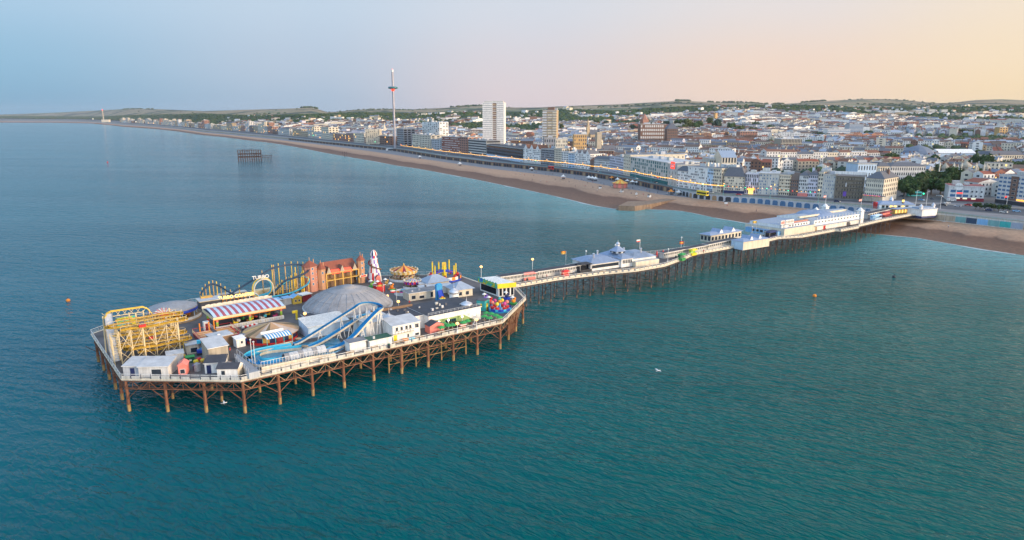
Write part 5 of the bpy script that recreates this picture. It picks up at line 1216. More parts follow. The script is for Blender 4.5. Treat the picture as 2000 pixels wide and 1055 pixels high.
def ramp():
    ox, oy, _ = at(480, 720); t = thing('grey_ramp', 'raised grey walkway ramp between the service huts and the flume trough', 'ramp', (ox, oy, DZ))
    S = [(x - ox, y - oy) for x, y, _ in (G(u, v, DZ + 1.6) for u, v in [(463, 690), (459, 699), (486, 729), (507, 724)])]; S = S[::-1] if 0 else [S[2], S[3], S[0], S[1]]
    m = MB(); m.prism(S, 0, 1.6, 'light_grey', 'grey'); part('deck', m, t)
    m = MB()
    for a, b in ((S[1], S[2]), (S[3], S[0])):
        for k in range(8): x, y = a[0] + (b[0] - a[0]) * k / 7, a[1] + (b[1] - a[1]) * k / 7; m.bar((x, y, 1.6), (x, y, 2.7), .05, 'light_grey')
        m.bar((*a, 2.7), (*b, 2.7), .05, 'light_grey')
    part('handrail', m, t)
    for u, v in ((493, 712), (499, 717)):
        x, y, _ = at(u, v); q = MB(); q.cyl(x - ox, y - oy, 0, 6.5, .1, 'pale', 6); q.ball(x - ox, y - oy, 6.6, .3, .3, .25, 'pale', 6, 4); part('lamp_post', q, t)
ramp()
# service sheds along the front edge
bldg('service_shed', 'long pale grey shed at the front left corner of the pier', 'shed', 242, 735.5, 272, 735, 5, 2.7, 'light_grey', 'shed', 'pale_roof', .6, (), .6)
bldg('service_shed', 'pale metal roofed shed with shutter in the middle of the front left edge', 'shed', 272, 737, 330, 735.5, 5.2, 2.7, 'pale', 'shed', 'pale_roof', .7, [(.6, .4, 2.2, 1.5)])
bldg('pink_hut', 'salmon pink hut next to the metal shed at the front edge', 'hut', 349, 733, 366, 731.5, 2.8, 2.4, 'coral', 'gabley', 'coral', .8, [(.5, .4, 1.0, 1.0)])
bldg('store_hut', 'flat grey hut behind the pink hut', 'hut', 328, 712, 360, 707, 3.2, 2.3, 'light_grey', 'flat', 'pale_roof')
bldg('store_hut', 'small pale store hut at the foot of the yellow coaster', 'hut', 366, 693, 389, 689, 3, 2.4, 'cream', 'flat', 'pale_roof', wins=[(.6, .4, 1.6, 1.2)])
bldg('service_house', 'tall cream service building with a broad grey roof behind the front rail', 'building', 410, 715, 448, 707, 6.5, 4.6, 'stone', 'shed', 'pale_roof', .9)
bldg('lean_to', 'white lean-to with a dark roof and door in front of the cream service building', 'building', 401, 730, 441, 727, 3.4, 2.7, 'white', 'shed', 'dark_roof', .8, [(.8, 1.6, .9, .5)], .2)
bldg('white_hut', 'white weatherboard hut with dark pitched roof right at the front rail', 'hut', 425, 738.5, 465, 738, 3.6, 2.3, 'white', 'gable', 'dark_roof', 1.0, [(.3, .8, .8, 1.0)], side='cream')
def clutter(u, v, kind, label):
    t = thing({'skip': 'waste_skip', 'crane': 'blue_lift_machine', 'bins': 'wheelie_bin', 'tank': 'water_tank', 'pile': 'spare_car_stack'}[kind], label, {'skip': 'skip', 'crane': 'machine', 'bins': 'bin', 'tank': 'tank', 'pile': 'ride parts'}[kind], at(u, v), .5)
    m = MB()
    if kind == 'skip': m.prism([(-1, -.8), (1, -.8), (1, .8), (-1, .8)], 0, 1.5, 'dark_green'); m.box(-1.1, 1.1, -.9, .9, 1.5, 1.6, 'green'); part('body', m, t); m = MB(); m.box(-.3, .3, -.84, -.8, .5, .9, 'rail_white'); part('plate', m, t)
    elif kind == 'crane':
        m.box(-1.2, 1.2, -.7, .7, .5, 1.3, 'blue'); m.box(-1.3, 1.3, -.8, -.5, 0, .6, 'charcoal'); m.box(-1.3, 1.3, .5, .8, 0, .6, 'charcoal'); part('chassis', m, t); m = MB(); m.bar((-.8, 0, 1.3), (1.6, 0, 2.6), .2, 'flume_blue'); m.bar((1.6, 0, 2.6), (-.4, .3, 3.4), .17, 'flume_blue'); m.box(-1, -.1, -.3, .7, 3.1, 3.9, 'cyan'); part('boom', m, t)
    elif kind == 'tank': m.cyl(0, 0, 0, 1.8, .8, 'grey', 10); m.lathe([(.8, 1.8), (.1, 2.2)], 10, 'grey'); part('body', m, t); m = MB(); m.bar((0, 0, 2.1), (.9, 0, 2.1), .08, 'rust'); part('pipe', m, t)
    elif kind == 'bins': m.prism([(-.4, -.35), (.4, -.35), (.4, .35), (-.4, .35)], .1, 1.1, 'navy'); m.box(-.45, .45, -.42, .4, 1.1, 1.2, 'blue'); part('body', m, t); m = MB(); m.bar((-.3, .4, .12), (.3, .4, .12), .12, 'charcoal', 8); part('wheel', m, t)
    else:
        for i, c in enumerate(('bright_yellow', 'red', 'yellow')): m.ball(-.8 + i * .8, (i % 2) * .6, .6 + .25 * (i % 2), .7, .55, .5, c, 8, 5)
        part('shell', m, t); m = MB(); m.box(-1.4, 1.2, -.6, .9, 0, .15, 'wood'); part('pallet', m, t)
    return t
clutter(372, 707, 'skip', 'dark green waste skip behind the pink hut'); clutter(395, 692, 'crane', 'blue folded lifting machine left of the cream service building')
clutter(390, 709, 'pile', 'yellow and red spare ride cars stacked by the lean-to'); clutter(352, 701, 'pile', 'red and yellow ride shells at the foot of the yellow coaster')
clutter(381, 722, 'bins', 'navy wheelie bin left of the lean-to'); clutter(386, 724, 'tank', 'grey water tank in front of the lean-to'); clutter(447, 722, 'tank', 'grey water tank beside the white hut')
# arcade buildings along the long side
bldg('flume_hall', 'white hall with a pale sloping roof behind the flume lift', 'hall', 603, 662, 682, 646, 7, 3.4, 'pale_blue', 'shed', 'pale', 1.0)
bldg('dark_roof_annex', 'low white annex with dark roof at the foot of the big dome', 'building', 600, 640, 664, 628, 4, 2.9, 'pale_blue', 'flat', 'dark_roof')
bldg('tall_white_hall', 'tall blank white hall between the flume drop and the dark roofed arcade', 'hall', 716, 664, 770, 653, 9, 4.6, 'white', 'flat', 'pale_roof', side='cream')
bldg('edge_store', 'white box store by the rail under the flume drop', 'store', 684, 690, 716, 683, 3.2, 2.6, 'white', 'flat', 'flat_roof')
bldg('edge_store', 'white box store with a dark green roof left of the cafe', 'store', 723, 684, 766, 674.5, 3.4, 2.4, 'white', 'flat', 'dark_green')
def cafe():
    t, w = bldg('seafront_cafe', 'two storey white pier cafe with pale roof and upstairs balcony windows', 'cafe', 768, 670, 821, 658.5, 6, 4.8, 'white', 'shed', 'pale_roof', .8, [(.15, 3.2, .7, 1.0), (.32, 3.2, .7, 1.0), (.5, 3.2, .7, 1.0), (.64, 3.2, .7, 1.0), (.88, 3.1, 1.1, 1.1), (.88, .9, 1.2, .6), (.55, .8, .5, .9)])
    m = MB(); m.box(.2, w * .72, -.9, -.02, 2.4, 2.55, 'cream')
    for i in range(7): m.bar((.3 + i * w * .11, -.85, 2.5), (.3 + i * w * .11, -.85, 3.3), .04, 'dark_grey')
    m.bar((.2, -.85, 3.3), (w * .72, -.85, 3.3), .05, 'dark_grey'); part('balcony', m, t)
    m = MB(); m.box(.2, 1.2, -.06, 0.01, 0, 2.1, 'bright_yellow'); part('door', m, t)
    m = MB(); m.box(w * .3, w * .5, -1.2, -.4, 0, .8, 'orange'); m.box(w * .5, w * .72, -1.2, -.4, 0, .7, 'cyan'); part('counter', m, t)
cafe()
t1, w1 = bldg('amusement_arcade', 'flat dark roofed amusement arcade block behind the white cafe', 'arcade', 752, 655, 835, 639.5, 13, 3.9, 'white', 'flat', 'dark_roof')
t2, w2 = bldg('amusement_arcade', 'flat dark roofed arcade block with lime green front wall and white parapet', 'arcade', 838, 645, 939, 623.5, 13.5, 4.0, 'white', 'flat', 'dark_roof')
def green_front():
    m = MB(); m.box(.2, w2 * .66, -.12, -.02, 0, 2.6, 'green_wall'); m.face([(w2 * .66, -.1, 0), (w2 * .9, -.1, 0), (w2 * .66, -.1, 2.6)], 'green_wall'); part('painted_wall', m, t2)
    m = MB(); m.box(w2 * .3, w2 * .5, -.2, -.12, 0, 2.1, 'dark_glass')
    for i in range(6): m.box(w2 * (.3 + .04 * i), w2 * (.3 + .04 * i) + .08, -.24, -.2, 0, 2.1, 'teal')
    part('doors', m, t2)
    m = MB()
    for i in range(15): m.bar((w2 * i / 14, .3, 4.1), (w2 * i / 14, .3, 5.0), .05, 'light_grey')
    m.bar((0, .3, 5), (w2, .3, 5), .05, 'light_grey'); m.bar((0, .3, 4.6), (w2, .3, 4.6), .04, 'light_grey'); part('roof_rail', m, t2)
    m = MB(); m.box(0, w1, 10, 10.3, 4.1, 4.9, 'brown'); part('roof_parapet', m, t1)
green_front()
def pot_dome(u, v, r, h, label, drum=0, z0=DZ + 4.1):
    t = thing('silver_cupola', label, 'cupola', G(u, v, z0), 0, 'silver cupolas on the arcade roofs')
    m = MB()
    if drum: m.lathe([(r * .9, 0), (r * .9, drum), (r * 1.05, drum)], 18, 'white'); part('drum', m, t); m = MB()
    m.lathe([(r * .8, drum), (r, drum + .4), (r * .95, drum + .75), (r * .6, drum + h * .5), (.16, drum + h * .7), (.12, drum + h * .75), (.2, drum + h * .8), (.05, drum + h * 1.0), (.03, drum + h * 1.5)], 20, 'metal'); part('dome', m, t, True)
pot_dome(760, 624, 2.0, 2.2, 'large silver squashed cupola at the left end of the arcade roof'); pot_dome(911, 597, 1.9, 2.2, 'silver squashed cupola at the right end of the arcade roof')
pot_dome(887, 590, 1.75, 2.4, 'silver cupola on a white drum behind the arcade roof', 3.0, DZ + 1.5); pot_dome(726, 617, 1.9, 1.6, 'pale blue topped cupola at the foot of the grey dome', .6, DZ + 2.8)
bldg('coral_kiosk', 'small kiosk with coral front and dark roof beside the green bar terrace', 'kiosk', 840, 653, 867, 647.5, 3, 2.3, 'coral', 'gabley', 'dark_roof', 1.0, [(.75, .8, .6, .8)], side='white')
def yellow_hall():
    a, b, c = at(974, 580), at(1004, 577), at(938, 567)
    an = atan2(b[1] - a[1], b[0] - a[0]); w = hypot(b[0] - a[0], b[1] - a[1]); t = thing('yellow_fascia_hall', 'flat white roofed hall with yellow fascia on one side and painted panels on the other', 'hall', a, an)
    dx, dy = c[0] - a[0], c[1] - a[1]; cx = dx * cos(an) + dy * sin(an); cy = -dx * sin(an) + dy * cos(an)
    P = [(0, 0), (w, 0), (w + cx, cy), (cx, cy)]
    m = MB(); m.prism(P, 0, 3.2, 'white'); part('wall', m, t)
    m = MB(); Q = [(-.6, -.5), (w + .6, -.5), (w + cx + .4, cy + .5), (cx - .6, cy + .4)]; m.prism(Q, 3.2, 4.6, 'pale', 'white'); part('roof', m, t)
    m = MB(); m.box(-.6, w + .6, -.56, -.5, 3.1, 4.75, 'bright_yellow'); part('yellow_fascia', m, t)
    m = MB(); f = lambda k, z, o=.06: (-.6 + (cx) * k - o, -.5 + (cy + .9) * k - .02, z)
    m.face([f(1, 3.1), f(0, 3.1), f(0, 4.7), f(1, 4.9)], 'mural_paint')
    for i in range(7): m.face([f(i / 7, 4.7, .1), f((i + 1) / 7, 4.7, .1), f((i + .5) / 7, 5.2, .1)][::-1], 'teal')
    part('painted_fascia', m, t)
    for i in range(4): q = MB(); q.box(w * (i + .2) / 4, w * (i + .85) / 4, -.05, .01, .3, 2.9, 'dark_glass'); part('window', q, t)
    m = MB(); g = lambda k, z: (cx * k - .06, cy * k - .01, z); m.face([g(.95, .5), g(.12, .5), g(.12, 2.7), g(.95, 2.7)], 'dark_glass'); part('side_window', m, t)
yellow_hall()
bldg('grey_roof_kiosk', 'white kiosk with a ribbed grey hipped roof in front of the flying arm ride', 'kiosk', 837, 567, 877, 561, 6, 2.6, 'cream', 'hip', 'lead', 2.2, [(.2, .8, 1.2, 1.0), (.5, .8, 1.2, 1.0), (.8, .8, 1.2, 1.0)], over=.8)
bldg('grey_roof_kiosk', 'white kiosk with ribbed grey hipped roof left of the yellow fascia hall', 'kiosk', 889, 582, 923, 577, 6, 2.7, 'cream', 'hip', 'lead', 2.2, [(.3, .6, 1.2, 1.2), (.7, .6, 1.2, 1.2)], over=.8)
bldg('long_white_stalls', 'long low white stall block with flat dark roof right of the ring ride', 'stalls', 799, 589, 858, 580, 5, 2.6, 'cream', 'flat', 'flat_roof', wins=[(.15, .6, 1.4, 1.2), (.42, .5, 1.8, .9), (.75, .4, .9, 1.8)])
bldg('flat_white_stalls', 'flat pale roofed stall block between the two grey roofed kiosks', 'stalls', 822, 577, 884, 571, 4, 2.4, 'white', 'flat', 'pale_roof')
bldg('low_white_hut', 'low white hut beside the small striped carousel', 'hut', 820, 567, 842, 565, 3, 2.2, 'white', 'flat', 'pale_roof')
def slide():
    t, w = bt('blue_slide', 'tall bright blue slide with yellow edging behind the arcade roof', 'slide', 853, 590, 869, 587)
    m = MB(); m.box(w * .3, w, 1.5, 2.6, 0, 5.4, 'flume_blue'); m.ball(w * .65, 2, 5.4, w * .36, .6, .5, 'flume_blue', 10, 5); part('tower', m, t)
    m = MB(); m.sweep([(w * .65, 1.5, 3.5), (w * .6, 0, 1.2), (w * .3, -1.2, .3)], [(-.9, .4), (-.8, 0), (.8, 0), (.9, .4)], ['blue', 'flume_blue', 'blue']); m.sweep([(w * .65, 1.5, 3.5), (w * .6, 0, 1.2), (w * .3, -1.2, .3)], [(.9, .4), (.8, 0), (-.8, 0), (-.9, .4)], 'blue'); part('chute', m, t)
    t = thing('toy_boat_ride', 'small yellow and blue toy boat ride at the foot of the blue slide', 'ride', at(864, 588.5), .3)
    m = MB(); m.ball(0, 0, .6, 1.3, .7, .5, 'cyan', 10, 5); part('hull', m, t); m = MB(); m.ball(0, 0, 1.0, 1.2, .6, .35, 'bright_yellow', 10, 4); m.box(-.3, .4, -.3, .3, 1.2, 1.7, 'orange'); part('cabin', m, t)
slide()
def teal_booth():
    t, w = bt('teal_booth', 'turquoise booth with a yellow round emblem beside the balloon ride', 'booth', 931, 606, 947, 608.5); m = MB(); m.box(0, w, 0, 3, 0, 3.4, 'teal'); m.box(-.1, w + .1, -.1, 3.1, 3.4, 3.55, 'dark_grey'); part('wall', m, t)
    m = MB(); m.ball(w * .55, -.02, 2.1, .3, .08, .32, 'bright_yellow', 10, 5); m.ball(w * .55, -.02, 1.5, .36, .08, .36, 'bright_yellow', 10, 5); part('emblem', m, t)
    m = MB(); m.box(w, w + .06, .9, 1.9, .2, 2.4, 'bright_yellow'); part('panel', m, t)
teal_booth()
def balloon_ride():
    t = thing('balloon_ride', 'small balloon ride with red tubs on a blue disc at the right corner', 'ride', at(976, 606)); r = 3.7
    m = MB(); m.lathe([(r, 0), (r, .5), (.1, .5)], 26, mats=lambda i, j: 'flume_blue' if j == 0 else 'pale_blue'); m.lathe([(r + .1, .5), (r + .1, 1.2)], 26, mats=lambda i, j: 'blue' if i % 3 else 'cyan'); part('deck', m, t)
    m = MB(); m.cyl(0, 0, .5, 2.6, .5, 'flume_blue', 10, .3); m.ball(0, 0, 2.9, .6, .6, .6, 'orange', 10, 6); m.ball(0, 0, 3.9, .5, .5, .5, 'teal', 10, 6); part('hub', m, t)
    for i in range(6):
        a = i * pi / 3 + .2; x, y = 2.4 * cos(a), 2.4 * sin(a); q = MB(); q.cyl(x, y, .7, 1.5, .6, 'red', 10, .75); q.bar((x, y, 1.4), (x, y, 2.4), .06, 'rail_white'); tb = part('tub', q, t)
        q = MB(); q.ball(x, y, 2.7, .6, .6, .62, ('coral', 'bright_yellow', 'magenta')[i % 3], 10, 6); part('balloon', q, tb)
balloon_ride()
def little(u, v, base, top, label, name='kiddie_ride'):
    t = thing(name, label, 'ride', at(u, v), .4, 'coin operated rides on the pier deck'); m = MB(); m.lathe([(1.2, 0), (1.3, .5), (.1, .55)], 10, base); part('base', m, t)
    m = MB(); m.ball(0, 0, 1.1, .75, .55, .6, top, 9, 5); m.ball(.5, 0, 1.9, .4, .35, .45, top, 8, 5); part('seat', m, t)
    m = MB(); m.bar((-.4, 0, .6), (-.4, 0, 2.6), .06, 'rail_white'); m.lathe([(.8, 2.4), (.05, 2.9)], 8, 'rail_white', -.4, 0); part('shade', m, t)
little(1003, 594, 'green', 'orange', 'green based ride with an orange seat near the right corner of the pier'); little(948, 588, 'purple', 'purple', 'purple kiddie ride behind the turquoise booth'); little(957, 594, 'dark_red', 'red', 'red kiddie ride between the turquoise booth and the balloon ride')
little(765, 566, 'orange', 'orange', 'orange kiddie ride left of the ring ride'); little(755, 558, 'stone', 'gold', 'tan kiddie ride behind the helter skelter'); little(727, 561, 'green', 'lime', 'green kiddie ride in front of the castle'); little(735, 567, 'red', 'orange', 'red and orange kiddie ride near the dome')
little(990, 584, 'blue', 'navy', 'blue kiddie ride in front of the yellow fascia hall'); little(740, 562, 'dark_red', 'red', 'red kiddie ride beside the helter skelter foot')
bldg('game_stall', 'red fronted game stall right of the castle', 'stall', 736, 572, 752, 569, 2.5, 2.4, 'red', 'flat', 'dark_red')
bldg('white_stall', 'left one of two white stalls behind the dodgem hall', 'stall', 536, 600, 553, 597, 3, 2.1, 'pale', 'flat', 'sky_blue'); bldg('white_stall', 'right one of two white stalls behind the dodgem hall', 'stall', 554, 597, 570, 594, 3, 2.1, 'pale', 'flat', 'sky_blue')
bldg('yellow_hut', 'yellow wooden hut with a gabled blue roof behind the dodgem hall', 'hut', 573, 595, 590, 592, 3, 2.1, 'yellow', 'gabley', 'sky_blue', 1.0, [(.3, .8, .5, .6), (.7, .8, .5, .6)])
bldg('dark_red_stall', 'dark red and white stall at the left foot of the castle', 'stall', 592, 590, 609, 586, 3, 2.2, 'dark_red', 'flat', 'rail_white')
def ysign():
    t = thing('yellow_arm_sign', 'yellow post with an arm pointing left beside the dome', 'sign', at(580, 624), EA); m = MB(); m.bar((0, 0, 0), (0, 0, 2.6), .35, 'bright_yellow', 6); part('post', m, t); m = MB(); m.box(-1.3, .3, -.3, .3, 2.2, 2.9, 'bright_yellow'); part('arm', m, t)
    t, w = bt('striped_barrier', 'red and white striped barrier by the round tent', 'barrier', 473, 645, 503, 638); m = MB()
    for i in range(7): m.bar((w * i / 7, 0, .8), (w * (i + 1) / 7, 0, .8), .35, 'red' if i % 2 else 'rail_white', 6)
    part('bar', m, t)
    for x in (0.3, w - .3): m = MB(); m.bar((x, 0, 0), (x, 0, .8), .15, 'navy'); part('leg', m, t)
ysign()
# lit lamps, flagpoles, parasols on the deck
for u, v, lit, h, lb in [(893.6, 651, 1, 2.6, 'glowing orange lamp on the green bar terrace, nearer the cafe'), (931, 643, 1, 2.6, 'glowing orange lamp on the green bar terrace, nearer the corner'), (757, 590, 1, 1.8, 'low orange lamp right of the grey dome'), (778.5, 602, 1, 1.9, 'orange lamp below the ring ride'), (597, 636, 1, 3.4, 'bright orange lamp at the left foot of the grey dome'), (857.7, 645, 2, 2.2, 'small white light left of the bar doors'), (876, 641, 2, 2.2, 'small white light right of the coral kiosk'), (903, 634, 2, 2.2, 'small white light right of the bar doors'), (927, 630, 2, 2.3, 'small white light at the right end of the green wall')]:
    t = pier_lamp(u, v, lit, lb, h)
flagpole(749, 577, 4.6, ['red', 'gold'], 'flagpole with a red and gold flag right of the dome'); flagpole(775, 592, 5, ['green', 'white', 'red'], 'flagpole with a green white and red flag by the ring ride')
PARS = None
for i, (u, v) in enumerate([(868, 644), (876, 647), (884, 646), (862, 651), (905, 641), (913, 638), (950, 622), (960, 624), (969, 627), (976, 631), (946, 629), (956, 632)]):
    lb = 'open green parasol over a terrace table beside the bar wall' if i < 6 else 'open green parasol over a terrace table near the balloon ride'
    if PARS is None:
        PARS = thing('garden_parasol', lb, 'parasol', at(u, v), 0, 'green parasols on the bar terrace'); m = MB(); m.cyl(0, 0, 0, 2.1, .05, 'rail_white', 5); part('pole', m, PARS); m = MB(); m.lathe([(1.15, 1.7), (.6, 2.1), (.05, 2.35)], 8, 'green'); part('canopy', m, PARS); m = MB(); m.cyl(0, 0, .65, .75, .6, 'wood', 8); part('table', m, PARS)
    else: dup(PARS, at(u, v), i, lb)
for i, (u, v) in enumerate([(898, 640), (920, 634), (890, 639), (880, 640)]):
    t = thing('potted_palm', ['potted palm right of the bar doors', 'potted palm at the low end of the green wall', 'potted palm in front of the bar doors', 'potted palm left of the bar doors'][i], 'plant', at(u, v), i, 'potted palms on the bar terrace'); m = MB(); m.cyl(0, 0, 0, .6, .4, 'tile', 8, .5); part('pot', m, t); m = MB(); m.cyl(0, 0, .6, 1.4, .1, 'trunk', 6)
    for k in range(9): a = k * 2 * pi / 9; m.sweep([(0, 0, 1.3), (.5 * cos(a), .5 * sin(a), 1.8), (1.0 * cos(a), 1.0 * sin(a), 1.4)], [(-.14, 0), (0, .04), (.14, 0)], 'leaf_olive')
    part('fronds', m, t)
bldg('pink_game_board', 'low pink play counter on the bar terrace', 'counter', 900, 644, 910, 642, 1, 1.3, 'coral', 'flat', 'coral')
def chimney_crates():
    for i, (u, v, lb) in enumerate([(352, 672, 'yellow lamp standard right of the yellow coaster'), (360, 690, 'short yellow lamp standard by the store hut')]):
        t = thing('yellow_lamp_standard', lb, 'lamp post', at(u, v)); m = MB(); m.bar((0, 0, 0), (0, 0, 3), .1, 'yellow'); part('post', m, t); m = MB(); m.bar((0, 0, 3), (.9, 0, 3), .1, 'yellow'); part('arm', m, t)
chimney_crates()

def benches():
    proto = None; k = 0
    spots = [(x, y, atan2(ty, tx)) for x, y, tx, ty in edge_walk([HEAD[9], HEAD[8]], 7.2, 0)][3:-1] + [(x, y, atan2(ty, tx)) for x, y, tx, ty in edge_walk([NEARW[0], NEARW[1], NEARW[2], NEARW[3], NEARW[4]], 9, 0)][1:]
    for i, (x, y, a) in enumerate(spots):
        on = i < 9; x, y = x - sin(a) * 1.1, y + cos(a) * 1.1
        lb = 'slatted wooden bench along the long near rail of the fairground deck' if hypot(x - HEAD[9][0], y - HEAD[9][1]) < 78 and x < 0 else 'slatted wooden bench along the near rail of the walkway before the pavilion'
        if proto is None:
            proto = thing('deck_bench', lb, 'bench', (x, y, DZ), a, 'benches on the pier'); m = MB(); m.box(-1.2, 1.2, 0, .5, .42, .5, 'wood'); part('seat', m, proto); m = MB(); m.box(-1.2, 1.2, -.08, 0, .45, 1.0, 'wood'); part('backrest', m, proto)
            for q in (-1, 1): m = MB(); m.box(q * 1.0 - .06, q * 1.0 + .06, 0, .45, 0, .42, 'iron'); part('leg', m, proto)
        else: dup(proto, (x, y, DZ), a, lb)
    for i, (u, v, lb) in enumerate([(640, 686, 'dark litter bin by the flume tunnel'), (760, 680, 'dark litter bin in front of the cafe'), (600, 640, 'dark litter bin at the foot of the dome'), (700, 575, 'dark litter bin in front of the castle'), (462, 655, 'dark litter bin between the red deck and the round tent'), (820, 600, 'dark litter bin by the arcade back wall'), (1030, 550, 'dark litter bin on the walkway by the first shelter'), (1320, 505, 'dark litter bin past the pavilion')]):
        t = thing('litter_bin', lb, 'bin', at(u, v)); m = MB(); m.cyl(0, 0, 0, 1.0, .35, 'charcoal', 8, .4); part('body', m, t); m = MB(); m.lathe([(.42, 1.0), (.3, 1.25), (.05, 1.35)], 8, 'dark_green'); part('lid', m, t)
benches()
# ================================================================== THE TOWN
OCC = []                                                # footprints already built on: (x, y, radius)
def occupy(p, q, d):
    n = max(1, int(hypot(q[0] - p[0], q[1] - p[1]) / 10)); a = atan2(q[1] - p[1], q[0] - p[0])
    for i in range(n + 1):
        for k in range(int(d / 10) + 1):
            OCC.append((p[0] + (q[0] - p[0]) * i / n - sin(a) * k * 10, p[1] + (q[1] - p[1]) * i / n + cos(a) * k * 10, 11))
def yb_at(u):                                           # building line point at pixel column u
    return G(u, interp(*zip(*BLINE), u), 9.2)
def fac(name, label, cat, p, q, z0, h, d, wall, floors, bays, roof='flat', rm='flat_roof', rh=4, glass='glass', side=None, ground=None, wf=.5, hf=.56, bands=None, group=None, sidebays=None, chim=0, balc=False, lit=()):
    a = atan2(q[1] - p[1], q[0] - p[0]); w = hypot(q[0] - p[0], q[1] - p[1]); occupy(p, q, d)
    t = thing(name, label, cat, (p[0], p[1], z0), a, group)
    m = MB(); m.box(0, w, 0, d, -3, h, wall)
    if side: m.box(w, w + .06, .02, d - .02, 0, h - .05, side)
    part('wall', m, t); m = MB()
    if roof == 'flat':
        m.box(-.3, w + .3, -.3, d + .3, h + .003, h + .7, wall if wall in ('white', 'cream', 'offwhite', 'pale', 'lilac') else 'offwhite', rm)
        for k in range(2 + int(w // 25)): x = w * R.uniform(.1, .8); y = d * R.uniform(.3, .6); m.box(x, x + R.uniform(3, 7), y, y + R.uniform(3, 5), h + .7, h + R.uniform(2, 3.6), R.choice(['pale', 'light_grey', 'offwhite']), 'pale_roof')
    elif roof == 'mansard': m.hip(-.5, w + .5, -.5, d + .5, h, h + rh, rm, min(3.2, d * .3))
    elif roof == 'hip': m.hip(-.5, w + .5, -.5, d + .5, h, h + rh, rm, min(w, d) * .42)
    elif roof == 'gable': m.gable(-.4, w + .4, -.4, d + .4, h, h + rh, rm, wall)
    elif roof == 'gables':
        m.box(-.3, w + .3, 0, d, h, h + .6, wall, rm); n = max(3, int(w / 12))
        for k in range(n): m.gable(w * (k + .2) / n, w * (k + .8) / n, -.4, d * .7, h + .6, h + rh, rm, wall, 'y')
    part('roof', m, t); fh = h / floors
    if ground: m = MB(); m.box(-.25, w + .25, -.4, .01, 0, fh * .95, ground); m.box(w - .01, w + .25, .01, d, 0, fh * .95, ground); part('ground_floor', m, t)
    if bands:
        for f in range(floors):
            m = MB(); m.box(.3, w - .3, -.12, .01, f * fh + fh * .35, f * fh + fh * .85, bands); m.box(w - .01, w + .14, .8, d - .8, f * fh + fh * .35, f * fh + fh * .85, bands); part('window_band', m, t)
    else:
        if balc:
            for f in range(1, floors): m = MB(); m.box(0, w, -.9, -.01, f * fh - .25, f * fh + .9, wall); m.box(w, w + .8, .1, d, f * fh - .25, f * fh + .9, side or wall); part('balcony', m, t)
        sb = sidebays if sidebays is not None else max(2, int(d / (w / bays)))
        tot = floors * (bays + sb); cap = 96
        for f in range(1 if ground else 0, floors):
            for i in range(bays):
                if tot > cap and R.random() > cap / tot: continue
                window(t, (i + .5) * w / bays, -.02, f * fh + fh * .2, round(w / bays * wf, 1), round(fh * hf, 1), 0, 'offwhite', R.choice(lit) if lit and R.random() < .07 else glass)
            for i in range(sb):
                if tot > cap and R.random() > cap / tot: continue
                window(t, w + .08, (i + .5) * d / sb, f * fh + fh * .2, round(d / sb * wf, 1), round(fh * hf, 1), pi / 2, 'offwhite', glass)
    for k in range(chim): m = MB(); x = w * (k + .5) / chim; m.box(x - .9, x + .9, d * .5, d * .5 + 1.6, h, h + rh * .8 + 2.4, R.choice([wall, 'brick_brown', 'cream'])); part('chimney', m, t)
    return t, w
def front(name, label, cat, u1, u2, vt, d, wall, floors, bays, back=0, u3=None, **kw):
    p, q = yb_at(u1), yb_at(u2); a = atan2(q[1] - p[1], q[0] - p[0]); o = (-sin(a) * back, cos(a) * back)
    p = (p[0] + o[0], p[1] + o[1]); q = (q[0] + o[0], q[1] + o[1]); y = (p[1] + q[1]) / 2
    return fac(name, label, cat, p, q, 9.15, ZV(vt, y) - 9.15, d, wall, floors, bays, **kw)
def inland(name, label, cat, u1, u2, vt, y, d, wall, floors, bays, y2=None, **kw):
    y2 = y2 or y; p = (az_u(u1) * y, y); q = (az_u(u2) * y2, y2); z = terrain(*p) - 1
    return fac(name, label, cat, p, q, z, ZV(vt, (y + y2) / 2) - z, d, wall, floors, bays, **kw)
W_ = ('lit_window',)
front('office_block', 'dark glass office block standing right behind the tall observation tower', 'office block', 776, 789, 252, 24, 'grey', 8, 6, glass='dark_glass', wf=.7)
front('apartment_slab', 'broad white high slab block with fine balcony lines behind the stepped cream hotel', 'apartment block', 784, 815, 239, 18, 'white', 15, 9, back=45, balc=True, side='white', sidebays=3)
front('seafront_hotel', 'stepped cream hotel with a brown rooftop block in front of the white slab', 'hotel', 806, 842, 264, 28, 'cream', 7, 12, side='cream', ground='tan')
front('seafront_house', 'small pale grey block between the stepped cream hotel and the red brick hotel', 'hotel', 843, 862, 273, 20, 'light_grey', 6, 6)
front('brick_hotel', 'long dark red brick hotel with pale horizontal bands', 'hotel', 863, 898, 268, 24, 'brick', 7, 12, glass='pale', wf=.7, hf=.3)
front('brick_hotel', 'bright red brick end wing of the brick hotel', 'hotel', 898, 914, 268, 26, 'brick_light', 7, 4, side='brick_light')
front('banded_hotel', 'cream hotel with dark continuous window bands right of the red brick hotel', 'hotel', 915, 950, 274, 24, 'offwhite', 6, 10, bands='charcoal')
front('conference_hall', 'huge dark conference hall with a pale blue lower wall', 'hall', 951, 1021, 287, 60, 'dark_grey', 4, 10, bands='dark_glass', ground='pale_blue', rm='dark_roof')
front('grand_hotel', 'ornate white Victorian hotel with red topped gables and turrets right of the dark hall', 'hotel', 1022, 1056, 292, 28, 'white', 8, 13, roof='gables', rm='tile', rh=6, side='white', chim=5, ground='offwhite')
front('office_block', 'brownish grey modern office block between the ornate white hotel and a slim cream block', 'office block', 1057, 1082, 292, 24, 'grey', 7, 9, glass='glass', wf=.75)
front('seafront_house', 'slim cream block right of the grey office block', 'apartment block', 1082, 1097, 291, 22, 'cream', 8, 5, side='cream')
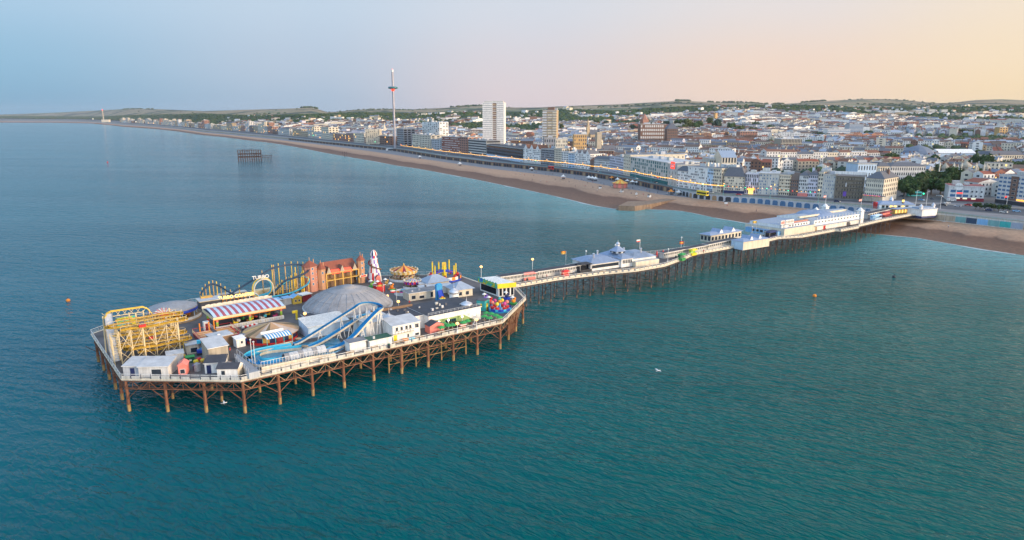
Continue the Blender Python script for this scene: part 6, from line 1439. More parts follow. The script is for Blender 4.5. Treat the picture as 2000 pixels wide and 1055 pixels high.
front('seafront_house', 'white bay fronted house block right of the slim cream block', 'hotel', 1097, 1110, 297, 20, 'white', 7, 4, chim=2)
front('seafront_house', 'pale blue narrow house with a red brick strip beside the gabled white hotel', 'hotel', 1110, 1122, 300, 18, 'pale_blue', 6, 4, side='brick')
front('gabled_hotel', 'white hotel with a row of pointed gables in the middle of the seafront', 'hotel', 1122, 1152, 301, 22, 'white', 7, 11, roof='gables', rm='slate', rh=5, chim=3)
front('seafront_house', 'low brown house just right of the gabled white hotel', 'house', 1152, 1160, 313, 18, 'brick_brown', 5, 3, roof='gable', rm='tile')
front('seafront_terrace', 'long grey-white terrace of small windows right of the low brown house', 'terrace', 1160, 1190, 311, 18, 'pale', 5, 13, roof='mansard', rm='slate', rh=3, chim=4)
front('seafront_terrace', 'lilac grey terrace right of the long grey-white terrace', 'terrace', 1190, 1217, 308, 20, 'lilac', 6, 12, roof='flat', rm='slate')
front('seafront_block', 'plain cream block with tiny square windows beside the teal glazed hotel', 'hotel', 1217, 1230, 303, 60, 'cream', 6, 4, side='cream', wf=.3, hf=.35)
front('glazed_hotel', 'wide beige hotel with teal arched glass bays', 'hotel', 1231, 1303, 313, 34, 'offwhite', 6, 18, glass='teal_glass', ground='teal_glass', rm='pale_roof', wf=.55, hf=.75, side='offwhite')
def red_sign():
    t, w = front('beige_block', 'plain beige end block carrying a square red sign', 'hotel', 1304, 1321, 322, 26, 'offwhite', 4, 3, side='offwhite', wf=.1)
    m = MB(); m.box(w * .28, w * .72, -.25, -.05, 15, 21, 'lit_red'); m.box(w * .36, w * .64, -.3, -.25, 16.6, 17.6, 'white'); m.box(w * .4, w * .6, -.3, -.25, 18, 19.3, 'white'); part('red_sign', m, t)
red_sign()
front('white_hotel', 'white hotel wing with a slate top floor next to the red signed block', 'hotel', 1322, 1342, 334, 22, 'white', 6, 8, roof='mansard', rm='slate', rh=4)
front('white_hotel', 'tall white hotel with many bay windows and white roof stacks', 'hotel', 1342, 1380, 328, 24, 'white', 8, 14, rm='flat_roof', chim=6, rh=2)
front('white_hotel', 'pale blue curved corner bay of the tall white hotel', 'hotel', 1380, 1391, 329, 22, 'pale_blue', 7, 4)
front('white_hotel', 'cream right hand wing of the tall white hotel', 'hotel', 1391, 1407, 330, 22, 'cream', 7, 5, side='cream', rm='slate')
front('mansard_hotel', 'cream hotel with a steep slate mansard and round dormers', 'hotel', 1412, 1452, 345, 22, 'cream', 6, 12, roof='mansard', rm='slate', rh=7, side='cream', chim=3, ground='navy')
def deco():
    t, w = front('deco_hotel', 'lilac white art deco front with a glowing orange entrance', 'hotel', 1454, 1479, 341, 22, 'lilac', 5, 7, rm='pale_roof', hf=.8)
    m = MB(); m.box(w * .2, w * .75, -2.2, -.3, 3.4, 4.6, 'lit_orange'); m.box(w * .3, w * .65, -.4, -.1, 0, 3.2, 'lit_window'); part('lit_entrance', m, t)
deco()
front('cream_hotel', 'long pale cream hotel with rows of blue windows right of the art deco front', 'hotel', 1480, 1519, 340, 24, 'offwhite', 7, 13, glass='glass_blue', rm='pale_roof', side='offwhite', lit=W_)
front('bow_hotel', 'yellowish cream bow ended block with stacked balconies', 'hotel', 1520, 1540, 343, 22, 'cream', 6, 5, balc=True, side='cream')
front('brick_house', 'dark brick gabled house in the gap right of the bow ended block', 'house', 1542, 1557, 352, 18, 'brick_brown', 5, 4, roof='gable', rm='brown_roof', rh=5)
front('pink_house', 'pale pink house with a coral ground floor', 'hotel', 1558, 1576, 343, 18, 'pale', 6, 5, ground='coral', roof='mansard', rm='slate', rh=3)
front('seafront_house', 'pale lilac house between the pink house and the narrow yellow cream one', 'hotel', 1576, 1594, 342, 18, 'lilac', 6, 5, roof='mansard', rm='slate', rh=3, chim=2)
front('seafront_house', 'narrow yellow cream house left of the white block with blue windows', 'house', 1595, 1604, 338, 18, 'cream', 6, 2, chim=1)
front('seafront_house', 'white block with small blue windows left of the scaffolded hotel', 'hotel', 1604, 1628, 342, 22, 'offwhite', 6, 7, glass='glass_blue', wf=.3, hf=.4)
def scaffolded():
    t, w = front('scaffolded_hotel', 'brownish hotel wrapped in scaffolding under a white temporary roof', 'hotel', 1629, 1684, 346, 26, 'stone', 6, 10, wf=.35, side='stone')
    h = 18; m = MB()
    for i in range(22): m.bar((w * i / 21, -1.6, 0), (w * i / 21, -1.6, h), .09, 'scaffold'); m.bar((w * i / 21, -.4, 0), (w * i / 21, -.4, h), .07, 'scaffold')
    for k in range(7): m.box(0, w, -1.7, -.4, k * 2.7 + .5, k * 2.7 + .62, 'scaffold'); m.bar((0, -1.7, k * 2.7 + 1.6), (w, -1.7, k * 2.7 + 1.6), .06, 'scaffold')
    part('scaffolding', m, t); m = MB(); m.box(-1, w + 1, -2, -.3, h + .2, h + 2.2, 'white'); part('roof_cap', m, t)
    m = MB(); m.box(w * .3, w * .42, -1.9, -1.75, 2, 5.5, 'purple'); m.box(w * .36, w * .4, -1.9, -1.75, 9, 12, 'pale'); part('banner', m, t)
scaffolded()
def albion():
    p, q, c = G(1687, 391.5, 9.2), G(1722, 394.5, 9.2), G(1744, 388, 9.2); d = hypot(c[0] - q[0], c[1] - q[1])
    t, w = fac('corner_hotel', 'cream corner hotel with hipped slate roof and colonnaded ground floor facing the pier', 'hotel', p, q, 9.15, ZV(350, q[1]) - 9.15, max(24, d), 'cream', 5, 9, roof='hip', rm='slate', rh=4.5, side='cream', ground='offwhite', sidebays=7, chim=2, wf=.36)
    m = MB(); m.box(-1, w + 2.6, -2.6, -.4, 4.0, 4.5, 'dark_grey', 'lead')
    for i in range(14): m.bar((w * i / 13, -2.4, 0), (w * i / 13, -2.4, 4), .16, 'cream')
    part('colonnade', m, t)
    m = MB()
    for i in range(12): m.box(w * i / 12, w * (i + .5) / 12, -2.7, -2.6, 4.1, 4.4, 'lit_orange' if i % 3 == 0 else 'lit_pink')
    part('fascia_lights', m, t)
albion()
def pub():
    p, q = G(1850, 391.5, 9.2), G(1920, 394.5, 9.2); h = ZV(364, p[1]) - 9.15
    t, w = fac('seafront_pub', 'white three storey pub with dark red ground floor, red neon and curved gable', 'pub', p, q, 9.15, h, 18, 'pale', 4, 4, ground='dark_red', rm='dark_red', wf=.01, side='brick_brown', sidebays=1)
    fh = h / 4
    for f in (1.15, 2.4):
        for x in (.08, .26, .44): window(t, w * (x + .05), -.02, f * fh, w * .15, fh * .7, 0, 'white', 'glass_blue')
        for x in (.66, .78, .92): window(t, w * x, -.02, f * fh + .3, w * .05, fh * .45, 0, 'white', 'glass')
    m = MB(); m.lathe([(w * .12, 0), (w * .12, .8)], 20, 'white'); m.disc(w * .12, .8, 'white', 20); o = part('curved_gable', m, t, loc=(w * .28, .5, h)); o.rotation_euler = (pi / 2, 0, 0)
    m = MB(); m.box(w * .24, w * .40, -.3, -.05, 2.05 * fh, 2.35 * fh, 'lit_red'); part('neon_sign', m, t)
    for x in (.22, .42, .66): m = MB(); m.box(w * x, w * (x + .12), -.6, -.42, fh * .6, fh * .95, 'lit_cream'); part('lit_fascia', m, t)
pub()
def panel_block():
    p, q = G(1944, 396, 9.2), G(2012, 405, 9.2); h = ZV(342, p[1]) - 9.15
    t, w = fac('panel_block', 'white and pale blue panel fronted tower with a brown central strip at the right edge', 'apartment block', p, q, 9.15, h, 20, 'pale', 7, 8, glass='glass_blue', side='pale', wf=.7, hf=.45, ground='charcoal')
    m = MB(); m.box(w * .36, w * .58, -.14, -.01, h * .15, h, 'brick_brown'); part('brown_strip', m, t)
    m = MB(); m.box(w * .60, w * .84, -.5, -.2, h * .17, h * .22, 'lit_orange'); part('lit_sign', m, t)
    for f in range(5): window(t, w * .47, -.15, h * (.22 + .15 * f), w * .09, h * .07, 0, 'white', 'glass')
panel_block()
# ---- landmarks inland
def tower_white():
    t, w = inland('residential_tower', 'tallest white residential tower with stacked balcony lines in the town centre', 'tower block', 943, 984, 201, 1150, 26, 'white', 24, 9, y2=1146, wf=.01, sidebays=0)
    h = ZV(201, 1150) - t.location[2]; fh = h / 24
    for f in range(24):
        m = MB(); m.box(-.5, w * .46, -.8, -.01, f * fh, f * fh + 2.1, 'white'); m.box(w * .66, w + .4, -.8, -.01, f * fh, f * fh + 2.1, 'white'); m.box(w * .46, w * .66, -.5, -.01, f * fh, f * fh + 1.2, 'tan' if f > 15 and f % 2 else 'offwhite'); part('balcony', m, t)
        m = MB(); m.box(.6, w * .45, -.06, -.01, f * fh + 2.2, f * fh + 2.9, 'grey'); m.box(w * .67, w - .5, -.06, -.01, f * fh + 2.2, f * fh + 2.9, 'grey'); m.box(w * .47, w * .65, -.06, -.01, f * fh + 1.2, f * fh + 2.9, 'brick_brown'); part('window_band', m, t)
    m = MB(); m.bar((w * .5, 8, h), (w * .5, 8, h + 11), .3, 'pale'); m.bar((w * .85, 8, h), (w * .85, 8, h + 6), .25, 'pale'); m.box(2, w - 2, 4, 18, h + .7, h + 3, 'offwhite', 'pale_roof'); part('mast', m, t)
    t, w = inland('residential_tower', 'brownish tower with cream balcony stripes right of the tallest white tower', 'tower block', 1060, 1087, 216, 1000, 20, 'tan', 19, 6, y2=996, wf=.01, sidebays=0)
    h = ZV(216, 1000) - t.location[2]; fh = h / 19
    for f in range(19):
        m = MB(); m.box(-.3, w * .3, -1.1, -.01, f * fh, f * fh + 1.9, 'pale'); m.box(w * .36, w * .66, -.9, -.01, f * fh, f * fh + 1.8, 'cream' if f % 3 else 'tan'); m.box(w * .72, w + .2, -1.1, -.01, f * fh, f * fh + 1.9, 'cream'); part('balcony', m, t)
        m = MB(); m.box(.2, w - .2, -.06, -.01, f * fh + 1.9, f * fh + 2.7, 'grey'); part('window_band', m, t)
    m = MB(); m.box(w * .32, w * .78, 5, 14, h, h + 4.5, 'brick_brown'); part('plant_room', m, t)
tower_white()
inland('hove_tower', 'grey and cream balcony tower at the left end of the town seafront', 'tower block', 712, 740, 253, 1480, 22, 'cream', 12, 7, glass='glass', side='cream', balc=True)
inland('civic_block', 'orange tan block with a square window grid', 'office block', 1122, 1147, 263, 900, 20, 'orange_stone', 8, 6, wf=.4)
inland('civic_block', 'yellow cream block with many small windows left of the orange tan one', 'office block', 1086, 1109, 273, 860, 20, 'cream', 7, 7, wf=.4)
inland('grey_block', 'long olive grey flat block behind the cream and orange blocks', 'office block', 1063, 1086, 270, 900, 30, 'grey', 5, 5, rm='dark_roof')
inland('brick_block', 'wide brick building with pale top edge in front of the park trees', 'office block', 1252, 1302, 243, 1300, 26, 'brick_brown', 6, 12, wf=.6, glass='pale')
inland('brick_block', 'brown brick block with a tower top right of the wide brick building', 'office block', 1305, 1326, 252, 1240, 24, 'brick_brown', 7, 6, roof='hip', rm='slate', rh=10)
inland('cream_theatre', 'tall cream classical building with arched windows and a pediment', 'theatre', 1416, 1445, 308, 640, 26, 'cream', 4, 5, roof='gable', rm='lead', rh=6, side='cream', hf=.75)
inland('cream_block', 'plain cream block left of the classical building', 'building', 1392, 1416, 311, 660, 26, 'offwhite', 4, 6, rm='lead')
inland('white_office', 'long white office with horizontal window bands on the right of the town', 'office block', 1620, 1664, 253, 1500, 24, 'white', 6, 10, bands='glass_blue', side='white')
inland('white_office', 'taller striped office block behind the long white one', 'office block', 1662, 1689, 243, 1600, 24, 'light_grey', 9, 8, bands='glass_blue')
inland('beige_hall', 'warm beige long hall with a green grey roof', 'hall', 1737, 1773, 259, 1500, 26, 'tan', 4, 10, roof='hip', rm='lead', rh=5)
inland('brown_block', 'orange brown block pair behind the beige hall', 'office block', 1758, 1797, 238, 1900, 26, 'brick_light', 7, 9, wf=.4)
inland('striped_office', 'white office with black window stripes right of the orange brown blocks', 'office block', 1805, 1834, 238, 1900, 22, 'white', 6, 8, bands='charcoal', side='white')
inland('far_slab', 'left one of two pale slab towers near the far wooded slope', 'tower block', 1828, 1843, 225, 2600, 16, 'pale', 10, 6, wf=.4)
inland('far_slab', 'right one of two pale slab towers near the far wooded slope', 'tower block', 1856, 1873, 222.5, 2600, 16, 'pale', 11, 6, wf=.4)
inland('brown_tower', 'square brown lit tower right of the station roofs', 'tower', 1957, 1973, 249, 1500, 16, 'orange_stone', 5, 3)
inland('columned_block', 'grey long block with tall window strips in mid town', 'office block', 1530, 1571, 272, 1100, 30, 'stone', 3, 14, hf=.8, rm='pale_roof')
inland('long_low_block', 'long low brown block with pink and white lamps along its front', 'shopping centre', 1573, 1640, 287, 1050, 30, 'brick_brown', 3, 12, rm='pale_roof', lit=('lit_pink', 'lit_window'))
inland('white_villa', 'blue-white block with two rows of dark windows behind the scaffolded hotel', 'building', 1687, 1724, 321, 560, 20, 'pale_blue', 4, 7, wf=.35, side='white')
inland('cream_villa', 'yellow cream house with dormers right of the blue-white block', 'building', 1727, 1750, 325, 580, 18, 'cream', 4, 5, roof='mansard', rm='slate', rh=3)
inland('long_white_terrace', 'long pale green-white terrace above the garden trees', 'terrace', 1752, 1822, 325, 610, 18, 'pale', 4, 16, roof='hip', rm='slate', rh=3, wf=.45)
inland('cream_terrace', 'long cream terrace with dormers at the right edge behind the trees', 'terrace', 1944, 2012, 303, 800, 20, 'cream', 4, 15, roof='mansard', rm='slate', rh=4)
inland('striped_low_block', 'white block with dark stripes left of the round park tree', 'office block', 1552, 1585, 254, 1500, 20, 'white', 4, 6, bands='charcoal')
inland('warm_brick_block', 'warm orange brick block in mid town left of the white striped block', 'building', 1448, 1482, 257, 1350, 22, 'brick_light', 5, 7)
inland('station_hall', 'broad grey curved station roof with glowing orange platform ends', 'station', 1850, 1892, 246, 2200, 60, 'brick_light', 2, 10, roof='hip', rm='pale_roof', rh=14, lit=('lit_orange',))
def church(u, vt, y, r, m_, label, spire):
    z = terrain(az_u(u) * y, y) - 1; h = ZV(vt, y) - z; t = thing('church', label, 'church', (az_u(u) * y, y, z), .3); OCC.append((az_u(u) * y, y, 16))
    m = MB(); m.box(-r, r, -r, r, 0, h * (.62 if spire else .94), m_); part('tower', m, t); m = MB()
    if spire: m.lathe([(r * 1.2, h * .62), (.1, h)], 8, m_)
    else: m.box(-r * 1.1, r * 1.1, -r * 1.1, r * 1.1, h * .94, h, m_); m.lathe([(r * .8, h), (.1, h * 1.1)], 4, 'slate')
    part('spire', m, t); m = MB(); m.box(r, r + 22, -7, 7, 0, h * .3, m_); m.gable(r, r + 22, -7.5, 7.5, h * .3, h * .5, 'slate', m_); part('nave', m, t)
church(1170, 258, 1000, 3.6, 'stone', 'dark stone square church tower in the middle of the town', False); church(1149, 231, 1500, 3, 'tan', 'thin pointed tan church spire in mid town', True)
church(1259, 222, 2000, 9, 'brick_light', 'large red brick church with a pyramid top beyond the park trees', True); church(1398, 221, 2200, 4, 'orange_stone', 'small tan church tower on the far right skyline of rooftops', False); church(750, 240, 1900, 3, 'cream', 'slender pale church spire behind the left seafront', True)
def pavilion_palace():
    y = 640; x = az_u(1905) * y; z = terrain(x, y); t = thing('domed_palace', 'pale stone palace with onion domes and slim minarets among the garden trees', 'palace', (x, y, z), -.25); occupy((x - 24, y), (x + 24, y), 24)
    m = MB(); m.box(-24, 24, 0, 20, 0, 8, 'stone', 'lead'); m.box(-8, 8, -3, 12, 0, 11, 'stone', 'lead'); m.box(-22, -12, -2, 12, 0, 9, 'stone', 'lead'); m.box(12, 22, -2, 12, 0, 9, 'stone', 'lead'); part('wall', m, t)
    for i, (dx, r, b) in enumerate(((0, 5, 11), (-17, 3.4, 9), (17, 3.4, 9), (-9, 2.4, 8), (9, 2.4, 8))):
        m = MB(); m.lathe([(r * .8, b), (r * .8, b + 1.5), (r, b + 2.8), (r * .9, b + 4.5), (r * .35, b + 6.6), (.15, b + 8), (.05, b + 10)], 12, 'stone', dx, 5); part('onion_dome', m, t)
    for dx in (-24, -12.5, -6, 6, 12.5, 24): m = MB(); m.lathe([(.7, 0), (.55, 14), (.9, 14.3), (.6, 15.6), (.1, 18)], 8, 'cream', dx, -2.5); part('minaret', m, t)
    for i in range(12): window(t, -20 + i * 3.6, -3.05, 1.5, 1.4, 4.5)
pavilion_palace()
def dome_hall():
    y = 920; x = az_u(1812) * y; z = terrain(x, y); t = thing('concert_dome', 'broad grey slate domed concert hall behind the palace garden', 'hall', (x, y, z)); occupy((x - 20, y), (x + 20, y), 20)
    m = MB(); m.cyl(0, 10, 0, 8, 20, 'stone', 8); part('wall', m, t); m = MB(); m.lathe([(21, 8), (17, 13), (10, 17), (2, 19.5), (.1, 20)], 12, 'slate_blue', 0, 10); part('dome', m, t)
    y = 930; x = az_u(1878) * y; z = terrain(x, y); t = thing('white_roof_hall', 'hall with a long bright white sloping roof left of the palace trees', 'hall', (x - 22, y, z), -.05); occupy((x - 22, y), (x + 24, y), 20)
    m = MB(); m.box(0, 46, 0, 22, 0, 9, 'pale_blue'); part('wall', m, t); m = MB(); m.gable(-1, 47, -1, 23, 9, 14, 'white', 'white'); part('roof', m, t)
dome_hall()
# ---- seafront row running away to the left, one block after another
def far_front():
    pts = along(BLINE, 9.2, 232, 770, 34.0); r = random.Random(5)
    nearest = [(240, 'beyond the far chimney'), (330, 'past the bright amusement lights'), (450, 'left of the ruined pier'), (540, 'above the ruined pier'), (620, 'right of the ruined pier'), (700, 'left of the grey balcony tower'), (800, 'under the grey balcony tower')]
    i = 0; k = 0
    while i < len(pts) - 1:
        n = r.choice([1, 1, 2, 2, 3]); j = min(len(pts) - 1, i + n); p, q = pts[i], pts[j]
        wall = r.choice(['cream', 'cream', 'offwhite', 'white', 'tan', 'cream', 'brick_light', 'pale', 'tan', 'brick_brown']); h = r.choice([13, 15, 16, 18, 20, 24, 30]) * (1.25 if hypot(*p[:2]) > 2500 else 1)
        u = CX + KU * p[0] / p[1]; where = next((w for a, w in nearest if u < a), 'near the observation tower'); rf = r.choice(['flat', 'flat', 'mansard'])
        col = {'cream': 'cream', 'offwhite': 'off-white', 'white': 'white', 'tan': 'tan', 'brick_light': 'red brick', 'pale': 'pale grey', 'brick_brown': 'brown brick'}[wall]
        L = f"{['narrow', 'broad', 'long', 'long'][n]} {col} seafront block about {int(h // 3)} storeys high {where}"
        fac('seafront_block', L, 'apartment block', p, q, 9.1, h, r.uniform(16, 26), wall, max(3, int(h / 4.5)), 4 * n, roof=rf, rm=r.choice(['flat_roof', 'slate', 'brown_roof']), rh=4, side=wall, sidebays=3, group='seafront blocks receding to the left', lit=('lit_window', 'lit_orange'))
        i = j if r.random() < .85 else j + 1; k += 1
far_front()

def put_trees():
    def row(lst, label, group, small=False):
        for i, (u, vb, vt, wpx) in enumerate(lst):
            x, y, z = ground_at(u, vb)
            h = max(5, ZV(vt, y) - z); w = wpx / F * hypot(x, y); OCC.append((x, y, w * .5 + 4)); OCC.append((x * (1 - 16 / y), y - 16, 11)); tree(x, y, z, w, h, label[i % len(label)] if isinstance(label, list) else label, group, i, small)
    row([(1765, 384, 350, 30), (1782, 381, 344, 34), (1800, 380, 342, 34), (1818, 380, 343, 34), (1836, 382, 344, 36), (1850, 380, 350, 26), (1772, 370, 340, 30), (1796, 366, 334, 34), (1820, 364, 332, 34), (1844, 366, 334, 30), (1860, 360, 322, 30), (1838, 352, 320, 26), (1808, 356, 330, 28), (1872, 356, 332, 26), (1750, 366, 346, 22)], 'dense dark broadleaf tree in the garden clump beside the road junction', 'garden trees by the road junction')
    row([(1902, 335, 298, 28), (1925, 337, 300, 30), (1948, 345, 314, 32), (1968, 345, 312, 30), (1985, 342, 312, 24), (1998, 346, 316, 24), (1823, 322, 300, 26), (1735, 322, 297, 30), (1722, 320, 302, 24), (1748, 322, 302, 26), (1910, 345, 326, 26), (1888, 346, 328, 24), (1936, 340, 318, 26)], 'broad dark tree around the domed palace grounds', 'trees around the palace')
    row([(1572, 326, 312, 20), (1582, 325, 311, 20), (1593, 325, 311, 20)], 'clipped dark green tree in the small square block left of the red awning', 'clipped square trees')
    row([(1256, 258, 238, 22), (1275, 255, 236, 24), (1300, 250, 234, 22), (1322, 250, 230, 26), (1345, 254, 228, 30), (1362, 256, 232, 26), (1384, 250, 226, 24), (1400, 254, 230, 22), (1430, 258, 236, 24), (1442, 262, 242, 22), (1312, 256, 240, 20), (1335, 258, 240, 24), (1238, 258, 242, 18), (1476, 250, 236, 20), (1470, 262, 246, 20), (1505, 254, 242, 18), (1168, 246, 232, 18), (1182, 248, 234, 18)], 'mature park tree standing among the mid town rooftops', 'park trees among the rooftops', True)
    row([(1518, 272, 258, 22), (1533, 273, 259, 20), (1592, 271, 256, 28), (1605, 270, 258, 20), (1884, 262, 250, 22), (1896, 261, 252, 16), (1096, 254, 240, 14), (1072, 300, 290, 10)], 'round tree beside the pale mid town blocks', 'round trees in mid town', True)
    row([(1354, 312, 300, 10), (1375, 316, 300, 12), (1405, 318, 306, 12), (1690, 300, 290, 12), (1640, 292, 282, 12), (1470, 345, 332, 10), (1506, 352, 336, 10), (1990, 290, 276, 14), (1930, 284, 272, 14)], 'small street tree squeezed between the houses', 'street trees between houses', True)
    row([(1905 + i * 9, 408 + i * .8, 401 + i * .6, 12) for i in range(8)], 'low tamarisk bush along the terrace right of the pier', 'bushes along the terrace', True)
put_trees()


# ---- houses: rows of terraces laid out district by district
def town():
    r = random.Random(11); S = {}
    for x, y, q in OCC: S.setdefault((int(x // 30), int(y // 30)), []).append((x, y, q))
    def blocked(x, y):
        for a in (-1, 0, 1):
            for b in (-1, 0, 1):
                for ox, oy, q in S.get((int(x // 30) + a, int(y // 30) + b), ()):
                    if (x - ox) ** 2 + (y - oy) ** 2 < q * q * 1.25: return True
        return False
    WALLS = ['white'] * 15 + ['cream'] * 6 + ['offwhite'] * 5 + ['pale'] * 4 + ['brick', 'brick_brown', 'brick_brown', 'brick_light', 'pale_blue', 'tan', 'stone', 'lilac']
    ROOFS = ['slate'] * 4 + ['slate_blue'] * 3 + ['brown_roof'] * 3 + ['tile'] * 2 + ['tile_red', 'flat_roof', 'lead']
    H_ = []; cell = 150.0
    def wood(x, y): return sin(x * .0041 + 1.3) * sin(y * .0033 + .4) + .6 * sin(x * .011 + y * .007) + .35 * sin(x * .021 - y * .017)
    T_ = []
    for cx in range(-30, 22):
        for cy in range(3, 33):
            x0, y0 = cx * cell, cy * cell; xm, ym = x0 + cell / 2, y0 + cell / 2
            if abs(xm / ym) > .86: continue
            az = max(-.37, min(1.1, xm / ym)); yl, y1, *_ = near_far(az)
            if ym + cell < yl or ym > y1 + 500: continue
            ang = r.choice([-.5, -.5, .2, 1.07, .8, -.2]) + r.uniform(-.1, .1); ca, sa = cos(ang), sin(ang)
            far = sstep(1700, 4000, ym); row = -90.0
            while row < 90:
                wl = r.choice(WALLS); rf = r.choice(ROOFS); x = -90.0; hh = r.uniform(6.5, 10.5) + 3 * (1 - far) * r.random()
                big = r.random() < .2
                while x < 90:
                    w = r.uniform(7.5, 12) * (1.9 if big else 1) * (1 + .5 * far); gx, gy = xm + (x + w / 2) * ca - row * sa, ym + (x + w / 2) * sa + row * ca; x += w
                    if not (x0 <= gx < x0 + cell and y0 <= gy < y0 + cell): continue
                    ga = gx / gy
                    if ga < -.62 or ga > .79: continue
                    gl, g1, *_ = near_far(ga); uu = CX + KU * ga
                    if gy < gl + 34: continue
                    if uu > 1745 and gy < 600 + (uu > 1925) * -50 and not (uu > 1925 and gy > 520): continue
                    if blocked(gx, gy): continue
                    if far > .2:
                        zt = terrain(gx, gy); vv = HZ + (H - zt) / gy * KU
                        if vv < interp(*zip(*V1), uu) + (13 + 4 * sin(uu * .021) + r.uniform(-5, 4) if uu > 900 else 15 + r.uniform(-8, 5)) and r.random() > .06: continue
                    if r.random() < .05 + far * .25: continue
                    wd = wood(gx, gy)
                    if wd > .74 - far * .75:
                        if r.random() < .75: T_.append((gx, gy))
                        continue
                    if r.random() < .3: wl2 = r.choice(WALLS)
                    else: wl2 = wl
                    H_.append((gx, gy, ang, w, r.uniform(8, 10.5) * (1.5 if big else 1), hh + r.uniform(-.8, .8) + (r.uniform(2, 7) if big else 0), wl2, 'flat_roof' if big and r.random() < .5 else (rf if r.random() < .8 else r.choice(ROOFS)), r.random()))
                row += r.uniform(17, 25) * (1 + .5 * far)
    H_.sort(key=lambda o: o[1] + abs(o[0]) * .2)
    def house(m, w, d, h, wl, rf, k, near):
        m.box(-w / 2, w / 2, -d / 2, d / 2, -2, h, wl)
    def roofm(m, w, d, h, rf, k, wl):
        if rf == 'flat_roof': m.box(-w / 2 - .2, w / 2 + .2, -d / 2 - .2, d / 2 + .2, h + .002, h + .6, 'offwhite', R.choice(['flat_roof', 'pale_roof', 'dark_roof']))
        elif k < .75: m.gable(-w / 2 - .1, w / 2 + .1, -d / 2 - .3, d / 2 + .3, h, h + 2.2 + k * 1.6, rf, wl)
        else: m.gable(-w / 2 - .1, w / 2 + .1, -d / 2 - .3, d / 2 + .3, h, h + 2.4 + (1 - k) * 3, rf, wl, 'y')
    def wins(m, w, d, h, k):
        n = max(2, int(w / 3)); fl = max(2, int(h / 3.1))
        for f in range(fl):
            for i in range(n):
                xa = -w / 2 + w * (i + .3) / n; xb = -w / 2 + w * (i + .68) / n; za = h * (f + .25) / fl; zb = h * (f + .75) / fl
                g = 'glass' if (i * 7 + f * 13 + int(k * 99)) % 31 else 'lit_window'
                m.face([(xa, -d / 2 - .05, za), (xb, -d / 2 - .05, za), (xb, -d / 2 - .05, zb), (xa, -d / 2 - .05, zb)], g)
                m.face([(xb, d / 2 + .05, za), (xa, d / 2 + .05, za), (xa, d / 2 + .05, zb), (xb, d / 2 + .05, zb)], g)
            for s in (-1, 1):
                x = s * (w / 2 + .05); ya, yb = -d * .15 * s, d * .12 * s; za = h * (f + .3) / fl; zb = h * (f + .72) / fl
                m.face([(x, ya, za), (x, yb, za), (x, yb, zb), (x, ya, zb)], 'glass')
    LM = [(1255, 'behind the teal glazed hotel'), (1360, 'behind the tall white hotel'), (1430, 'near the cream theatre'), (1500, 'behind the long pale cream hotel'), (1570, 'behind the pink house'), (1660, 'behind the scaffolded hotel'), (1760, 'near the blue-white block'), (1860, 'above the garden trees'), (1940, 'near the domed palace'), (3000, 'behind the panel fronted tower')]
    cn = {'white': 'white', 'cream': 'cream', 'offwhite': 'off-white', 'pale': 'pale grey', 'brick': 'dark red brick', 'brick_brown': 'brown brick', 'brick_light': 'orange brick', 'pale_blue': 'pale blue', 'tan': 'tan', 'stone': 'stone', 'lilac': 'lilac'}
    rn = {'slate': 'slate', 'slate_blue': 'blue slate', 'brown_roof': 'brown', 'tile': 'dark tile', 'tile_red': 'red tile', 'flat_roof': 'flat', 'lead': 'grey lead'}
    ind = 0; far_m = MB()
    for gx, gy, ang, w, d, h, wl, rf, k in H_:
        z = terrain(gx, gy) - .3; u = CX + KU * gx / gy
        if ind < 295 and -10 < u < 2010:
            ind += 1; lm = next((s for a, s in LM if u < a), 'in town') if gy < 900 else 'in mid town'
            if u < 1150: lm = 'behind the central seafront hotels' if u > 900 else 'behind the left seafront blocks'
            size = 'wide' if w > 12 else 'slim' if w < 9 else 'square'
            L = f"{size} {cn[wl]} {'tall' if h > 10.5 else 'low' if h < 8.5 else 'plain'} house with {rn[rf]} roof{' and stack' if k < .45 else ''} {lm}"
            if len(L.split()) > 16: L = L.replace(' and stack', '')
            if len(L.split()) > 16: L = L.split(' ', 1)[1]
            t = thing('town_house', L, 'house', (gx, gy, z), ang, 'houses packed behind the seafront')
            m = MB(); house(m, w, d, h, wl, rf, k, True); wins(m, w, d, h, k); part('wall', m, t); m = MB(); roofm(m, w, d, h, rf, k, wl); rp = part('roof', m, t)
            if k < .45: m = MB(); m.box(w / 2 - 1, w / 2 - .1, -.8, .8, h + 1, h + 4.4, R.choice(['brick_brown', 'offwhite', 'tan'])); part('chimney', m, rp)
        else:
            s = len(far_m.v); house(far_m, w, d, h, wl, rf, k, False); roofm(far_m, w, d, h, rf, k, wl)
            if gy < 1500: wins(far_m, w, d, h, k)
            if k < .4: far_m.box(w / 2 - 1, w / 2 - .1, -.8, .8, h + 1, h + 4.2, 'brick_brown')
            far_m.xf((gx, gy, z), ang, 1, s)
    o = struct('distant_houses', far_m, kind='stuff'); o['label'] = 'thousands of small houses covering the slopes behind the seafront'; o['category'] = 'houses'
    return T_
TOWN_TREES = town()
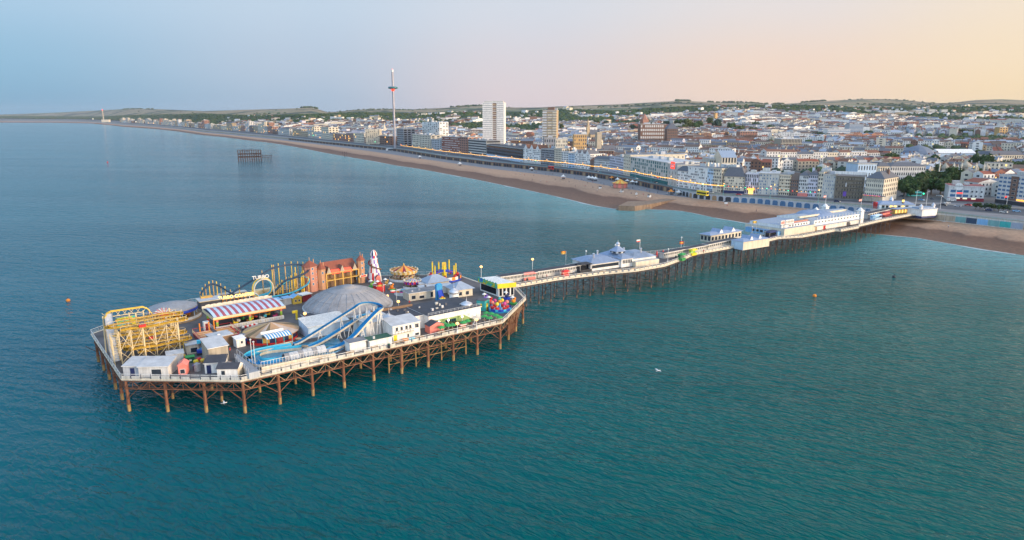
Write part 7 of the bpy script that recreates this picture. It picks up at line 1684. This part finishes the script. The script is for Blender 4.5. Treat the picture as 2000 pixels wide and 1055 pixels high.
# ================================================================== WOODS AND TREES
def woods():
    r = random.Random(3); m = MB(); k = [m.mi('leaf_far'), m.mi('leaf_dark'), m.mi('leaf_olive')]
    def blob(x, y, z, s, hs=.8):
        b = len(m.v); n = 6
        for j, (q, zz) in enumerate(((.75, 0), (1.0, .45), (.7, .85))):
            for i in range(n): a = 2 * pi * i / n + j; e = q * s * r.uniform(.75, 1.2); m.v.append((x + e * cos(a), y + e * sin(a), z + s * hs * 1.4 * zz * r.uniform(.85, 1.15)))
        m.v.append((x, y, z + s * hs * 1.5)); c = r.choice(k)
        for j in range(2):
            for i in range(n): m.f.append((b + j * n + i, b + j * n + (i + 1) % n, b + (j + 1) * n + (i + 1) % n, b + (j + 1) * n + i)); m.m.append(c)
        for i in range(n): m.f.append((b + 2 * n + i, b + 2 * n + (i + 1) % n, b + 3 * n)); m.m.append(c)
    for x, y in TOWN_TREES: blob(x, y, terrain(x, y), r.uniform(4, 7))
    for _ in range(34000):                               # belts of trees over the slopes behind the town
        u = r.uniform(-30, 2040); az = az_u(u); yl, y1, y2, z1, z2 = near_far(az); t = r.random()
        y = yl + (y1 - yl) * (.42 + .78 * t); x = az * y
        dens = sstep(.45, 1.0, (y - yl) / (y1 - yl))
        f = .5 + .5 * sin(x * .0034 + 2 * sin(y * .0021)) * sin(y * .0048 + u * .004) + .25 * sin(x * .013 + y * .009)
        belt = sstep(20, 9, HZ + (H - terrain(x, y)) / y * KU - interp(*zip(*V1), u)) if y < y1 else 0
        if r.random() < max(dens * f * 1.3, belt * .9): blob(x, y, terrain(x, y) - 1, r.uniform(5, 10) * (1 + sstep(2500, 9000, y)))
    for _ in range(5200):                                # hedges and copses on the downs
        u = r.uniform(-30, 2040); az = az_u(u); yl, y1, y2, z1, z2 = near_far(az); y = y1 + (y2 - y1) * r.random() ** 1.3; x = az * y
        f = sin(x * .0023 + 1.7 * sin(y * .0016)) + .6 * sin(y * .003 + x * .0011)
        if f > .95 or (r.random() < .03): blob(x, y, terrain(x, y) - 2, r.uniform(8, 15), .6)
    for u0, u1, n in ((1318, 1345, 40), (590, 620, 26), (1380, 1530, 90), (1560, 1610, 30), (240, 300, 40), (880, 945, 40)):     # copses on the skyline
        for _ in range(n):
            u = r.uniform(u0, u1); az = az_u(u); y2 = near_far(az)[2]; y = y2 * r.uniform(.985, .999); blob(az * y, y, terrain(az * y, y) - 4, r.uniform(10, 20), .8)
    o = struct('distant_woods', m, kind='stuff'); o['label'] = 'dark tree belts and copses over the slopes behind the town'; o['category'] = 'woods'
woods()
# ================================================================== SEAFRONT DETAIL
def seawall():
    pts = along(UPPER, 9, 560, 2060, 6.0, -.35); t = thing('sea_wall', 'long brick and stone promenade retaining wall with arches above the beach', 'wall', (pts[0][0], pts[0][1], 0)); ox, oy = pts[0][:2]
    m = MB(); ar = MB()
    for i, (a, b) in enumerate(zip(pts, pts[1:])):
        A = (a[0] - ox, a[1] - oy); B = (b[0] - ox, b[1] - oy); u = CX + KU * a[0] / a[1]
        m.face([(*A, 4.3), (*B, 4.3), (*B, 9.1), (*A, 9.1)], 'brick_brown' if u < 1320 else 'light_grey' if u < 1712 else 'offwhite')
        tx, ty = (B[0] - A[0]) / 6, (B[1] - A[1]) / 6; nx, ny = -ty * -.1, tx * -.1
        P = lambda s, z: (A[0] + tx * s + nx, A[1] + ty * s + ny, z)
        if u < 1712: ar.face([P(.8, 4.6), P(5.0, 4.6), P(5.0, 7.2), P(4.2, 8.2), P(1.6, 8.2), P(.8, 7.2)], 'glass_blue' if u > 1440 else 'charcoal' if i % 4 else 'wood')
        else: ar.face([P(.1, 4.8), P(5.9, 4.8), P(5.9, 8.2), P(.1, 8.2)], ('sky_blue', 'rail_teal', 'track_blue', 'sky_blue', 'rail_teal', 'teal', 'lead')[i % 7] if u > 1890 else 'stone')
    part('wall_face', m, t); part('arches', ar, t)
    t = thing('promenade_railing', 'turquoise iron railing along the top of the sea wall', 'railing', (ox, oy, 0)); m = MB()
    for a, b in zip(pts, pts[1:]):
        A = (a[0] - ox, a[1] - oy); B = (b[0] - ox, b[1] - oy)
        for z in (9.5, 9.9, 10.3): m.bar((*A, z), (*B, z), .07, 'rail_teal')
        for k in (0, .33, .66): x, y = A[0] + (B[0] - A[0]) * k, A[1] + (B[1] - A[1]) * k; m.bar((x, y, 9), (x, y, 10.35), .07, 'rail_teal')
    part('rails', m, t)
seawall()
def lamps():
    pts = along(UPPER, 9, 772, 1700, 36.0, 1.5); proto = None; tops = []
    for i, (x, y, z, a) in enumerate(pts):
        u = CX + KU * x / y; side = 'left' if u < 1000 else 'middle' if u < 1320 else 'right'
        lb = f"tall turquoise promenade lamp post carrying the bulb string, {side} stretch of the sea wall"
        if proto is None:
            proto = thing('promenade_lamp', lb, 'lamp post', (x, y, z), a, 'lamp posts along the promenade'); m = MB(); m.cyl(0, 0, 0, 8.6, .16, 'rail_teal', 6, .1); m.cyl(0, 0, 0, 1.4, .32, 'rail_teal', 6); m.bar((0, 0, 8.2), (1.1, 0, 8.7), .07, 'rail_teal'); m.bar((0, 0, 8.2), (-1.1, 0, 8.7), .07, 'rail_teal'); part('post', m, proto)
            m = MB(); m.ball(0, 0, 9.0, .42, .42, .4, 'lamp_warm', 8, 5); part('lamp_head', m, proto)
        else: dup(proto, (x, y, z), a, lb)
        tops.append((x, y, z + 7.4, u))
    for i, (a, b) in enumerate(zip(tops, tops[1:])):
        u = a[3]; side = 'left' if u < 1000 else 'middle' if u < 1320 else 'right'; thick = u < 1420
        t = thing('bulb_string', f"span of glowing gold bulbs between promenade lamp posts, {side} stretch of the sea wall", 'string lights', (a[0], a[1], a[2]), 0, 'strings of bulbs along the promenade')
        n = 22; P = [((b[0] - a[0]) * k / n, (b[1] - a[1]) * k / n, -.45 * sin(pi * k / n)) for k in range(n + 1)]
        m = MB(); m.path(P, .05, 'charcoal', 3); part('cable', m, t); m = MB()
        for k in range(n):
            c = 'bulb_gold' if (k + i) % 5 else 'bulb_pale'
            if not thick: c = ('bulb_gold', 'lit_orange', 'bulb_pale', 'lit_green', 'lit_red')[(k * 3 + i) % 5] if k % 2 == 0 else None
            if c: p = Vector(P[k]); q = Vector(P[k + 1]); m.bar(tuple(p + (q - p) * .05), tuple(p + (q - p) * (.95 if thick else .5)), .3 if thick else .22, c, 5)
        part('bulbs', m, t)
lamps()
def observation_tower():
    x, y, z = G(772, 294, 5.0); t = thing('observation_tower', 'very tall slim silver tower with a ring shaped glass pod and red lights', 'tower', (x, y, z)); top = ZV(136, y) - z
    m = MB(); m.lathe([(2.3, 0), (2.1, top * .25), (1.9, top * .97)], 16, 'steel_tower'); part('shaft', m, t, True)
    m = MB(); m.lathe([(2.1, top * .97), (2.1, top), (.1, top + .5)], 16, 'white'); m.ball(0, 0, top + .5, 1.2, 1.2, .6, 'lit_red', 8, 5); part('beacon', m, t)
    zp = ZV(171.5, y) - z; m = MB(); m.lathe([(2.4, zp + 1.2), (5.5, zp + 2.4), (8.3, zp + 1.5), (9.0, zp), (8.2, zp - 1.6), (5.5, zp - 2.4), (2.4, zp - 1.4)], 28, mats=lambda i, j: 'teal_glass' if j in (2, 3) else 'steel_tower'); pd = part('pod', m, t, True)
    m = MB(); m.lathe([(3.6, zp - 2.4), (2.8, zp - 5.5), (2.3, zp - 6)], 14, 'lit_red'); part('pod_light', m, pd)
    m = MB(); m.box(-16, 16, -9, 5, 0, 3.8, 'pale', 'pale_roof'); m.box(-12, 12, -9.2, -9, .6, 3.2, 'glass'); part('boarding_hall', m, t)
observation_tower()
def ruin():
    p, a, w = fr(466, 316, 511, 315, 0); t = thing('ruined_pier', 'rusted skeleton of a burnt pier standing in the sea', 'ruin', (p[0], p[1], 0), a); d = 26; h = ZV(293.5, p[1]); m = MB(); r = random.Random(2)
    nx = 11
    for i in range(nx):
        for j in range(5):
            x, y = w * i / (nx - 1), d * j / 4; m.bar((x, y, -4), (x, y, h * (.42 if r.random() < .2 else .62 if j in (1, 2) else .96)), .55, 'rust_dark', 5)
    part('columns', m, t); m = MB()
    for j in range(5):
        for z in (.36, .62, .95 if j in (0, 4) else .62): m.bar((0, d * j / 4, h * z), (w * (1 if z < .9 else r.uniform(.8, 1)), d * j / 4, h * z), .3, 'rust_dark')
    for i in range(nx):
        for z in (.36, .62): m.bar((w * i / (nx - 1), 0, h * z), (w * i / (nx - 1), d, h * z), .26, 'rust_dark')
        m.bar((w * i / (nx - 1), 0, 0), (w * ((i + 1) % nx) / (nx - 1), d / 4, h * .36), .16, 'rust_dark')
        if 2 <= i <= 7: m.path([(w * i / (nx - 1), d * (.5 - .5 * cos(pi * k / 8)), h * (.62 + .45 * sin(pi * k / 8))) for k in range(9)], .22, 'iron', 4)
    for i in range(30):
        x = r.uniform(0, w * .9); z = h * r.choice([.36, .62, .8]); m.bar((x, r.choice([0, d]), z), (x + r.uniform(3, 8), r.choice([0, d]), z + h * r.uniform(.1, .3)), .16, 'rust_dark')
    part('frame', m, t); m = MB(); w2 = w * .46
    for i in range(8):
        for j in range(2): m.bar((w + w2 * i / 7, 4 + j * 8, -4), (w + w2 * i / 7, 4 + j * 8, h * (.55 if i != 5 else .35)), .25, 'iron', 5)
    for j in range(2): m.bar((w, 4 + j * 8, h * .45), (w + w2, 4 + j * 8, h * .45), .25, 'iron'); m.bar((w, 4 + j * 8, h * .3), (w + w2 * .8, 4 + j * 8, h * .3), .2, 'iron')
    part('landward_stub', m, t)
    p = G(673, 307, 0); t = thing('old_pier_columns', 'few dark leftover pier columns near the waterline', 'ruin', (p[0], p[1], 0)); m = MB()
    for i in range(4): m.bar((i * 1.8 - 3, (i % 2) * 5, -3), (i * 1.8 - 3, (i % 2) * 5, 9), .25, 'iron', 5)
    m.bar((-3, 0, 6), (3, 0, 6), .12, 'iron'); part('columns', m, t)
ruin()
def chimney():
    x, y = az_u(201) * 6200, 6200; t = thing('power_station_chimney', 'pale tall power station chimney with a red lit top at the far harbour', 'chimney', (x, y, 8)); h = ZV(215.5, y) - 8
    m = MB(); m.cyl(0, 0, 0, h, 6, 'stone', 12, 4.5); part('stack', m, t); m = MB(); m.cyl(0, 0, h, h + 6, 5, 'lit_red', 12); part('red_lamp', m, t); m = MB(); m.box(-14, 50, -10, 20, 0, 24, 'cream', 'pale_roof'); part('turbine_hall', m, t)
chimney()
def groyne():
    P = [G(u, v, 2.0)[:2] for u, v in ((1208, 406), (1226, 397), (1262, 396.5), (1300, 391.5), (1345, 387), (1352, 388.5), (1300, 397), (1272, 402.5), (1240, 407))]; c = P[0]; t = thing('stone_groyne', 'tan stone groyne running from the promenade across the beach to the sea', 'groyne', (c[0], c[1], 0))
    m = MB(); L = [(x - c[0], y - c[1]) for x, y in P]; m.prism(L, -1, 3.6, 'groyne_dark', 'groyne_dark'); part('wall', m, t)
    a, b = G(1210, 408.5, .5), G(1268, 407, .5); m = MB(); r = random.Random(8)
    for i in range(26): f = i / 25; m.ball(a[0] + (b[0] - a[0]) * f - c[0], a[1] + (b[1] - a[1]) * f - c[1] + r.uniform(-1, 1), .3, r.uniform(1.5, 3), r.uniform(1.5, 2.5), r.uniform(.8, 1.6), 'groyne_dark', 6, 4)
    part('apron', m, t)
groyne()
def beachfront():
    p = G(1211, 366, 4.7); t = thing('beach_carousel', 'round beach carousel with an orange tent top and coral skirt', 'carousel', (p[0], p[1], 4.6)); m = MB(); m.lathe([(7.5, 4.2), (3, 6), (.2, 7.8)], 16, mats=lambda i, j: 'orange' if i % 2 else 'yellow'); part('canopy', m, t); m = MB(); m.lathe([(6.8, 0), (6.8, 3.2), (7.4, 4.2)], 16, mats=lambda i, j: 'coral' if i % 2 else 'pink_wall'); part('skirt', m, t)
    r = random.Random(4)
    for i, (u, v, c) in enumerate([(1038, 333.5, 'white'), (1100, 349, 'white'), (1150, 351, 'white'), (1157, 352, 'white'), (1163, 353, 'white'), (1195, 352, 'orange'), (1206, 355, 'white'), (1225, 358, 'pale'), (1235, 360, 'white'), (1245, 361, 'white'), (898, 323, 'white'), (820, 309, 'white'), (1310, 379.5, 'orange'), (1325, 381, 'pale')]):
        x, y, z = G(u, v, 4.8); col = {'white': 'white', 'orange': 'orange', 'pale': 'grey'}[c]
        where = 'near the beach carousel' if 1180 < u < 1260 else 'left part of the lower promenade' if u < 1000 else 'by the stone groyne' if u > 1280 else 'in front of the brick arches'
        t = thing('stall_tent', f"small {col} peaked stall tent {where}", 'tent', (x, y, 4.6), r.uniform(0, 1.5), 'tents along the lower promenade'); m = MB(); m.lathe([(3.2, 2.6), (1.2, 3.4), (.1, 4.6)], 4, c, a0=pi / 4); part('canopy', m, t); m = MB()
        for k in range(4): m.bar((2.1 * (1 if k % 2 else -1), 2.1 * (1 if k > 1 else -1), 0), (2.1 * (1 if k % 2 else -1), 2.1 * (1 if k > 1 else -1), 2.7), .08, 'rail_white')
        m.box(-1.6, 1.6, -1.6, 0, 0, 1.1, 'dark_grey'); part('frame', m, t)
    pts = along(BTOP, 4.6, 1440, 1700, 9.0, 3.0)
    for i, (x, y, z, a) in enumerate(pts):
        t = thing('beach_hut', 'pale flat roofed beach kiosk with dark blue shutters in the row under the promenade', 'hut', (x, y, z), a, 'beach kiosks under the promenade'); m = MB(); m.box(0, 8.2, 0, 3, 0, 3, 'light_grey'); part('wall', m, t); m = MB(); m.box(-.2, 8.5, -.8, 3.2, 3, 3.25, 'rail_white', 'cyan' if 9 < i < 18 else 'lead'); part('roof', m, t)
        for k in (0, 1): q = MB(); q.box(.4 + k * 4, 3.8 + k * 4, -.06, .01, .2, 2.6, 'glass_blue'); part('shutter', q, t)
    for i, (u, v, w, c, lb) in enumerate([(1546, 402, 11, 'white', 'long white awning over beach cafe tables by the amusement hall'), (1590, 404, 8, 'pale', 'grey awning over the beach next to the long white one'), (1468, 394, 8, 'pale_blue', 'white twin peaked awning on the beach left of the long white one'), (1846, 424, 9, 'red', 'dark red playground ride on the beach right of the pier'), (1838, 422, 5, 'yellow', 'yellow playground ride at the pier foot'), (1945, 436, 12, 'sky_blue', 'blue painted fun ride on the right hand beach terrace'), (1975, 441, 12, 'teal', 'teal roofed crazy golf hut at the right edge')]):
        x, y, z = G(u, v, 4.6); t = thing('beach_awning', lb, 'awning', (x, y, z), -.9); m = MB(); m.gable(-w / 2, w / 2, -2, 2, 2.4, 3.6, c, c); part('canopy', m, t); m = MB(); m.box(-w / 2 + .3, w / 2 - .3, -1.5, 1.5, 0, .9, 'brick_brown')
        for k in (-1, 1): m.bar((k * w * .45, -1.8, 0), (k * w * .45, -1.8, 2.5), .08, 'rail_white'); m.bar((k * w * .45, 1.8, 0), (k * w * .45, 1.8, 2.5), .08, 'rail_white')
        part('frame', m, t)
beachfront()
def person_mesh(top, legs):
    m = MB()
    for s in (-1, 1): m.lathe([(.08, 0), (.07, .45), (.1, .85)], 6, legs, s * .1, 0); m.bar((s * .22, 0, 1.38), (s * .3, .06, 1.05), .05, top, 5); m.bar((s * .3, .06, 1.05), (s * .28, -.1, .82), .04, 'skin', 5)
    b = len(m.v); m.lathe([(.17, .82), (.15, 1.05), (.22, 1.36), (.07, 1.46), (.06, 1.52)], 8, top)
    for i in range(b, len(m.v)): x, y, z = m.v[i]; m.v[i] = (x, y * .65, z)
    m.ball(0, 0, 1.63, .095, .11, .13, 'skin', 7, 5); m.ball(0, .02, 1.68, .1, .11, .1, 'charcoal', 7, 4); return m.mesh('person')
PM = [person_mesh(a, b) for a, b in (('navy', 'charcoal'), ('white', 'navy'), ('red', 'dark_grey'), ('dark_grey', 'charcoal'))]; PC = ['navy', 'white', 'red', 'grey']
def people():
    r = random.Random(9)
    spots = [(u, interp(*zip(*BTOP), u) + r.uniform(2, 16), 3.9) for u in [1008 + i * 9.5 + r.uniform(-4, 4) for i in range(30)]] + [(u, interp(*zip(*BTOP), u) - r.uniform(.5, 2.5), 4.65) for u in [1000 + i * 13 + r.uniform(-5, 5) for i in range(24)]] + [(1420, 403, 3.9), (1477, 413, 3), (1850, 432, 4.2), (1852, 444, 3.4), (1889, 436, 4.3), (1906, 440, 4)]
    for i, (u, v, z) in enumerate(spots):
        x, y, _ = G(u, v, z); k = i % 4; where = 'on the shingle beach' if z < 4.5 else 'on the lower promenade'
        tag(link('person', PM[k], None, (x, y, z - .1), r.uniform(0, 6)), f"person in {PC[k]} clothes standing {where}", 'person', 'people on the beach and promenade')
    for i, (u, v) in enumerate([(1020, 552), (1060, 545), (1068, 544), (1120, 536), (1310, 511), (1340, 503), (1374, 494), (1612, 448), (1660, 441), (760, 600), (800, 596), (585, 640), (560, 650), (640, 590), (450, 690), (925, 640), (905, 570), (1000, 590)]):
        x, y, z = G(u, v, DZ); k = (i * 3) % 4; tag(link('person', PM[k], None, (x, y, z), i), f"person in {PC[k]} top standing on the pier {'walkway' if u > 1010 else 'fairground deck'}", 'person', 'people on the pier')
people()
def beach_boxes():
    for i, (u, v, lb) in enumerate([(1172, 368, 'small white windbreak shelter on the shingle right of the arches'), (1215, 375, 'dark and white beach box below the orange carousel'), (1243, 380, 'beach box with dark top left of the stone groyne'), (1268, 385, 'dark topped beach box just above the stone groyne'), (1418, 398, 'dark and white hut box alone on the wide beach'), (1490, 399, 'white and orange dinghy on the beach near the awnings'), (1554, 405, 'orange tailed dinghy drawn up by the long awning'), (1842, 433, 'dark dinghy on the beach right of the pier'), (1888, 437, 'blue and white dinghy on the beach right of the pier'), (1405, 386, 'square white beach box near the promenade')]):
        x, y, z = G(u, v, 3.9); t = thing('beach_box' if i < 5 or i == 9 else 'dinghy', lb, 'box' if i < 5 or i == 9 else 'boat', (x, y, 3.7), i * .7)
        if i < 5 or i == 9: m = MB(); m.box(-1.2, 1.2, -.9, .9, 0, 1.6, 'white'); part('body', m, t); m = MB(); m.gable(-1.4, 1.4, -1, 1, 1.6, 2.3, 'charcoal', 'white'); part('lid', m, t)
        else: m = MB(); m.lathe([(.1, 0), (.9, .3), (1.1, .9), (.95, .9), (.2, .4)], 10, 'white' if i % 2 else 'navy'); [m.v.__setitem__(k, (m.v[k][0] * 2.2, m.v[k][1], m.v[k][2])) for k in range(len(m.v))]; part('hull', m, t); m = MB(); m.box(-1.9, -1.3, -.3, .3, .6, 1.4, 'orange' if i < 8 else 'sky_blue'); part('motor', m, t)
beach_boxes()
CARC = ['white', 'charcoal', 'metal', 'red', 'navy', 'pale', 'sky_blue', 'dark_grey']
CN = ['white', 'black', 'silver', 'red', 'navy', 'pale grey', 'light blue', 'dark grey']
def car_proto(c, lb, loc, rot):
    t = thing('car', lb, 'car', loc, rot, 'cars on the seafront road'); m = MB()
    prof = [(-2.1, .35), (2.1, .35), (2.15, .75), (1.1, .95), (-1.9, 1.0), (-2.15, .8)]
    k = len(m.v); m.face([(x, -.85, z) for x, z in prof], c); m.face([(x, .85, z) for x, z in prof][::-1], c)
    for (xa, za), (xb, zb) in zip(prof, prof[1:] + prof[:1]): m.face([(xa, -.85, za), (xa, .85, za), (xb, .85, zb), (xb, -.85, zb)], c)
    part('body', m, t); m = MB(); m.hip(-1.7, .9, -.78, .78, .95, 1.5, 'dark_glass', .45); m.box(-1.2, .4, -.34, .34, 1.49, 1.53, c); part('cabin', m, t)
    for x in (-1.3, 1.3):
        for y in (-.8, .8): m = MB(); m.bar((x, y - .1, .32), (x, y + .1, .32), .32, 'charcoal', 8); part('wheel', m, t)
    for y in (-.6, .6): m = MB(); m.box(2.1, 2.18, y - .15, y + .15, .6, .75, 'lamp_white'); part('headlight', m, t)
    return t
def traffic():
    r = random.Random(21); a_ = along(UPPER, 9, 860, 1720, 24, 0); b_ = along(BLINE, 9.2, 860, 1735, 24, 0); protos = {}
    spots = []
    for i, (x, y, z, a) in enumerate(a_):
        j = min(len(b_) - 1, int(i * len(b_) / len(a_))); f = r.choice([.42, .55, .72]);
        if r.random() < .6: spots.append((x + (b_[j][0] - x) * f, y + (b_[j][1] - y) * f, a + (pi if f > .6 else 0)))
    spots += [(*G(u, v, 8.97)[:2], r.uniform(0, 6)) for u, v in ((1770, 398), (1800, 392), (1820, 390), (1835, 384), (1842, 402), (1870, 404), (1890, 402), (1930, 412), (1960, 416), (1985, 414), (1760, 385), (1850, 398))]
    for i, (x, y, a) in enumerate(spots):
        k = i % 8; u = CX + KU * x / y; where = 'left stretch of the seafront road' if u < 1050 else 'middle of the seafront road' if u < 1400 else 'right stretch of the seafront road' if u < 1745 else 'at the wide junction by the pier'
        lb = f"{CN[k]} car, {where}"
        if k not in protos: protos[k] = car_proto(CARC[k], lb, (x, y, 8.99), a)
        else: dup(protos[k], (x, y, 8.99), a, lb)
    for u, v, c, rot, lb in ((1515, 379.5, 'white', -1.2, 'white coach parked in front of the long pale cream hotel'), (1372, 382, 'bright_yellow', -1.1, 'yellow bus on the road above the stone groyne'), (1785, 384, 'teal', .1, 'turquoise bus at the junction under the garden trees'), (1858, 393, 'white', .1, 'white van parked outside the pub'), (1076, 331, 'red', -1.2, 'red bus on the middle of the seafront road')):
        x, y, z = G(u, v, 9.0); t = thing('bus', lb, 'bus' if 'van' not in lb else 'van', (x, y, 8.99), rot); L = 5.5 if 'van' not in lb else 2.8; h = 3.6 if 'van' not in lb else 2.3
        m = MB(); m.box(-L, L, -1.25, 1.25, .4, h, c, 'cyan' if c == 'teal' else 'pale'); m.box(-L + .1, L - .1, -1.1, 1.1, h, h + .15, c); part('body', m, t); m = MB()
        for yy in (-1.28, 1.25): m.box(-L + .5, L - .4, yy, yy + .03, 1.5, 2.6 if h > 3 else 2.0, 'dark_glass')
        m.box(L, L + .03, -1.1, 1.1, 1.3, h - .5, 'dark_glass'); part('windows', m, t)
        for xx in (-L * .6, L * .6):
            for yy in (-1.15, 1.15): m = MB(); m.bar((xx, yy - .15, .45), (xx, yy + .15, .45), .45, 'charcoal', 8); part('wheel', m, t)
traffic()
def small_lights():
    for i, (u, v, z, c, nm, lb) in enumerate([(502, 259, 11, 'lit_green', 'traffic_light', 'green traffic light on the seafront road left of the ruined pier'), (564, 264.5, 11, 'lit_green', 'traffic_light', 'green traffic light on the seafront road above the ruined pier'), (612, 270, 11, 'lit_green', 'traffic_light', 'green traffic light on the seafront road right of the ruined pier'), (686, 277, 11, 'lit_green', 'traffic_light', 'green traffic light left of the observation tower'), (733, 283, 11, 'lit_green', 'traffic_light', 'green traffic light beside the observation tower'), (784, 289, 11, 'lit_red', 'traffic_light', 'red traffic light just right of the observation tower'), (526, 261.5, 11, 'lit_orange', 'street_lamp', 'orange street lamp above the ruined pier'), (582, 266.5, 11, 'lit_orange', 'street_lamp', 'orange street lamp on the left seafront road'), (690, 276, 11, 'lit_orange', 'street_lamp', 'orange street lamp left of the observation tower'), (1046, 322, 12, 'lit_green', 'traffic_light', 'green traffic light in front of the ornate white hotel'), (1284, 357, 12, 'lit_red', 'traffic_light', 'red traffic light left of the red signed block'), (1372, 372, 12, 'lit_green', 'traffic_light', 'green traffic light in front of the tall white hotel'), (1962, 399, 12, 'lit_red', 'traffic_light', 'red traffic light in front of the panel fronted tower'), (1802, 392, 12, 'lit_green', 'traffic_light', 'green traffic light at the pier junction'), (300, 244.5, 11, 'lamp_warm', 'street_lamp', 'bright lamp among the far amusement lights'), (290, 244, 11, 'bulb_gold', 'street_lamp', 'gold lamp among the far amusement lights'), (266, 241.5, 11, 'lamp_white', 'street_lamp', 'white lamp among the far amusement lights'), (182, 235.5, 11, 'lamp_white', 'street_lamp', 'white lamp left of the far chimney'), (150, 233, 14, 'lit_red', 'street_lamp', 'red lamp far along the left coast')]):
        x, y, _ = G(u, v, 9.1); s = max(1, y / 1100); t = thing(nm, lb, nm.replace('_', ' '), (x, y, 9.0), 0); m = MB(); m.cyl(0, 0, 0, 4.5 * s ** .5, .12 * s, 'charcoal', 6); m.box(-.3 * s, .3 * s, -.1, .3 * s, 4.5 * s ** .5, 4.5 * s ** .5 + .2, 'charcoal'); part('post', m, t); m = MB(); m.ball(0, -.1, 4.5 * s ** .5 + .7 * s, .55 * s, .55 * s, .6 * s, c, 8, 5); part('lamp', m, t)
    for u, v, vt, lb in ((1787, 409, 372, 'tall bare white mast left of the round pier hall'), (1808, 407, 374, 'tall leaning white mast above the round pier hall'), (1836, 408, 384, 'white mast right of the round pier hall'), (1848, 390, 376, 'slim mast at the left corner of the pub'), (1965, 405, 384, 'turquoise tall lamp post in front of the panel fronted tower')):
        x, y, z = G(u, v, 9.05); h = ZV(vt, y) - z; t = thing('tall_mast', lb, 'mast', (x, y, 9.0)); m = MB(); m.cyl(0, 0, 0, h, .16, 'rail_white', 6, .09); part('pole', m, t); m = MB(); m.bar((0, 0, h), (1.2, 0, h + .1), .1, 'rail_white'); part('arm', m, t)
    for u, v, lb in ((133, 587, 'orange buoy floating in the open sea left of the fairground'), (1591, 578, 'small orange buoy in the sea right of the pier'), (1746, 541, 'dark buoy in the sea near the right beach'), (210, 317, 'pink red buoy far out on the left')):
        x, y, _ = G(u, v, .3); s = (1.0 if y < 600 else 1.4) * (.55 if 'white' in lb else 1); t = thing('buoy', lb, 'buoy', (x, y, 0)); m = MB(); m.ball(0, 0, .35 * s, .75 * s, .75 * s, .7 * s, 'orange' if 'orange' in lb else 'red' if 'pink' in lb else 'white' if 'white' in lb else 'charcoal', 10, 6); part('float', m, t); m = MB(); m.bar((0, 0, s), (0, 0, 1.7 * s), .1 * s, 'charcoal', 6); part('pin', m, t)
    for u, v, z, lb in ((438, 787, 3, 'white gull gliding low over the sea below the front edge of the pier'), (1286, 724, 6, 'white gull gliding over the open sea right of the pier')):
        x, y, _ = G(u, v, z); t = thing('gull', lb, 'bird', (x, y, z), .5); m = MB(); m.ball(0, 0, 0, .45, .13, .13, 'white', 8, 5); m.face([(.2, .1, .05), (.1, .8, .25), (-.2, 1.3, .15), (-.15, .1, .05)], 'white'); m.face([(.2, -.1, .05), (-.15, -.1, .05), (-.2, -1.3, .15), (.1, -.8, .25)], 'pale'); m.face([(-.4, .08, 0), (-.4, -.08, 0), (-.8, -.16, 0), (-.8, .16, 0)], 'white'); m.ball(.5, 0, .05, .13, .1, .1, 'white', 6, 4); part('body', m, t)
small_lights()

# ---- air
def haze():
    m = bpy.data.materials.new('haze_air'); m.use_nodes = True; nt = m.node_tree; nt.nodes.clear(); o = nt.nodes.new('ShaderNodeOutputMaterial'); v = nt.nodes.new('ShaderNodeVolumePrincipled')
    v.inputs['Color'].default_value = (.8, .86, .95, 1); v.inputs['Density'].default_value = 2.2e-5; v.inputs['Anisotropy'].default_value = 0.2; nt.links.new(v.outputs[0], o.inputs['Volume']); MATS['haze_air'] = m
    b = MB(); b.box(-17000, 17000, -800, 16500, -52, 260, 'haze_air'); x = struct('haze', b, kind='stuff'); x['label'] = 'thin bluish evening haze over sea and town'; x['category'] = 'haze'
HAZE = True
if HAZE: haze()
